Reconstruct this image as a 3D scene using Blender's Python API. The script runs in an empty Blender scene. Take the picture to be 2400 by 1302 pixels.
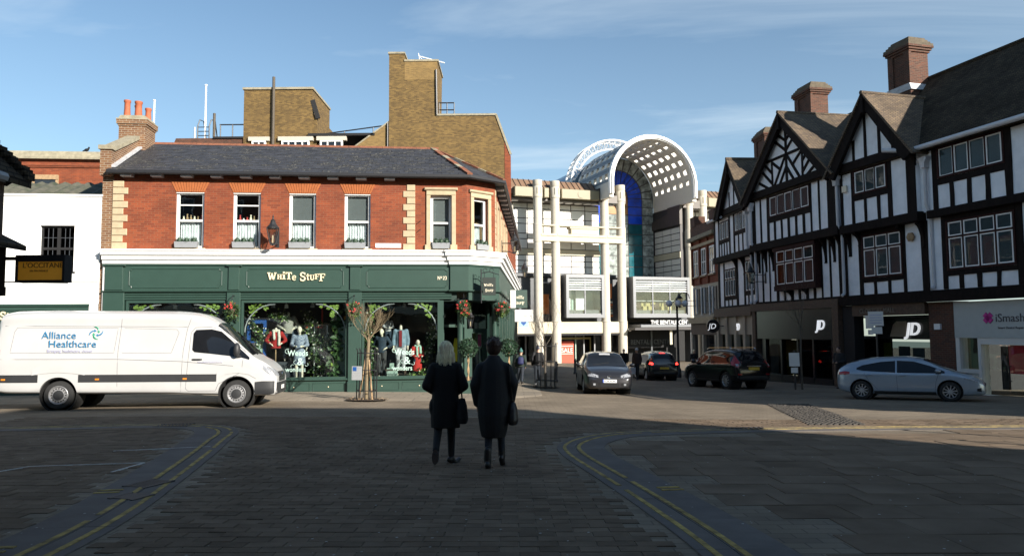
import bpy, bmesh, math, random
from mathutils import Vector, Matrix
R = math.radians
rnd = random.Random(7)
scene = bpy.context.scene
COL = scene.collection

# ------------------------------------------------------------------ camera
CAM_H, PITCH, ROLL = 1.6, math.atan(122 / 1730), 0.0075
cd = bpy.data.cameras.new('camera'); cam = bpy.data.objects.new('camera', cd); COL.objects.link(cam)
cd.sensor_fit = 'HORIZONTAL'; cd.sensor_width = 36; cd.lens = 36 * 1730 / 2400
cd.clip_start = 0.1; cd.clip_end = 3000
fw = Vector((0, math.cos(PITCH), math.sin(PITCH))); up0 = Vector((0, -math.sin(PITCH), math.cos(PITCH))); rt0 = Vector((1, 0, 0))
rt = rt0 * math.cos(ROLL) - up0 * math.sin(ROLL); up = rt0 * math.sin(ROLL) + up0 * math.cos(ROLL)
m = Matrix((rt, up, -fw)).transposed().to_4x4(); m.translation = (0, 0, CAM_H); cam.matrix_world = m
scene.camera = cam

# ------------------------------------------------------------------ sky and sun
SUN_AZ, SUN_EL = R(46), R(22)          # azimuth: from straight behind the camera towards the right
sun_dir = Vector((math.sin(SUN_AZ) * math.cos(SUN_EL), -math.cos(SUN_AZ) * math.cos(SUN_EL), math.sin(SUN_EL)))
world = bpy.data.worlds.new('World'); scene.world = world; world.use_nodes = True
nt = world.node_tree; nt.nodes.clear()
def wn(t, **k):
    n = nt.nodes.new(t)
    for a, b in k.items(): setattr(n, a, b)
    return n
sky = wn('ShaderNodeTexSky', sky_type='NISHITA', sun_disc=False, sun_elevation=SUN_EL, sun_rotation=math.pi - SUN_AZ,
         altitude=20, air_density=1.0, dust_density=0.5, ozone_density=1.6)
geo = wn('ShaderNodeTexCoord'); sep = wn('ShaderNodeSeparateXYZ'); nt.links.new(geo.outputs['Generated'], sep.inputs[0])
zc = wn('ShaderNodeMath', operation='MAXIMUM'); nt.links.new(sep.outputs[2], zc.inputs[0]); zc.inputs[1].default_value = 0.04
dx = wn('ShaderNodeMath', operation='DIVIDE'); nt.links.new(sep.outputs[0], dx.inputs[0]); nt.links.new(zc.outputs[0], dx.inputs[1])
dy = wn('ShaderNodeMath', operation='DIVIDE'); nt.links.new(sep.outputs[1], dy.inputs[0]); nt.links.new(zc.outputs[0], dy.inputs[1])
cv = wn('ShaderNodeCombineXYZ'); nt.links.new(dx.outputs[0], cv.inputs[0]); nt.links.new(dy.outputs[0], cv.inputs[1])
mp = wn('ShaderNodeMapping'); mp.inputs['Rotation'].default_value = (0, 0, R(-32)); mp.inputs['Scale'].default_value = (0.22, 0.55, 1)
mp.inputs['Location'].default_value = (1.15, 0.75, 0)
nt.links.new(cv.outputs[0], mp.inputs[0])
n1 = wn('ShaderNodeTexNoise'); n1.inputs['Scale'].default_value = 1.5; n1.inputs['Detail'].default_value = 7; n1.inputs['Roughness'].default_value = .58; n1.inputs['Distortion'].default_value = .55
nt.links.new(mp.outputs[0], n1.inputs['Vector'])
cr1 = wn('ShaderNodeValToRGB'); cr1.color_ramp.elements[0].position = .5; cr1.color_ramp.elements[1].position = .74
nt.links.new(n1.outputs['Fac'], cr1.inputs[0])
hz = wn('ShaderNodeMapRange'); nt.links.new(sep.outputs[2], hz.inputs[0]); hz.inputs[1].default_value = .55; hz.inputs[2].default_value = .05; hz.inputs[3].default_value = 0; hz.inputs[4].default_value = .5
hm = wn('ShaderNodeMath', operation='ADD', use_clamp=True); nt.links.new(cr1.outputs[0], hm.inputs[0]); nt.links.new(hz.outputs[0], hm.inputs[1])
mulc = wn('ShaderNodeMath', operation='MULTIPLY'); nt.links.new(hm.outputs[0], mulc.inputs[0]); mulc.inputs[1].default_value = .48
mix = wn('ShaderNodeMix', data_type='RGBA'); nt.links.new(mulc.outputs[0], mix.inputs['Factor'])
tint = wn('ShaderNodeMix', data_type='RGBA', blend_type='MULTIPLY'); tint.inputs['Factor'].default_value = 1; nt.links.new(sky.outputs[0], tint.inputs['A']); tint.inputs['B'].default_value = (.86, 1.04, 1.09, 1); nt.links.new(tint.outputs['Result'], mix.inputs['A']); mix.inputs['B'].default_value = (6.2, 7.2, 7.9, 1)
bg = wn('ShaderNodeBackground'); bg.inputs['Strength'].default_value = 0.066
out = wn('ShaderNodeOutputWorld'); nt.links.new(mix.outputs['Result'], bg.inputs[0]); nt.links.new(bg.outputs[0], out.inputs[0])
sl = bpy.data.lights.new('sun', 'SUN'); sl.energy = 4.9; sl.angle = R(.53); sl.color = (1, .93, .83)
so = bpy.data.objects.new('sun', sl); COL.objects.link(so); so.rotation_euler = sun_dir.to_track_quat('Z', 'Y').to_euler(); so.location = (20, -20, 40)
vs = scene.view_settings; vs.view_transform = 'Standard'; vs.look = 'None'; vs.exposure = 1.08; vs.gamma = 1; vs.use_curve_mapping = False
scene.cycles.max_bounces = 6; scene.cycles.transparent_max_bounces = 12
try: scene.cycles.use_denoising = True
except Exception: pass

# ------------------------------------------------------------------ materials
MATS = {}
def mat(name, col, rough=.6, metal=0, var=.10, scale=5, bump=0, bscale=40, spec=.5, coat=0, kind=None, col2=None, emit=0, stretch=None, rpos=(.32, .68)):
    """procedural principled material: base colour broken up by noise, optional bump, brick / tile patterns"""
    if name in MATS: return MATS[name]
    mt = bpy.data.materials.new(name); mt.use_nodes = True; t = mt.node_tree; N = t.nodes; L = t.links
    b = N['Principled BSDF']; b.inputs['Roughness'].default_value = rough; b.inputs['Metallic'].default_value = metal
    b.inputs['Specular IOR Level'].default_value = spec; b.inputs['Coat Weight'].default_value = coat; b.inputs['Coat Roughness'].default_value = .06
    tc = N.new('ShaderNodeTexCoord'); vec = tc.outputs['Object']
    if stretch:
        mm = N.new('ShaderNodeMapping'); mm.inputs['Scale'].default_value = stretch; L.new(vec, mm.inputs[0]); nvec = mm.outputs[0]
    else: nvec = vec
    oi = N.new('ShaderNodeObjectInfo'); om = N.new('ShaderNodeMath'); om.operation = 'MULTIPLY'; L.new(oi.outputs['Random'], om.inputs[0]); om.inputs[1].default_value = 37.0
    va = N.new('ShaderNodeVectorMath'); va.operation = 'ADD'; L.new(nvec, va.inputs[0]); L.new(om.outputs[0], va.inputs[1]); nvec = va.outputs[0]
    ns = N.new('ShaderNodeTexNoise'); ns.inputs['Scale'].default_value = scale; ns.inputs['Detail'].default_value = 5; ns.inputs['Roughness'].default_value = .62
    L.new(nvec, ns.inputs['Vector'])
    lo = [max(0, c * (1 - var)) for c in col]; hi = [min(1, c * (1 + var)) for c in col]
    if col2: hi = col2
    rp = N.new('ShaderNodeValToRGB'); e = rp.color_ramp.elements; e[0].position, e[1].position = rpos
    e[0].color = (*lo, 1); e[1].color = (*hi, 1); L.new(ns.outputs['Fac'], rp.inputs[0])
    colout = rp.outputs[0]; hgt = None
    if kind:
        sx = N.new('ShaderNodeSeparateXYZ'); L.new(vec, sx.inputs[0])
        ad = N.new('ShaderNodeMath'); ad.operation = 'ADD'; L.new(sx.outputs[0], ad.inputs[0]); L.new(sx.outputs[1], ad.inputs[1])
        cb = N.new('ShaderNodeCombineXYZ')
        if kind.get('flat'): L.new(sx.outputs[0], cb.inputs[0]); L.new(sx.outputs[1], cb.inputs[1])
        elif kind.get('yz'): L.new(sx.outputs[1], cb.inputs[0]); L.new(sx.outputs[2], cb.inputs[1])
        else: L.new(ad.outputs[0], cb.inputs[0]); L.new(sx.outputs[2], cb.inputs[1])
        br = N.new('ShaderNodeTexBrick'); L.new(cb.outputs[0], br.inputs['Vector'])
        br.inputs['Scale'].default_value = 1; br.inputs['Brick Width'].default_value = kind['w']; br.inputs['Row Height'].default_value = kind['h']
        br.inputs['Mortar Size'].default_value = kind.get('m', .008); br.inputs['Mortar Smooth'].default_value = .2; br.inputs['Bias'].default_value = kind.get('bias', 0)
        br.offset = kind.get('off', .5)
        c1 = kind.get('c1', lo); c2 = kind.get('c2', hi)
        br.inputs['Color1'].default_value = (*c1, 1); br.inputs['Color2'].default_value = (*c2, 1); br.inputs['Mortar'].default_value = (*kind['mc'], 1)
        mx = N.new('ShaderNodeMix'); mx.data_type = 'RGBA'; mx.blend_type = 'MULTIPLY'; mx.inputs['Factor'].default_value = kind.get('nf', .8)
        r2 = N.new('ShaderNodeValToRGB'); r2.color_ramp.elements[0].position = .28; r2.color_ramp.elements[1].position = .7
        a = 1 - var * 2.2; r2.color_ramp.elements[0].color = (a, a, a, 1); r2.color_ramp.elements[1].color = (1.06, 1.06, 1.06, 1)
        L.new(ns.outputs['Fac'], r2.inputs[0]); L.new(br.outputs['Color'], mx.inputs['A']); L.new(r2.outputs[0], mx.inputs['B'])
        colout = mx.outputs['Result']; hgt = br.outputs['Fac']
    L.new(colout, b.inputs['Base Color'])
    if bump or hgt:
        bp = N.new('ShaderNodeBump'); bp.inputs['Strength'].default_value = bump or .4; bp.inputs['Distance'].default_value = .012
        n3 = N.new('ShaderNodeTexNoise'); n3.inputs['Scale'].default_value = bscale; n3.inputs['Detail'].default_value = 4; L.new(nvec, n3.inputs['Vector'])
        if hgt:
            sb = N.new('ShaderNodeMath'); sb.operation = 'MULTIPLY_ADD'; L.new(hgt, sb.inputs[0]); sb.inputs[1].default_value = -1.2; L.new(n3.outputs['Fac'], sb.inputs[2])
            L.new(sb.outputs[0], bp.inputs['Height'])
        else: L.new(n3.outputs['Fac'], bp.inputs['Height'])
        L.new(bp.outputs[0], b.inputs['Normal'])
    if emit:
        b.inputs['Emission Color'].default_value = (*col, 1); b.inputs['Emission Strength'].default_value = emit
    MATS[name] = mt; return mt

def glass(name, tint=(.85, .9, .9), refl=.06, gc=1.0):
    """window glass: see-through with fresnel reflection (thin sheet)"""
    if name in MATS: return MATS[name]
    mt = bpy.data.materials.new(name); mt.use_nodes = True; t = mt.node_tree; N = t.nodes; L = t.links; N.clear()
    o = N.new('ShaderNodeOutputMaterial'); mx = N.new('ShaderNodeMixShader'); tr = N.new('ShaderNodeBsdfTransparent'); gl = N.new('ShaderNodeBsdfGlossy')
    tr.inputs[0].default_value = (*tint, 1); gl.inputs['Roughness'].default_value = .01; gl.inputs[0].default_value = (gc, gc, gc, 1)
    fr = N.new('ShaderNodeFresnel'); fr.inputs[0].default_value = 1.5; ad = N.new('ShaderNodeMath'); ad.operation = 'ADD'; ad.use_clamp = True
    ge = N.new('ShaderNodeNewGeometry'); io = N.new('ShaderNodeMath'); io.operation = 'MULTIPLY_ADD'; L.new(ge.outputs['Backfacing'], io.inputs[0]); io.inputs[1].default_value = -.8333; io.inputs[2].default_value = 1.5; L.new(io.outputs[0], fr.inputs[0])
    L.new(fr.outputs[0], ad.inputs[0]); ad.inputs[1].default_value = refl
    tc = N.new('ShaderNodeTexCoord'); ns = N.new('ShaderNodeTexNoise'); ns.inputs['Scale'].default_value = 1.3; bp = N.new('ShaderNodeBump'); bp.inputs['Strength'].default_value = .04; bp.inputs['Distance'].default_value = .05
    L.new(tc.outputs['Object'], ns.inputs['Vector']); L.new(ns.outputs['Fac'], bp.inputs['Height']); L.new(bp.outputs[0], gl.inputs['Normal'])
    L.new(ad.outputs[0], mx.inputs[0]); L.new(tr.outputs[0], mx.inputs[1]); L.new(gl.outputs[0], mx.inputs[2]); L.new(mx.outputs[0], o.inputs[0])
    MATS[name] = mt; return mt

RED_BRICK = dict(w=.225, h=.076, m=.007, mc=(.215, .092, .046), c1=(.262, .055, .0155), c2=(.168, .032, .010))
M_redbrick = mat('red_brick', (.40, .1, .04), .85, var=.22, scale=1.1, bump=.35, kind=RED_BRICK)
M_brown = mat('yellow_stock_brick', (.3, .2, .09), .9, var=.15, scale=1.1, bump=.4, kind=dict(w=.23, h=.078, m=.008, mc=(.145, .104, .048), c1=(.20, .124, .037), c2=(.092, .055, .018)))
M_brown2 = mat('clean_yellow_brick', (.42, .28, .1), .9, var=.1, scale=1.1, bump=.3, kind=dict(w=.23, h=.078, m=.006, mc=(.22, .16, .085), c1=(.235, .148, .048), c2=(.16, .10, .033)))
M_darkbrick = mat('chimney_brick', (.2, .08, .05), .9, var=.15, scale=2, bump=.4, kind=dict(w=.23, h=.078, m=.009, mc=(.12, .09, .065), c1=(.125, .044, .024), c2=(.065, .027, .018)))
M_oldbrick = mat('party_wall_brick', (.3, .15, .07), .9, var=.15, scale=2, bump=.4, kind=dict(w=.23, h=.078, m=.011, mc=(.3, .24, .17), c1=(.2, .095, .04), c2=(.13, .055, .025)))
M_rubbed = mat('rubbed_orange_brick', (.31, .092, .025), .85, var=.12, scale=9, bump=.2)
M_stone = mat('dressed_stone', (.40, .32, .205), .8, var=.12, scale=6, bump=.25)
M_stonegrey = mat('weathered_coping_stone', (.27, .24, .17), .9, var=.25, scale=5, bump=.4)
M_white = mat('white_paint', (.78, .78, .76), .5, var=.03, scale=3)
M_render = mat('white_render', (.80, .80, .78), .8, var=.04, scale=2, bump=.15, bscale=90)
M_plaster = mat('timber_frame_plaster', (.80, .82, .85), .8, var=.09, scale=1.7, bump=.12, bscale=60)
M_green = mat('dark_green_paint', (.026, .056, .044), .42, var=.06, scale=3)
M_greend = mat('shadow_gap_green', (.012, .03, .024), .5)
M_cream = mat('cream_letter', (.75, .68, .52), .5, var=.04)
M_gold = mat('gilt_letter', (.72, .62, .42), .45, var=.05)
M_slate = mat('slate', (.038, .038, .042), .55, var=.4, scale=3, bump=.25, bscale=25)
M_slate2 = mat('lichened_slate', (.042, .042, .044), .65, var=.3, scale=11, bump=.3, bscale=25, col2=(.22, .205, .165), rpos=(.56, .66), stretch=(1, 2.2, 1))
M_slateb = mat('slate_bed', (.03, .03, .032), .8)
M_ridge = mat('terracotta_ridge', (.2, .075, .038), .85, var=.3, scale=7, bump=.3)
M_pot = mat('terracotta_pot', (.36, .1, .045), .8, var=.15, scale=6)
M_black = mat('black_iron', (.018, .018, .02), .45, var=.1)
M_blackm = mat('matt_black', (.010, .010, .011), .8, var=.1)
M_dark = mat('shade_dark_interior', (.02, .02, .021), .9, var=.2)  # near-black keeps sunlit rooms dim: shade put into the colour
M_grey = mat('grey_paint', (.30, .31, .32), .5, var=.05)
M_greyd = mat('dark_grey_panel', (.06, .066, .075), .4, var=.08)
M_lead = mat('lead_flashing', (.42, .42, .43), .55, var=.2, scale=6)
M_timber = mat('black_timber', (.010, .0065, .0055), .8, spec=.15, var=.4, scale=9, bump=.3, stretch=(1, 1, .25))
M_timber2 = mat('dark_red_timber', (.03, .009, .0075), .75, spec=.2, var=.3, scale=8, bump=.25)
M_oak = mat('dark_oak', (.075, .045, .028), .7, var=.3, scale=8, bump=.3)
M_tile = mat('clay_roof_tile', (.20, .135, .085), .9, var=.28, scale=1.6, bump=.9, kind=dict(w=.17, h=.075, m=.011, mc=(.045, .035, .028), c1=(.21, .15, .09), c2=(.125, .09, .062)))
M_tiled = mat('dark_clay_tile', (.1, .075, .055), .95, spec=.1, var=.3, scale=1.4, bump=.9, kind=dict(w=.17, h=.075, m=.011, mc=(.03, .026, .022), c1=(.10, .078, .052), c2=(.06, .048, .035)))
M_glass = glass('window_glass', (.9, .94, .93), .015)
M_glassd = glass('tinted_window_glass', (.5, .55, .56), .02, .22)
M_glassk = mat('dark_window_glass', (.012, .014, .017), .05, spec=.8, var=.2, scale=1)
M_col = mat('cast_stone_column', (.46, .425, .355), .75, var=.07, scale=2.5, bump=.12)
M_colb = mat('cast_stone_beam', (.48, .435, .33), .75, var=.05, scale=2, bump=.12)
M_panel = mat('white_cladding_panel', (.66, .65, .62), .4, var=.03, scale=1)
M_mull = mat('dark_mullion', (.035, .03, .03), .5)
M_copper = mat('brown_seamed_roof', (.19, .115, .07), .6, var=.12, scale=2)
M_tan = mat('olive_fascia_panel', (.22, .19, .115), .5, var=.06, scale=2)
M_brownmet = mat('bronze_metal', (.06, .045, .035), .45, var=.15, scale=2)
M_silver = mat('brushed_aluminium', (.15, .155, .165), .4, metal=.4, var=.05)
M_steelw = mat('white_steel', (.8, .8, .8), .4, var=.02)
M_mint = mat('pale_mint_wall', (.30, .40, .34), .7, var=.05)
M_sign = mat('black_sign_board', (.02, .028, .024), .45)
M_wood = mat('pale_timber', (.33, .22, .12), .75, var=.25, scale=9, bump=.2)
M_bark = mat('bare_bark', (.17, .13, .075), .85, var=.3, scale=22, bump=.4)
M_barkd = mat('dark_bark', (.09, .075, .058), .85, var=.3, scale=22, bump=.4)
M_leaf = mat('leaf_green', (.035, .075, .022), .55, var=.5, scale=14)
M_leafd = mat('dark_box_leaf', (.018, .048, .022), .55, var=.5, scale=18)
M_leafy = mat('spring_leaf', (.16, .24, .04), .55, var=.4, scale=10)
M_flower = mat('red_flower', (.46, .045, .04), .6, var=.35, scale=20)
M_flowerw = mat('white_flower', (.7, .68, .58), .6, var=.1)
M_skin = mat('skin', (.45, .27, .19), .55, var=.06)
M_manq = mat('mannequin_ivory', (.66, .60, .48), .5, var=.04)

# ------------------------------------------------------------------ mesh helpers
def tag(o, label=None, cat=None, group=None, kind=None):
    if label: o['label'] = label
    if cat: o['category'] = cat
    if group: o['group'] = group
    if kind: o['kind'] = kind
    return o
def thing(name, label, cat, loc=(0, 0, 0), rz=0, group=None, kind=None):
    o = bpy.data.objects.new(name, None); o.empty_display_size = .2; COL.objects.link(o)
    o.location = loc; o.rotation_euler = (0, 0, rz)
    return tag(o, label, cat, group, kind)
def inst(me, name, parent, loc=(0, 0, 0), rot=(0, 0, 0), scale=(1, 1, 1)):
    o = bpy.data.objects.new(name, me); COL.objects.link(o); o.parent = parent
    o.location = loc; o.rotation_euler = rot; o.scale = scale
    return o
def copy_tree(o, parent=None):
    c = o.copy(); COL.objects.link(c); c.parent = parent
    for ch in o.children: copy_tree(ch, c)
    return c

class MB:
    def __init__(s, M=None): s.v = []; s.f = []; s.mi = []; s.M = M or Matrix(); s.cur = 0
    def add(s, vs, fs):
        k = len(s.v); s.v += [s.M @ Vector(v) for v in vs]
        s.f += [tuple(i + k for i in f) for f in fs]; s.mi += [s.cur] * len(fs); return s
    def box(s, x0, x1, y0, y1, z0, z1):
        if x0 > x1: x0, x1 = x1, x0
        if y0 > y1: y0, y1 = y1, y0
        if z0 > z1: z0, z1 = z1, z0
        return s.add([(x0, y0, z0), (x1, y0, z0), (x1, y1, z0), (x0, y1, z0), (x0, y0, z1), (x1, y0, z1), (x1, y1, z1), (x0, y1, z1)],
                     [(0, 3, 2, 1), (4, 5, 6, 7), (0, 1, 5, 4), (1, 2, 6, 5), (2, 3, 7, 6), (3, 0, 4, 7)])
    def cbox(s, x0, x1, y0, y1, z0, z1, c=.01):
        """box with chamfered front (-y) edges"""
        return s.add([(x0, y1, z0), (x1, y1, z0), (x1, y1, z1), (x0, y1, z1), (x0, y0 + c, z0), (x1, y0 + c, z0), (x1, y0 + c, z1), (x0, y0 + c, z1),
                      (x0 + c, y0, z0 + c), (x1 - c, y0, z0 + c), (x1 - c, y0, z1 - c), (x0 + c, y0, z1 - c)],
                     [(0, 3, 2, 1), (0, 1, 5, 4), (1, 2, 6, 5), (2, 3, 7, 6), (3, 0, 4, 7), (4, 5, 9, 8), (5, 6, 10, 9), (6, 7, 11, 10), (7, 4, 8, 11), (8, 9, 10, 11)])
    def prism(s, pts, a, b, ax='y'):
        """polygon extruded along an axis; pts are (x,z) for 'y', (x,y) for 'z', (y,z) for 'x'"""
        n = len(pts)
        def P(p, t): return {'y': (p[0], t, p[1]), 'z': (p[0], p[1], t), 'x': (t, p[0], p[1])}[ax]
        vs = [P(p, a) for p in pts] + [P(p, b) for p in pts]
        fs = [tuple(range(n)), tuple(range(2 * n - 1, n - 1, -1))] + [(i, i + n, (i + 1) % n + n, (i + 1) % n) for i in range(n)]
        return s.add(vs, fs)
    def bar(s, p, q, w, h, upv=(0, 0, 1)):
        """rectangular bar from p to q"""
        p, q = Vector(p), Vector(q); d = (q - p).normalized(); u = Vector(upv)
        sd = d.cross(u)
        if sd.length < 1e-4: sd = d.cross(Vector((0, 1, 0)))
        sd.normalize(); u = sd.cross(d)
        c = [p + sd * a * w / 2 + u * b * h / 2 for a, b in ((-1, -1), (1, -1), (1, 1), (-1, 1))] + [q + sd * a * w / 2 + u * b * h / 2 for a, b in ((-1, -1), (1, -1), (1, 1), (-1, 1))]
        return s.add(c, [(0, 1, 2, 3), (7, 6, 5, 4), (0, 4, 5, 1), (1, 5, 6, 2), (2, 6, 7, 3), (3, 7, 4, 0)])
    def tube(s, pts, r, n=8, caps=True):
        pts = [Vector(p) for p in pts]; rs = r if isinstance(r, (list, tuple)) else [r] * len(pts); vs = []; fs = []
        prev = None
        for i, p in enumerate(pts):
            d = (pts[min(i + 1, len(pts) - 1)] - pts[max(i - 1, 0)]).normalized()
            if prev is None:
                a = Vector((0, 0, 1)) if abs(d.z) < .9 else Vector((1, 0, 0)); u = d.cross(a).normalized()
            else:
                u = (prev - d * prev.dot(d)); u = u.normalized() if u.length > 1e-5 else d.orthogonal().normalized()
            prev = u; w = d.cross(u)
            for k in range(n):
                t = 2 * math.pi * k / n; vs.append(p + (u * math.cos(t) + w * math.sin(t)) * rs[i])
        for i in range(len(pts) - 1):
            for k in range(n): fs.append((i * n + k, i * n + (k + 1) % n, (i + 1) * n + (k + 1) % n, (i + 1) * n + k))
        if caps: fs += [tuple(range(n - 1, -1, -1)), tuple(range((len(pts) - 1) * n, len(pts) * n))]
        return s.add(vs, fs)
    def cyl(s, p, q, r0, r1=None, n=12): return s.tube([p, q], [r0, r0 if r1 is None else r1], n)
    def lathe(s, prof, c=(0, 0, 0), n=16, ax='z', a0=0, caps=True):
        vs = []; fs = []; c = Vector(c)
        for r_, h in prof:
            for k in range(n):
                t = 2 * math.pi * (k + a0) / n; a, b = r_ * math.cos(t), r_ * math.sin(t)
                vs.append(c + Vector({'z': (a, b, h), 'y': (a, h, b), 'x': (h, a, b)}[ax]))
        for i in range(len(prof) - 1):
            for k in range(n): fs.append((i * n + k, i * n + (k + 1) % n, (i + 1) * n + (k + 1) % n, (i + 1) * n + k))
        if caps: fs += [tuple(range(n - 1, -1, -1)), tuple(range((len(prof) - 1) * n, len(prof) * n))]
        return s.add(vs, fs)
    def ball(s, c, r, n=10, m=7):
        r = (r, r, r) if not isinstance(r, (tuple, list)) else r; vs = []; fs = []
        for i in range(m + 1):
            ph = math.pi * i / m
            for k in range(n):
                t = 2 * math.pi * k / n
                vs.append((c[0] + r[0] * math.sin(ph) * math.cos(t), c[1] + r[1] * math.sin(ph) * math.sin(t), c[2] + r[2] * math.cos(ph)))
        for i in range(m):
            for k in range(n): fs.append((i * n + k, (i + 1) * n + k, (i + 1) * n + (k + 1) % n, i * n + (k + 1) % n))
        return s.add(vs, fs)
    def grid(s, nu, nv, fn):
        vs = [fn(i / nu, j / nv) for i in range(nu + 1) for j in range(nv + 1)]
        fs = [(i * (nv + 1) + j, (i + 1) * (nv + 1) + j, (i + 1) * (nv + 1) + j + 1, i * (nv + 1) + j + 1) for i in range(nu) for j in range(nv)]
        return s.add(vs, fs)
    def leaf(s, c, sz, d, u):
        """one folded leaf quad"""
        c = Vector(c); d = Vector(d).normalized(); u = Vector(u); sd = d.cross(u)
        sd = sd.normalized() if sd.length > 1e-4 else d.orthogonal().normalized()
        up_ = sd.cross(d)
        return s.add([c, c + d * sz * .55 + sd * sz * .32 + up_ * sz * .1, c + d * sz, c + d * sz * .55 - sd * sz * .32 + up_ * sz * .1], [(0, 1, 2), (0, 2, 3)])
    def build(s, name, mats, parent=None, smooth=False, loc=None, rz=0, ang=40):
        me = bpy.data.meshes.new(name); me.from_pydata([tuple(v) for v in s.v], [], s.f)
        if not isinstance(mats, (list, tuple)): mats = [mats]
        for m_ in mats: me.materials.append(m_)
        if len(mats) > 1: me.polygons.foreach_set('material_index', s.mi)
        if smooth:
            me.polygons.foreach_set('use_smooth', [True] * len(me.polygons))
            if ang < 180: me.set_sharp_from_angle(angle=R(ang))
        me.update()
        o = bpy.data.objects.new(name, me); COL.objects.link(o)
        if parent: o.parent = parent
        if loc: o.location = loc
        o.rotation_euler = (0, 0, rz)
        return o
def solid(name, mats, parent, *boxes, **k):
    mb = MB()
    for b in boxes: mb.box(*b)
    return mb.build(name, mats, parent, **k)
def applied(o, *mods):
    """apply modifiers given as (type, {props}) and keep the evaluated mesh"""
    for t, props in mods:
        md = o.modifiers.new(t, t)
        for a, b in props.items(): setattr(md, a, b)
    dg = bpy.context.evaluated_depsgraph_get(); ev = o.evaluated_get(dg)
    me = bpy.data.meshes.new_from_object(ev, depsgraph=dg); o.modifiers.clear(); old = o.data; o.data = me
    me.name = old.name; bpy.data.meshes.remove(old); return o
def smooth_mesh(o, ang=180):
    me = o.data; me.polygons.foreach_set('use_smooth', [True] * len(me.polygons))
    if ang < 180: me.set_sharp_from_angle(angle=R(ang))
    return o
def text_mesh(name, s, size, mt, parent, loc, rot=(R(90), 0, 0), ext=.004, bold=0, align='LEFT', shear=0, sx=1, space=1):
    cu = bpy.data.curves.new(name, 'FONT'); cu.body = s; cu.size = size; cu.extrude = ext; cu.offset = bold; cu.align_x = align; cu.shear = shear; cu.resolution_u = 3; cu.space_character = space
    t = bpy.data.objects.new(name, cu); COL.objects.link(t)
    me = bpy.data.meshes.new_from_object(t, depsgraph=bpy.context.evaluated_depsgraph_get()); bpy.data.objects.remove(t); bpy.data.curves.remove(cu)
    me.materials.clear(); me.materials.append(mt); me.name = name
    o = bpy.data.objects.new(name, me); COL.objects.link(o); o.parent = parent; o.location = loc; o.rotation_euler = rot; o.scale = (sx, 1, 1)
    return o
def wall_open(mb, x0, x1, z0, z1, y0, y1, ops):
    """wall slab with rectangular openings (a, b, zlo, zhi), sorted along x, one per column"""
    x = x0
    for a, b, c, d in sorted(ops):
        if a > x: mb.box(x, a, y0, y1, z0, z1)
        if c > z0: mb.box(a, b, y0, y1, z0, c)
        if d < z1: mb.box(a, b, y0, y1, d, z1)
        x = b
    if x < x1: mb.box(x, x1, y0, y1, z0, z1)
    return mb
def sweep(mb, path, prof):
    """profile (out, z) swept along a plan path of (x, y); 'out' is to the right of the travel direction"""
    path = [Vector(p) for p in path]; n = len(prof); vs = []; fs = []
    for i, p in enumerate(path):
        a = (path[i] - path[i - 1]).normalized() if i else None; b = (path[i + 1] - path[i]).normalized() if i < len(path) - 1 else None
        na = Vector((a.y, -a.x)) if a else None; nb = Vector((b.y, -b.x)) if b else None
        if na is None: nn = nb
        elif nb is None: nn = na
        else: nn = (na + nb); nn = nn / max(.3, nn.length_squared / 2)
        for o_, z in prof: vs.append((p.x + nn.x * o_, p.y + nn.y * o_, z))
    for i in range(len(path) - 1):
        for k in range(n): fs.append((i * n + k, (i + 1) * n + k, (i + 1) * n + (k + 1) % n, i * n + (k + 1) % n))
    fs += [tuple(range(n)), tuple(range(len(path) * n - 1, (len(path) - 1) * n - 1, -1))]
    return mb.add(vs, fs)
def leaf_cloud(mb, c, r, n, sz, rg=None, shell=.55):
    g = rg or rnd; c = Vector(c); r = Vector(r) if isinstance(r, (tuple, list)) else Vector((r, r, r))
    for _ in range(n):
        d = Vector((g.gauss(0, 1), g.gauss(0, 1), g.gauss(0, 1))).normalized(); t = shell + (1 - shell) * g.random() ** .6
        p = c + Vector((d.x * r.x, d.y * r.y, d.z * r.z)) * t
        mb.leaf(p, sz * g.uniform(.6, 1.25), d + Vector((g.uniform(-1, 1), g.uniform(-1, 1), g.uniform(-1, .6))), (g.uniform(-1, 1), g.uniform(-1, 1), 1))
def gz(x, y):
    if y <= 0: return 0.
    t = max(-1., min(1., x / 10.)); t = t * (1.5 - .5 * t * t)
    return -(.024 + .006 * t) * min(y, 45) - .019 * max(0, y - 45)
def gtilt(x, y):
    e = .3; return Vector((-(gz(x + e, y) - gz(x - e, y)) / (2 * e), -(gz(x, y + e) - gz(x, y - e)) / (2 * e), 1)).normalized()
def stand(o, x, y, rz, dz=0):
    """stand a thing on the sloping ground, turned by rz"""
    q = Vector((0, 0, 1)).rotation_difference(gtilt(x, y)).to_matrix() @ Matrix.Rotation(rz, 3, 'Z')
    o.rotation_euler = q.to_euler(); o.location = (x, y, gz(x, y) + dz); return o

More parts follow.
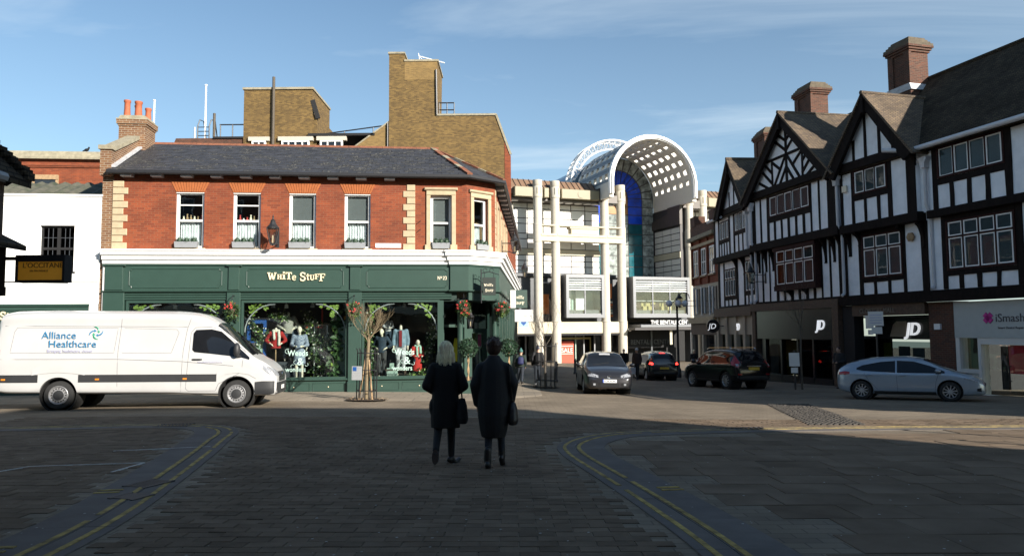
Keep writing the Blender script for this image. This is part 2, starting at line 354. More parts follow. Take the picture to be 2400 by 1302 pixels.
# ------------------------------------------------------------------ ground: one sheet, sloping gently away from the camera
GW = dict(w=.32, h=.16, m=.008, mc=(.15, .123, .094), c1=(.262, .215, .158), c2=(.205, .168, .126), flat=True, nf=.9)
M_ground = mat('block_paving', (.24, .2, .16), .95, spec=.12, var=.2, scale=.4, bump=.35, kind=GW)
M_sett = mat('paving_block', (.145, .107, .074), .95, spec=.08, var=.22, scale=1.3, bump=.4, bscale=60, col2=(.20, .150, .106))  # darker than block_paving: the square's shade is put into the colour
M_sett2 = mat('shade_toned_block', (.125, .092, .064), .95, spec=.08, var=.25, scale=1.7, bump=.4, bscale=60, col2=(.178, .134, .095))  # second block tone, with the same shade put into its colour
M_flag = mat('york_flagstone', (.142, .106, .074), .95, spec=.08, var=.2, scale=.9, bump=.3, bscale=50, col2=(.195, .148, .106))
M_kerb = mat('blue_grey_kerb_granite', (.138, .124, .114), .9, spec=.1, var=.15, scale=2.2, bump=.25, bscale=60)
M_yel = mat('worn_yellow_line_paint', (.20, .155, .075), .85, spec=.1, var=.3, scale=6, col2=(.50, .37, .12))
M_chalk = mat('survey_chalk_mark', (.45, .45, .44), .8, var=.3, scale=9)
M_cobble = mat('dark_cobble', (.075, .068, .06), .9, spec=.1, var=.3, scale=5, bump=.3)
M_drain = mat('rusty_drain_grate', (.035, .03, .028), .7, var=.3, scale=9)
xs = [-170, -90, -60, -45, -34, -26] + [-20 + i * 1.0 for i in range(41)] + [26, 34, 45, 60, 90, 170]
ys = [-90, -50, -30, -15, -6, 0] + [1.5 * i for i in range(1, 31)] + [45 + 4 * i for i in range(1, 14)] + [110, 135, 170, 240]
mb = MB(); nv = len(ys)
mb.add([(x, y, gz(x, y) - .007) for x in xs for y in ys], [(i * nv + j, (i + 1) * nv + j, (i + 1) * nv + j + 1, i * nv + j + 1) for i in range(len(xs) - 1) for j in range(nv - 1)])
road = mb.build('road', M_ground); road['kind'] = 'structure'; road['label'] = 'beige block paved square and street sloping gently away'

def catmull(pts, n=8):
    P = [Vector(p) for p in pts]; P = [P[0] * 2 - P[1]] + P + [P[-1] * 2 - P[-2]]; o = []
    for i in range(1, len(P) - 2):
        for k in range(n):
            t = k / n; a, b, c, d = P[i - 1:i + 3]
            o.append(.5 * ((2 * b) + (c - a) * t + (2 * a - 5 * b + 4 * c - d) * t * t + (3 * b - a - 3 * c + d) * t ** 3))
    return o + [P[-2]]
def resample(pts, step):
    o = [pts[0]]; acc = 0
    for a, b in zip(pts, pts[1:]):
        L_ = (b - a).length; t = step - acc
        while t <= L_: o.append(a + (b - a) * (t / L_)); t += step
        acc = (acc + L_) % step if L_ + acc >= step else acc + L_
    return o
def offs(pts, d):
    o = []
    for i, p in enumerate(pts):
        t = (pts[min(i + 1, len(pts) - 1)] - pts[max(i - 1, 0)]).normalized(); o.append(p + Vector((t.y, -t.x)) * d)
    return o
def inpoly(x, y, P):
    c = False; j = len(P) - 1
    for i in range(len(P)):
        if (P[i][1] > y) != (P[j][1] > y) and x < (P[j][0] - P[i][0]) * (y - P[i][1]) / (P[j][1] - P[i][1]) + P[i][0]: c = not c
        j = i
    return c
# outer edges of the two kerb bands (plan, metres), carriageway on the outside
KERB_L = [(-26, 14.6), (-18, 14.8), (-10.35, 15.05), (-8.04, 15.5), (-6.5, 15.45), (-5.66, 14.94), (-5.17, 14.08), (-4.9, 12.95), (-4.5, 11.3), (-3.95, 8.8), (-3.65, 7.3), (-3.5, 5.87), (-3.4, 3)]
KERB_R = [(1.6, 3), (1.45, 5.83), (1.27, 7.55), (1.03, 9.26), (.72, 11.4), (.78, 12.6), (1.31, 13.77), (2.15, 14.5), (4.31, 15.16), (7.12, 15.6), (10.8, 15.72), (26, 15.9)]
KL = resample(catmull(KERB_L), .25); KR = resample(catmull(KERB_R), .25)
KW = .78
left_inner = offs(KL, KW); right_inner = offs(KR, KW)       # both paths run so that the pavement lies on the right of travel
polyL = [(p.x, p.y) for p in KL] + [(KL[-1].x, -6), (-30, -6), (-30, KL[0].y)]
polyR = [(p.x, p.y) for p in KR] + [(30, KR[-1].y), (30, -6), (KR[0].x, -6)]
polyLi = [(p.x, p.y) for p in left_inner] + [(left_inner[-1].x, -6), (-30, -6), (-30, left_inner[0].y)]
polyRi = [(p.x, p.y) for p in right_inner] + [(30, right_inner[-1].y), (30, -6), (right_inner[0].x, -6)]

def stone_mesh(name, w, d, mt, c=.005):
    mb = MB(); x, y = w / 2, d / 2
    mb.add([(-x, -y, -.012), (x, -y, -.012), (x, y, -.012), (-x, y, -.012), (-x, -y, -c), (x, -y, -c), (x, y, -c), (-x, y, -c),
            (-x + c, -y + c, 0), (x - c, -y + c, 0), (x - c, y - c, 0), (-x + c, y - c, 0)],
           [(0, 1, 5, 4), (1, 2, 6, 5), (2, 3, 7, 6), (3, 0, 4, 7), (4, 5, 9, 8), (5, 6, 10, 9), (6, 7, 11, 10), (7, 4, 8, 11), (8, 9, 10, 11)])
    o = mb.build(name, mt); me = o.data; bpy.data.objects.remove(o); return me
def lay(parent, name, variants, cells, w, d, keep=300, rz=0):
    """lay stones: the nearest ones as objects, the rest joined as one part"""
    cells.sort(key=lambda c: c[0] ** 2 * .6 + c[1] ** 2); far = cells[keep:]
    for x, y, k in cells[:keep]:
        o = inst(variants[k % len(variants)], name, parent); q = Vector((0, 0, 1)).rotation_difference(gtilt(x, y)).to_matrix() @ Matrix.Rotation(rz, 3, 'Z')
        o.rotation_euler = q.to_euler(); o.rotation_euler.x += rnd.gauss(0, .006); o.rotation_euler.y += rnd.gauss(0, .006); o.location = (x, y, gz(x, y) + rnd.uniform(-.002, .0035))
    if not far: return
    mb = MB(); ms = []
    for x, y, k in far:
        me = variants[k % len(variants)]; z = gz(x, y) + rnd.uniform(-.002, .003); mb.cur = k % len(variants); cc, ss = math.cos(rz), math.sin(rz)
        a = rnd.gauss(0, .007); b = rnd.gauss(0, .007)
        mb.add([(x + v.co.x * cc - v.co.y * ss, y + v.co.x * ss + v.co.y * cc, z + (gz(x + v.co.x * cc - v.co.y * ss, y + v.co.x * ss + v.co.y * cc) - gz(x, y)) + v.co.z + v.co.x * a + v.co.y * b) for v in me.vertices], [tuple(p.vertices) for p in me.polygons])
    o = mb.build(name, [v.materials[0] for v in variants], parent); o['kind'] = 'stuff'
# carriageway blocks, running bond, rows across the view
SW, SD = .32, .16
vs_ = [stone_mesh('paving_block', SW - .007, SD - .007, m_) for m_ in (M_sett, M_sett2, M_sett)]
cells = []; row = 0; y = 4.6
while y < 17.2:
    x = -11 + (row % 2) * SW / 2
    while x < 12:
        if abs(x) < .78 * y + .6 and not inpoly(x, y, polyL) and not inpoly(x, y, polyR) and all(not inpoly(x + a, y, p) for a in (-.2, .2) for p in (polyL, polyR)):
            cells.append((x, y, rnd.randrange(3)))
        x += SW
    y += SD; row += 1
lay(road, 'paving_block', vs_, cells, SW, SD)
# the left pavement: smaller blocks laid along its long edge
pave_l = thing('pavement', 'left pavement tongue of small dark blocks inside a blue grey kerb', None, kind='structure')
vs_ = [stone_mesh('pavement_block', .31, .195, m_) for m_ in (M_sett2, M_sett)]
cells = []; row = 0; y = 4.6
while y < 18:
    x = -14 + (row % 2) * .16
    while x < 0:
        if abs(x) < .78 * y + .5 and all(inpoly(x + a, y, polyLi) for a in (-.16, .16)): cells.append((x, y, rnd.randrange(2)))
        x += .32
    y += .205; row += 1
lay(pave_l, 'pavement_block', vs_, cells, .3, .2)
pave_r = thing('pavement', 'right pavement of large worn flagstones inside a blue grey kerb', None, kind='structure')
cells = []; row = 0; y = 4.4; fl = [stone_mesh('flagstone', w_ - .012, .588, M_flag) for w_ in (.6, .9, .75)]
mb = MB()
while y < 15.2:
    x = 1 + rnd.random() * .6
    while x < 13:
        k = rnd.randrange(3); w_ = (.6, .9, .75)[k]; xc = x + w_ / 2
        if xc < .78 * y + .8 and all(inpoly(xc + a, y + b, polyRi) for a in (-w_ / 2, w_ / 2) for b in (-.29, .29)): cells.append((xc, y, k))
        x += w_
    y += .6; row += 1
lay(pave_r, 'flagstone', fl, cells, .7, .6)
def band(name, path, o0, o1, mt, parent, i0, i1, dz):
    a = offs(path, o0); b = offs(path, o1); mb = MB(); idx = list(range(i0, i1 + 1))
    top = [(a[i].x, a[i].y, gz(a[i].x, a[i].y) + dz) for i in idx] + [(b[i].x, b[i].y, gz(b[i].x, b[i].y) + dz) for i in idx]; n = len(idx)
    bot = [(v[0], v[1], v[2] - .02) for v in top]
    fs = [(k, k + 1, n + k + 1, n + k) for k in range(n - 1)] + [(2 * n + k, 2 * n + k + 1, k + 1, k) for k in range(n - 1)] + [(n + k, n + k + 1, 3 * n + k + 1, 3 * n + k) for k in range(n - 1)]
    fs += [(0, n, 3 * n, 2 * n), (n - 1, 3 * n - 1, 4 * n - 1, 2 * n - 1)]
    mb.add(top + bot, fs); return mb.build(name, mt, parent)
for path, par, two in ((KL, pave_l, True), (KR, pave_r, True)):
    i = 0
    while i < len(path) - 2:                                   # kerb stones 1 m long: a narrow outer strip and a wide slab behind it
        j = min(i + 4, len(path) - 1)
        a_, b_ = i, j
        o = band('kerb_stone', path, .004, .30, M_kerb, par, a_, b_, .004 + rnd.uniform(0, .003))
        o = band('kerb_slab', path, .312, KW - .008, M_kerb, par, a_, b_, .003 + rnd.uniform(0, .003))
        i = j
    n = len(path)
    # double yellow lines, worn away in places, and the paired loading ticks
    gaps = (lambda k: rnd.random() < .0)
    for o0, o1 in ((.10, .155), (.33, .385)):
        i = 0
        while i < n - 2:
            j = min(n - 1, i + rnd.randrange(9, 15)); q = band('yellow_line', path, o0, o1, M_yel, par, i, j, .0095); i = j + (1 if rnd.random() < .25 else 0)
    for t in ((.905, .955, .83) if path is KL else (.075, .155)):
        k = int(n * t); p = path[k]; d = (path[k + 1] - path[k - 1]).normalized(); nrm = Vector((d.y, -d.x))
        for e in (-.07, .07):
            c0 = p + nrm * .52 + d * e; c1 = p + nrm * .78 + d * e; mb = MB()
            mb.bar((c0.x, c0.y, gz(c0.x, c0.y)), (c1.x, c1.y, gz(c1.x, c1.y)), .05, .026); mb.build('loading_tick', M_yel, par)

# chalked survey marks, drains, cobble strip
MK = dict(a=(M_chalk, .025))
for nm, pts in (('survey_mark', [(-6.9, 9.2), (-6.55, 10.15)]), ('survey_mark', [(-6.55, 10.15), (-5.15, 10.45)]), ('survey_mark', [(-5.15, 10.45), (-5.2, 9.7)]), ('survey_mark', [(-6.2, 11.6), (-4.9, 12.1)])):
    mb = MB(); (ax, ay), (bx, by) = pts
    mb.bar((ax, ay, gz(ax, ay)), (bx, by, gz(bx, by)), .03, .012); mb.build(nm, M_chalk, pave_l)
def grate(parent, x, y, rz, w=.62, d=.42):
    t = MB(Matrix.Translation((x, y, gz(x, y) + .002)) @ Matrix.Rotation(rz, 4, 'Z'))
    for i in range(9): t.box(-w / 2 + i * (w - .03) / 8, -w / 2 + .03 + i * (w - .03) / 8, -d / 2, d / 2, .002, .014)
    for e in (-1, 1): t.box(-w / 2 - .03, w / 2 + .03, e * d / 2 - .02, e * d / 2 + .02, -.002, .016)
    t.build('drain_grate', M_drain, parent)
grate(pave_l, -4.3, 8.85, R(70), .4, .3); grate(pave_l, -4.12, 8.1, R(72), .25, .3); grate(pave_l, -6.9, 15.2, R(3)); grate(pave_r, 4.6, 15.02, R(10), .9, .3)
mb = MB(); r2 = random.Random(3)
for j in range(44):
    y = 15.95 + j * .142
    for i in range(9):
        x = 6.35 + (y - 15.95) * .2 + i * .135 + (j % 2) * .06
        h = .012 + r2.random() * .012; z = gz(x, y) - .01; a, b = .055 + r2.random() * .008, .06
        mb.add([(x - a, y - b, z), (x + a, y - b, z), (x + a, y + b, z), (x - a, y + b, z), (x - a * .7, y - b * .7, z + h + .012), (x + a * .7, y - b * .7, z + h + .012), (x + a * .7, y + b * .7, z + h + .012), (x - a * .7, y + b * .7, z + h + .012)],
               [(4, 5, 6, 7), (0, 1, 5, 4), (1, 2, 6, 5), (2, 3, 7, 6), (3, 0, 4, 7)])
cob = mb.build('cobble_strip', M_cobble, road); cob['kind'] = 'stuff'; cob['label'] = 'diagonal strip of dark cobbles across the sunlit street'
# trodden chewing gum spots
mb = MB(); g = random.Random(8)
for _ in range(260):
    y = 5.2 + 9 * g.random() ** 1.3; x = g.uniform(-.68, .68) * y; r_ = g.uniform(.006, .016); z = gz(x, y) + .0065; n = 6
    mb.add([(x + r_ * math.cos(k) * g.uniform(.7, 1.2), y + r_ * math.sin(k) * g.uniform(.7, 1.2), z) for k in range(n)], [tuple(range(n))])
o = mb.build('gum_spots', mat('trodden_gum', (.34, .33, .31), .8, var=.3, scale=30), road); o['kind'] = 'stuff'
# pale slab footway in front of the corner shop and round into the side street
M_foot = mat('pale_slab_paving', (.25, .21, .165), .9, var=.14, scale=.8, bump=.3, kind=dict(w=.75, h=.6, m=.012, mc=(.12, .1, .08), c1=(.29, .24, .178), c2=(.245, .203, .152), flat=True, nf=.9))
fx = [-40 + .8 * i for i in range(53)]
mb = MB()
mb.grid(52, 5, lambda u, v: (lambda x: (lambda y0, y1: (x, y0 + (y1 - y0) * v, gz(x, y0 + (y1 - y0) * v) + .03 * (1 if v > 0 else -1)))(20.9 + .085 * (x + 13) + max(0, x + 2.5) ** 2 * .25, 25.6 + .107 * (x + 13.5)))(-40 + 41.0 * u))
mb.grid(2, 30, lambda u, v: (lambda y: (lambda x: (x, y, gz(x, y) + .032 - (.06 if u > .99 else 0)))(-1.0 + .03 * (y - 26) + 2.4 * u))(25.2 + 34 * v))
fo = mb.build('footway', M_foot); fo['kind'] = 'structure'; fo['label'] = 'pale slab footway in front of the green corner shop'

# ------------------------------------------------------------------ buildings out of frame behind the camera: they cast the shade over the square
M_farbrick = mat('shaded_terrace_brick', (.25, .14, .09), .9, var=.15, scale=1.2, kind=dict(w=.23, h=.078, m=.008, mc=(.25, .2, .16), c1=(.26, .13, .08), c2=(.18, .09, .06)))
def back_block(label, x0, x1, y0, y1, h, seed):
    t = thing('terrace_building', label, 'building', (x0, y1, 0)); g = random.Random(seed); w = x1 - x0; d = y1 - y0
    n = max(2, int(w / 3.2)); ops = []
    wl = MB(); fr = []
    for fl_ in range(1, 4):
        z0 = .6 + fl_ * 3.0
        if z0 + 2.1 < h - .5:
            for i in range(n): fr.append((w * (i + .5) / n - .6, w * (i + .5) / n + .6, z0, z0 + 1.7))
    wl.box(0, w, -d, -.02, 0, h); wl.build('wall', M_farbrick, t)
    for a, b, c, e in fr:
        f = MB()
        f.box(a - .08, b + .08, -.02, .03, c - .08, c); f.box(a - .08, b + .08, -.02, .03, e, e + .08); f.box(a - .08, a, -.02, .03, c, e); f.box(b, b + .08, -.02, .03, c, e); f.box((a + b) / 2 - .03, (a + b) / 2 + .03, -.02, .025, c, e)
        w_ = f.build('window', M_white, t); p = MB(); p.box(a, b, -.02, .0, c, e); p.build('pane', M_glassk, w_)
    s_ = MB(); s_.box(.3, w - .3, -.02, .06, .3, 2.9); s_.build('shopfront', M_glassk, t)
    s_ = MB(); s_.box(0, w, -.02, .2, 2.95, 3.5); s_.build('fascia', M_cream, t)
    s_ = MB(); s_.box(-.1, w + .1, -d - .1, .12, h, h + .18); s_.build('parapet', M_stone, t)
    return t
back_block('tall brick terrace opposite the corner shop, shading the square', 12.8, 25.9, -17, -5.2, 13.75, 1)
back_block('slightly lower brick terrace next to the tall one opposite the corner shop', -9, 12.7, -17, -5.2, 12.9, 2)
back_block('brick terrace at the far end of the row opposite the corner shop', -40, -9.1, -17, -5.2, 13.3, 3)

# ------------------------------------------------------------------ the green and red brick corner shop
WS = thing('corner_shop', 'red brick corner shop with dark green shopfront and slate roof', 'shop', (-13.488, 24.765, 0), R(6.1))
WSM = Matrix.Translation((-13.488, 24.765, 0)) @ Matrix.Rotation(R(6.1), 4, 'Z')
def wsp(s, y, z): return WSM @ Vector((s, y, z))
CA = R(36); cu = Vector((math.cos(CA), math.sin(CA))); SA = R(81.7); sd = Vector((math.cos(SA), math.sin(SA)))
PA = Vector((11.95, 0)); PB = PA + cu * 1.34; PC = PB + sd * 23
def frame_at(p, ang): return Matrix.Translation((p[0], p[1], 0)) @ Matrix.Rotation(ang, 4, 'Z')
MCH = frame_at(PA, CA); MSD = frame_at(PB, SA)
Z0, Z1 = 4.38, 6.97
wins = [(2.03, 2.97), (3.92, 4.85), (5.80, 6.72), (7.69, 8.59)]
mb = wall_open(MB(), 0, 11.95, Z0, Z1, 0, .28, [(a, b, 4.47, 6.41) for a, b in wins] + [(10.68, 11.42, 4.47, 6.38)])
mb.M = MCH; wall_open(mb, .003, 1.34, Z0, Z1, 0, .28, [(.32, .98, 4.47, 6.35)])
sidew = [(1.2 + 2.35 * i, 2.1 + 2.35 * i) for i in range(9)]
mb.M = MSD; wall_open(mb, .003, 23, Z0, Z1, 0, .28, [(a, b, 4.55, 6.35) for a, b in sidew]); mb.build('wall', M_redbrick, WS)
solid('party_wall', M_oldbrick, WS, (-.36, -.003, .0, .3, -.5, 7.0), (-.36, -.003, .3, 6.4, -.5, 6.9))
# dark first floor rooms behind the windows
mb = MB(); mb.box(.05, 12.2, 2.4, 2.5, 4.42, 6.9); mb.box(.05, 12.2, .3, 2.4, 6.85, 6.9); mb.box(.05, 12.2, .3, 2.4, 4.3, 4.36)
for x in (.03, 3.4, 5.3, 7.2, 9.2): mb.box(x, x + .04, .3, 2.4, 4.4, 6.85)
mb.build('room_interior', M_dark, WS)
M_curt = mat('lace_curtain', (.66, .66, .68), .8, var=.25, scale=16, stretch=(1, 1, .25))
M_blind = mat('grey_roller_blind', (.11, .115, .12), .7, var=.05)
def sash(parent, M, a, b, z0, z1, style, out0=.10):
    """box sash window set in an opening: frame, two panes, blind or curtain behind"""
    f = MB(M); y0, y1 = out0, out0 + .09; mid = (z0 + z1) / 2 + (-.02)
    f.box(a, a + .09, y0, y1, z0, z1); f.box(b - .09, b, y0, y1, z0, z1); f.box(a + .09, b - .09, y0, y1, z1 - .09, z1); f.box(a + .09, b - .09, y0, y1, z0, z0 + .08)
    f.box(a + .09, b - .09, y0 - .012, y1, mid - .03, mid + .035)
    if style == 'bars': f.box(a + .09, b - .09, y0 + .02, y1, mid + .55 * (z1 - mid) - .02, mid + .55 * (z1 - mid) + .02)
    w = f.build('window', M_white, parent)
    for c, d in ((z0 + .08, mid - .03), (mid + .035, z1 - .09)):
        p = MB(M); p.box(a + .09, b - .09, y0 + .05, y0 + .056, c, d); p.build('pane', M_glass, w)
    s_ = MB(M); s_.cbox(a - .06, b + .06, -.06, .1, z0 - .07, z0, .01); s_.build('sill', M_stone, w)
    if style == 'blind' or style == 'blinds':
        q = MB(M); q.box(a + .07, b - .07, y1 + .02, y1 + .03, mid if style == 'blind' else z0, z1); q.build('blind', M_blind, w)
    if style != 'blinds':
        q = MB(M); q.grid(26, 1, lambda u, v: (a + .1 + (b - a - .26) * u, y1 + .07 + .022 * math.sin(u * 44) + .01 * math.sin(u * 17), z0 + .05 + (mid - z0 - .05) * v)); q.build('curtain', M_curt, w, smooth=True)
    return w
I4 = Matrix()
for i, (a, b) in enumerate(wins): sash(WS, I4, a, b, 4.47, 6.41, 'bars' if i < 2 else 'blind')
sash(WS, I4, 10.68, 11.42, 4.47, 6.38, 'blinds', .12); sash(WS, MCH, .32, .98, 4.47, 6.35, 'plain', .12)
for a, b in sidew: sash(WS, MSD, a, b, 4.55, 6.35, 'blinds')
# ornaments standing behind the upper panes of the two left windows
for a, b in wins[:2]:
    for k in range(6):
        x = a + .16 + k * .12; h = .1 + .16 * rnd.random(); o = MB(); o.lathe([(.03, 0), (.045, h * .4), (.02, h * .7), (.028, h)], (x, .34, 5.44), 8); o.build('ornament', [M_cream, M_flower, M_white, M_wood][rnd.randrange(4)], WS)
    solid('shelf', M_wood, WS, (a + .05, b - .05, .28, .42, 5.41, 5.435))
# rubbed brick flat arches, each voussoir separate in relief
for a, b in wins:
    mb = MB(); n = 13; c = (a + b) / 2
    for i in range(n):
        u0, u1 = -1 + 2 * i / n, -1 + 2 * (i + 1) / n
        lo = lambda u: (c + u * (b - a) / 2 + (u > 0) * .0, 6.41 - .0 - .0 * u * u); hi = lambda u: (c + u * ((b - a) / 2 + .17), 6.75)
        e = .012; x0, zz = lo(u0 + e); x1, _ = lo(u1 - e); X0, Z_ = hi(u0 + e); X1, _ = hi(u1 - e)
        mb.prism([(x0, 6.40), (x1, 6.40), (X1, 6.75), (X0, 6.75)], -.018, .1)
    mb.build('flat_arch', M_rubbed, WS)
    solid('arch_underside', M_white, WS, (a + .002, b - .002, .02, .1, 6.36, 6.408))
# stone quoins
qz = [4.42 + i * .234 for i in range(11)]
for i, z in enumerate(qz[:-1]):
    for x0, x1 in (((0 - .02, .47) if i % 2 == 0 else (-.02, .33)), ((9.72, 10.14) if i % 2 == 0 else (9.85, 10.14))):
        mb = MB(); mb.cbox(x0, x1, -.035, .05, z + .008, z + .226, .012); mb.build('quoin', M_stone, WS)
    mb = MB(MSD); mb.cbox(.02 if i % 2 else .02, .42 if i % 2 == 0 else .3, -.035, .05, z + .008, z + .226, .012); mb.build('quoin', M_stone, WS)
# moulded stone surrounds of the two corner windows
def surround(M, a, b, z1):
    for x0, x1 in ((a - .15, a), (b, b + .15)):
        mb = MB(M); mb.cbox(x0, x1, -.06, .1, 4.4, z1, .015); mb.build('stone_jamb', M_stone, WS)
        mb = MB(M); mb.cbox(x0 - .05, x1 + .05, -.09, .1, 4.4, 4.62, .015); mb.build('jamb_block', M_stone, WS)
    mb = MB(M); mb.cbox(a - .15, b + .15, -.063, .1, z1 + .003, z1 + .17, .015); mb.build('stone_lintel', M_stone, WS)
    mb = MB(M); mb.cbox(a - .22, b + .22, -.12, .1, z1 + .175, z1 + .27, .03); mb.build('hood_mould', M_stone, WS)
surround(I4, 10.68, 11.42, 6.38); surround(MCH, .32, .98, 6.35)
for a, b in sidew[:4]:
    mb = MB(MSD); mb.box(a - .12, a, -.05, .1, 4.45, 6.5); mb.box(b, b + .12, -.05, .1, 4.45, 6.5); mb.box(a, b, -.05, .1, 6.35, 6.5); mb.build('stone_surround', M_stone, WS)
path = [(-.24, 0), (11.42, 0), (11.44, -.07), (PA.x + .03, -.07), (PB.x + .06, PB.y - .05), (PC.x + .06, PC.y)]
sweep(MB(), path, [(-.05, 3.91), (.14, 3.92), (.15, 4.02), (.22, 4.06), (.23, 4.17), (.31, 4.21), (.32, 4.33), (.36, 4.345), (.36, 4.395), (-.05, 4.43)]).build('cornice', M_white, WS)
sweep(MB(), path, [(-.05, 3.02), (.09, 3.02), (.09, 3.84), (.13, 3.87), (.13, 3.905), (-.05, 3.905)]).build('fascia', M_green, WS)
sweep(MB(), path, [(-.05, 2.95), (.14, 2.96), (.17, 2.99), (.17, 3.015), (-.05, 3.018)]).build('fascia_ledge', M_green, WS)
mb = MB()
for z in (2.69, 2.775, 2.86): sweep(mb, path[:2], [(-.05, z), (.05, z), (.08, z + .02), (.08, z + .06), (.05, z + .08), (-.05, z + .08)])
mb.build('blind_box', M_green, WS)
sweep(MB(), path[3:], [(-.05, 2.66), (.06, 2.66), (.06, 2.948), (-.05, 2.948)]).build('corner_beam', M_green, WS)
# raised panel mouldings on the fascia
for a, b in ((.62, 3.62), (4.44, 7.68), (8.48, 11.28)):
    z0, z1, n_ = 3.11, 3.75, .08
    P = [(a + n_, z0), (b - n_, z0), (b - n_ * .8, z0 + n_ * .6), (b, z0 + n_), (b, z1 - n_), (b - n_ * .8, z1 - n_ * .6), (b - n_, z1), (a + n_, z1), (a + n_ * .8, z1 - n_ * .6), (a, z1 - n_), (a, z0 + n_), (a + n_ * .8, z0 + n_ * .6), (a + n_, z0)]
    mb = MB(); mb.tube([(x, -.098, z) for x, z in P], .016, 6, False); mb.build('panel_moulding', M_green, WS)
# pilasters
for a, b in ((-.2, .48), (3.80, 4.25), (7.86, 8.31)):
    mb = MB(); mb.cbox(a, b, -.14, .1, -.56, 2.945, .015); mb.build('pilaster', M_green, WS)
    mb = MB(); mb.cbox(a - .02, b + .02, -.18, .1, -.56, -.12, .02); mb.build('pilaster_base', M_green, WS)
    mb = MB(); mb.cbox(a + .05, b - .05, -.15, -.09, 3.03, 3.83, .01); mb.build('pilaster_head', M_green, WS)
    mb = MB(); mb.cbox(a - .02, b + .04, -.20, -.1, 3.835, 3.885, .015); mb.build('pilaster_cap', M_green, WS)
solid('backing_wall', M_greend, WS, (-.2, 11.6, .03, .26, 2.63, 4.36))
# display windows
bays = [(.52, 3.78), (4.27, 7.84), (8.33, 11.0)]
for a, b in bays:
    f = MB(); f.box(a, a + .07, -.04, .06, .0, 2.68); f.box(b - .07, b, -.04, .06, .0, 2.68); f.box(a + .07, b - .07, -.04, .06, 2.6, 2.68); f.box(a + .07, b - .07, -.04, .06, 0, .05)
    w = f.build('shop_window', M_green, WS); p = MB(); p.box(a + .07, b - .07, .01, .016, .05, 2.6); p.build('pane', M_glass, w)
    mb = MB(); mb.cbox(a - .02, b + .02, -.12, .06, -.07, -.002, .02); mb.build('sill', M_green, w)
    mb = MB(); mb.box(a - .03, b + .03, -.03, .1, -.56, -.07); mb.build('stall_riser', M_green, WS)
    k = 3 if b - a > 3 else 2
    for i in range(k):
        x0 = a + .1 + i * (b - a - .1) / k; x1 = x0 + (b - a - .1) / k - .12; mb = MB(); mb.tube([(x0, -.034, -.42), (x1, -.034, -.42), (x1, -.034, -.16), (x0, -.034, -.16), (x0, -.034, -.42)], .012, 6, False); mb.build('riser_moulding', M_green, WS)
        mb = MB(); mb.ball(((x0 + x1) / 2, -.04, -.29), .022, 8, 5); mb.build('riser_knob', M_gold, WS)
    # painted arched garland supports inside each window corner
    for e, x in ((1, a + .1), (-1, b - .1)):
        mb = MB(); mb.tube([(x + e * 1.05 * math.sin(t), .06, 1.55 + 1.02 * math.cos(t) ** .9 if t < 1.57 else 1.55) for t in [1.5, 1.25, 1.0, .75, .5, .25, .05]][::-1] if False else [(x + e * (1.0 - 1.0 * math.cos(t)), .07, 1.6 + .95 * math.sin(t)) for t in [i * math.pi / 2 / 8 for i in range(9)]], .022, 6); mb.build('garland_hoop', M_grey, WS, smooth=True)
# shop interior
M_floorb = mat('shop_floor_boards', (.045, .035, .026), .6, var=.2, scale=6)
M_shopw = mat('shade_dark_green_shop_wall', (.014, .026, .021), .8, var=.25, scale=1.5)  # green wall darkened further, shade of the shop depth put into its colour
M_shopc = mat('shop_ceiling', (.05, .055, .052), .9)
solid('display_floor', M_floorb, WS, (.05, 12.9, .07, 4.3, -.14, -.08))
solid('shop_back_wall', M_shopw, WS, (.05, 13.2, 4.3, 4.4, -.1, 2.9)); solid('shop_ceiling', M_shopc, WS, (.05, 12.6, .27, 4.3, 2.7, 2.76))
for x in (.06, 3.98, 8.05): solid('display_partition', M_shopw, WS, (x, x + .05, .27, 2.6, -.08, 2.7))
for s_, z in [(1.2, 2.5), (1.9, 2.5), (2.6, 2.5), (5.2, 2.52), (5.65, 2.5), (6.55, 2.52), (7.0, 2.52), (9.2, 2.5), (9.75, 2.52), (10.25, 2.5)]:
    mb = MB(); mb.lathe([(.015, .2), (.02, .08), (.055, .06), (.075, -.07), (.06, -.075)], (s_, .55, z), 10); mb.build('spotlight', M_grey if rnd.random() < .5 else M_white, WS, smooth=True)
# recessed corner entrance: columns, diagonal door wall, open door
for (x, y) in ((11.72, -.02), (PB.x - .05, PB.y - .12)):
    mb = MB(); mb.lathe([(.17, -.62), (.17, -.2), (.13, -.17), (.105, -.1), (.10, 2.4), (.12, 2.45), (.12, 2.5), (.15, 2.56), (.15, 2.66)], (x, y, 0), 18); mb.build('column', M_green, WS, smooth=True)
MD = frame_at((11.1, .42), CA)
def dpart(name, mt, *b):
    mb = MB(MD)
    for q in b: mb.box(*q)
    return mb.build(name, mt, WS)
dpart('door_frame', M_green, (0, .08, 0, .1, -.58, 2.66), (1.0, 1.12, 0, .1, -.58, 2.66), (2.1, 2.2, 0, .1, -.58, 2.66), (.08, 1.0, 0, .1, 1.72, 1.82), (1.12, 2.1, 0, .1, 1.5, 1.66), (1.12, 2.1, 0, .1, -.58, -.1), (1.12, 1.35, .0, .09, -.1, 1.5), (1.88, 2.1, 0, .09, -.1, 1.5))
dpart('transom_pane', M_glassd, (.08, 1.0, .04, .046, 1.82, 2.66)); dpart('transom_pane', M_glass, (1.12, 2.1, .04, .046, 1.66, 2.66)); dpart('side_pane', M_glass, (1.35, 1.88, .04, .046, -.1, 1.5))
MDo = MD @ Matrix.Translation((.08, .1, 0)) @ Matrix.Rotation(R(62), 4, 'Z')
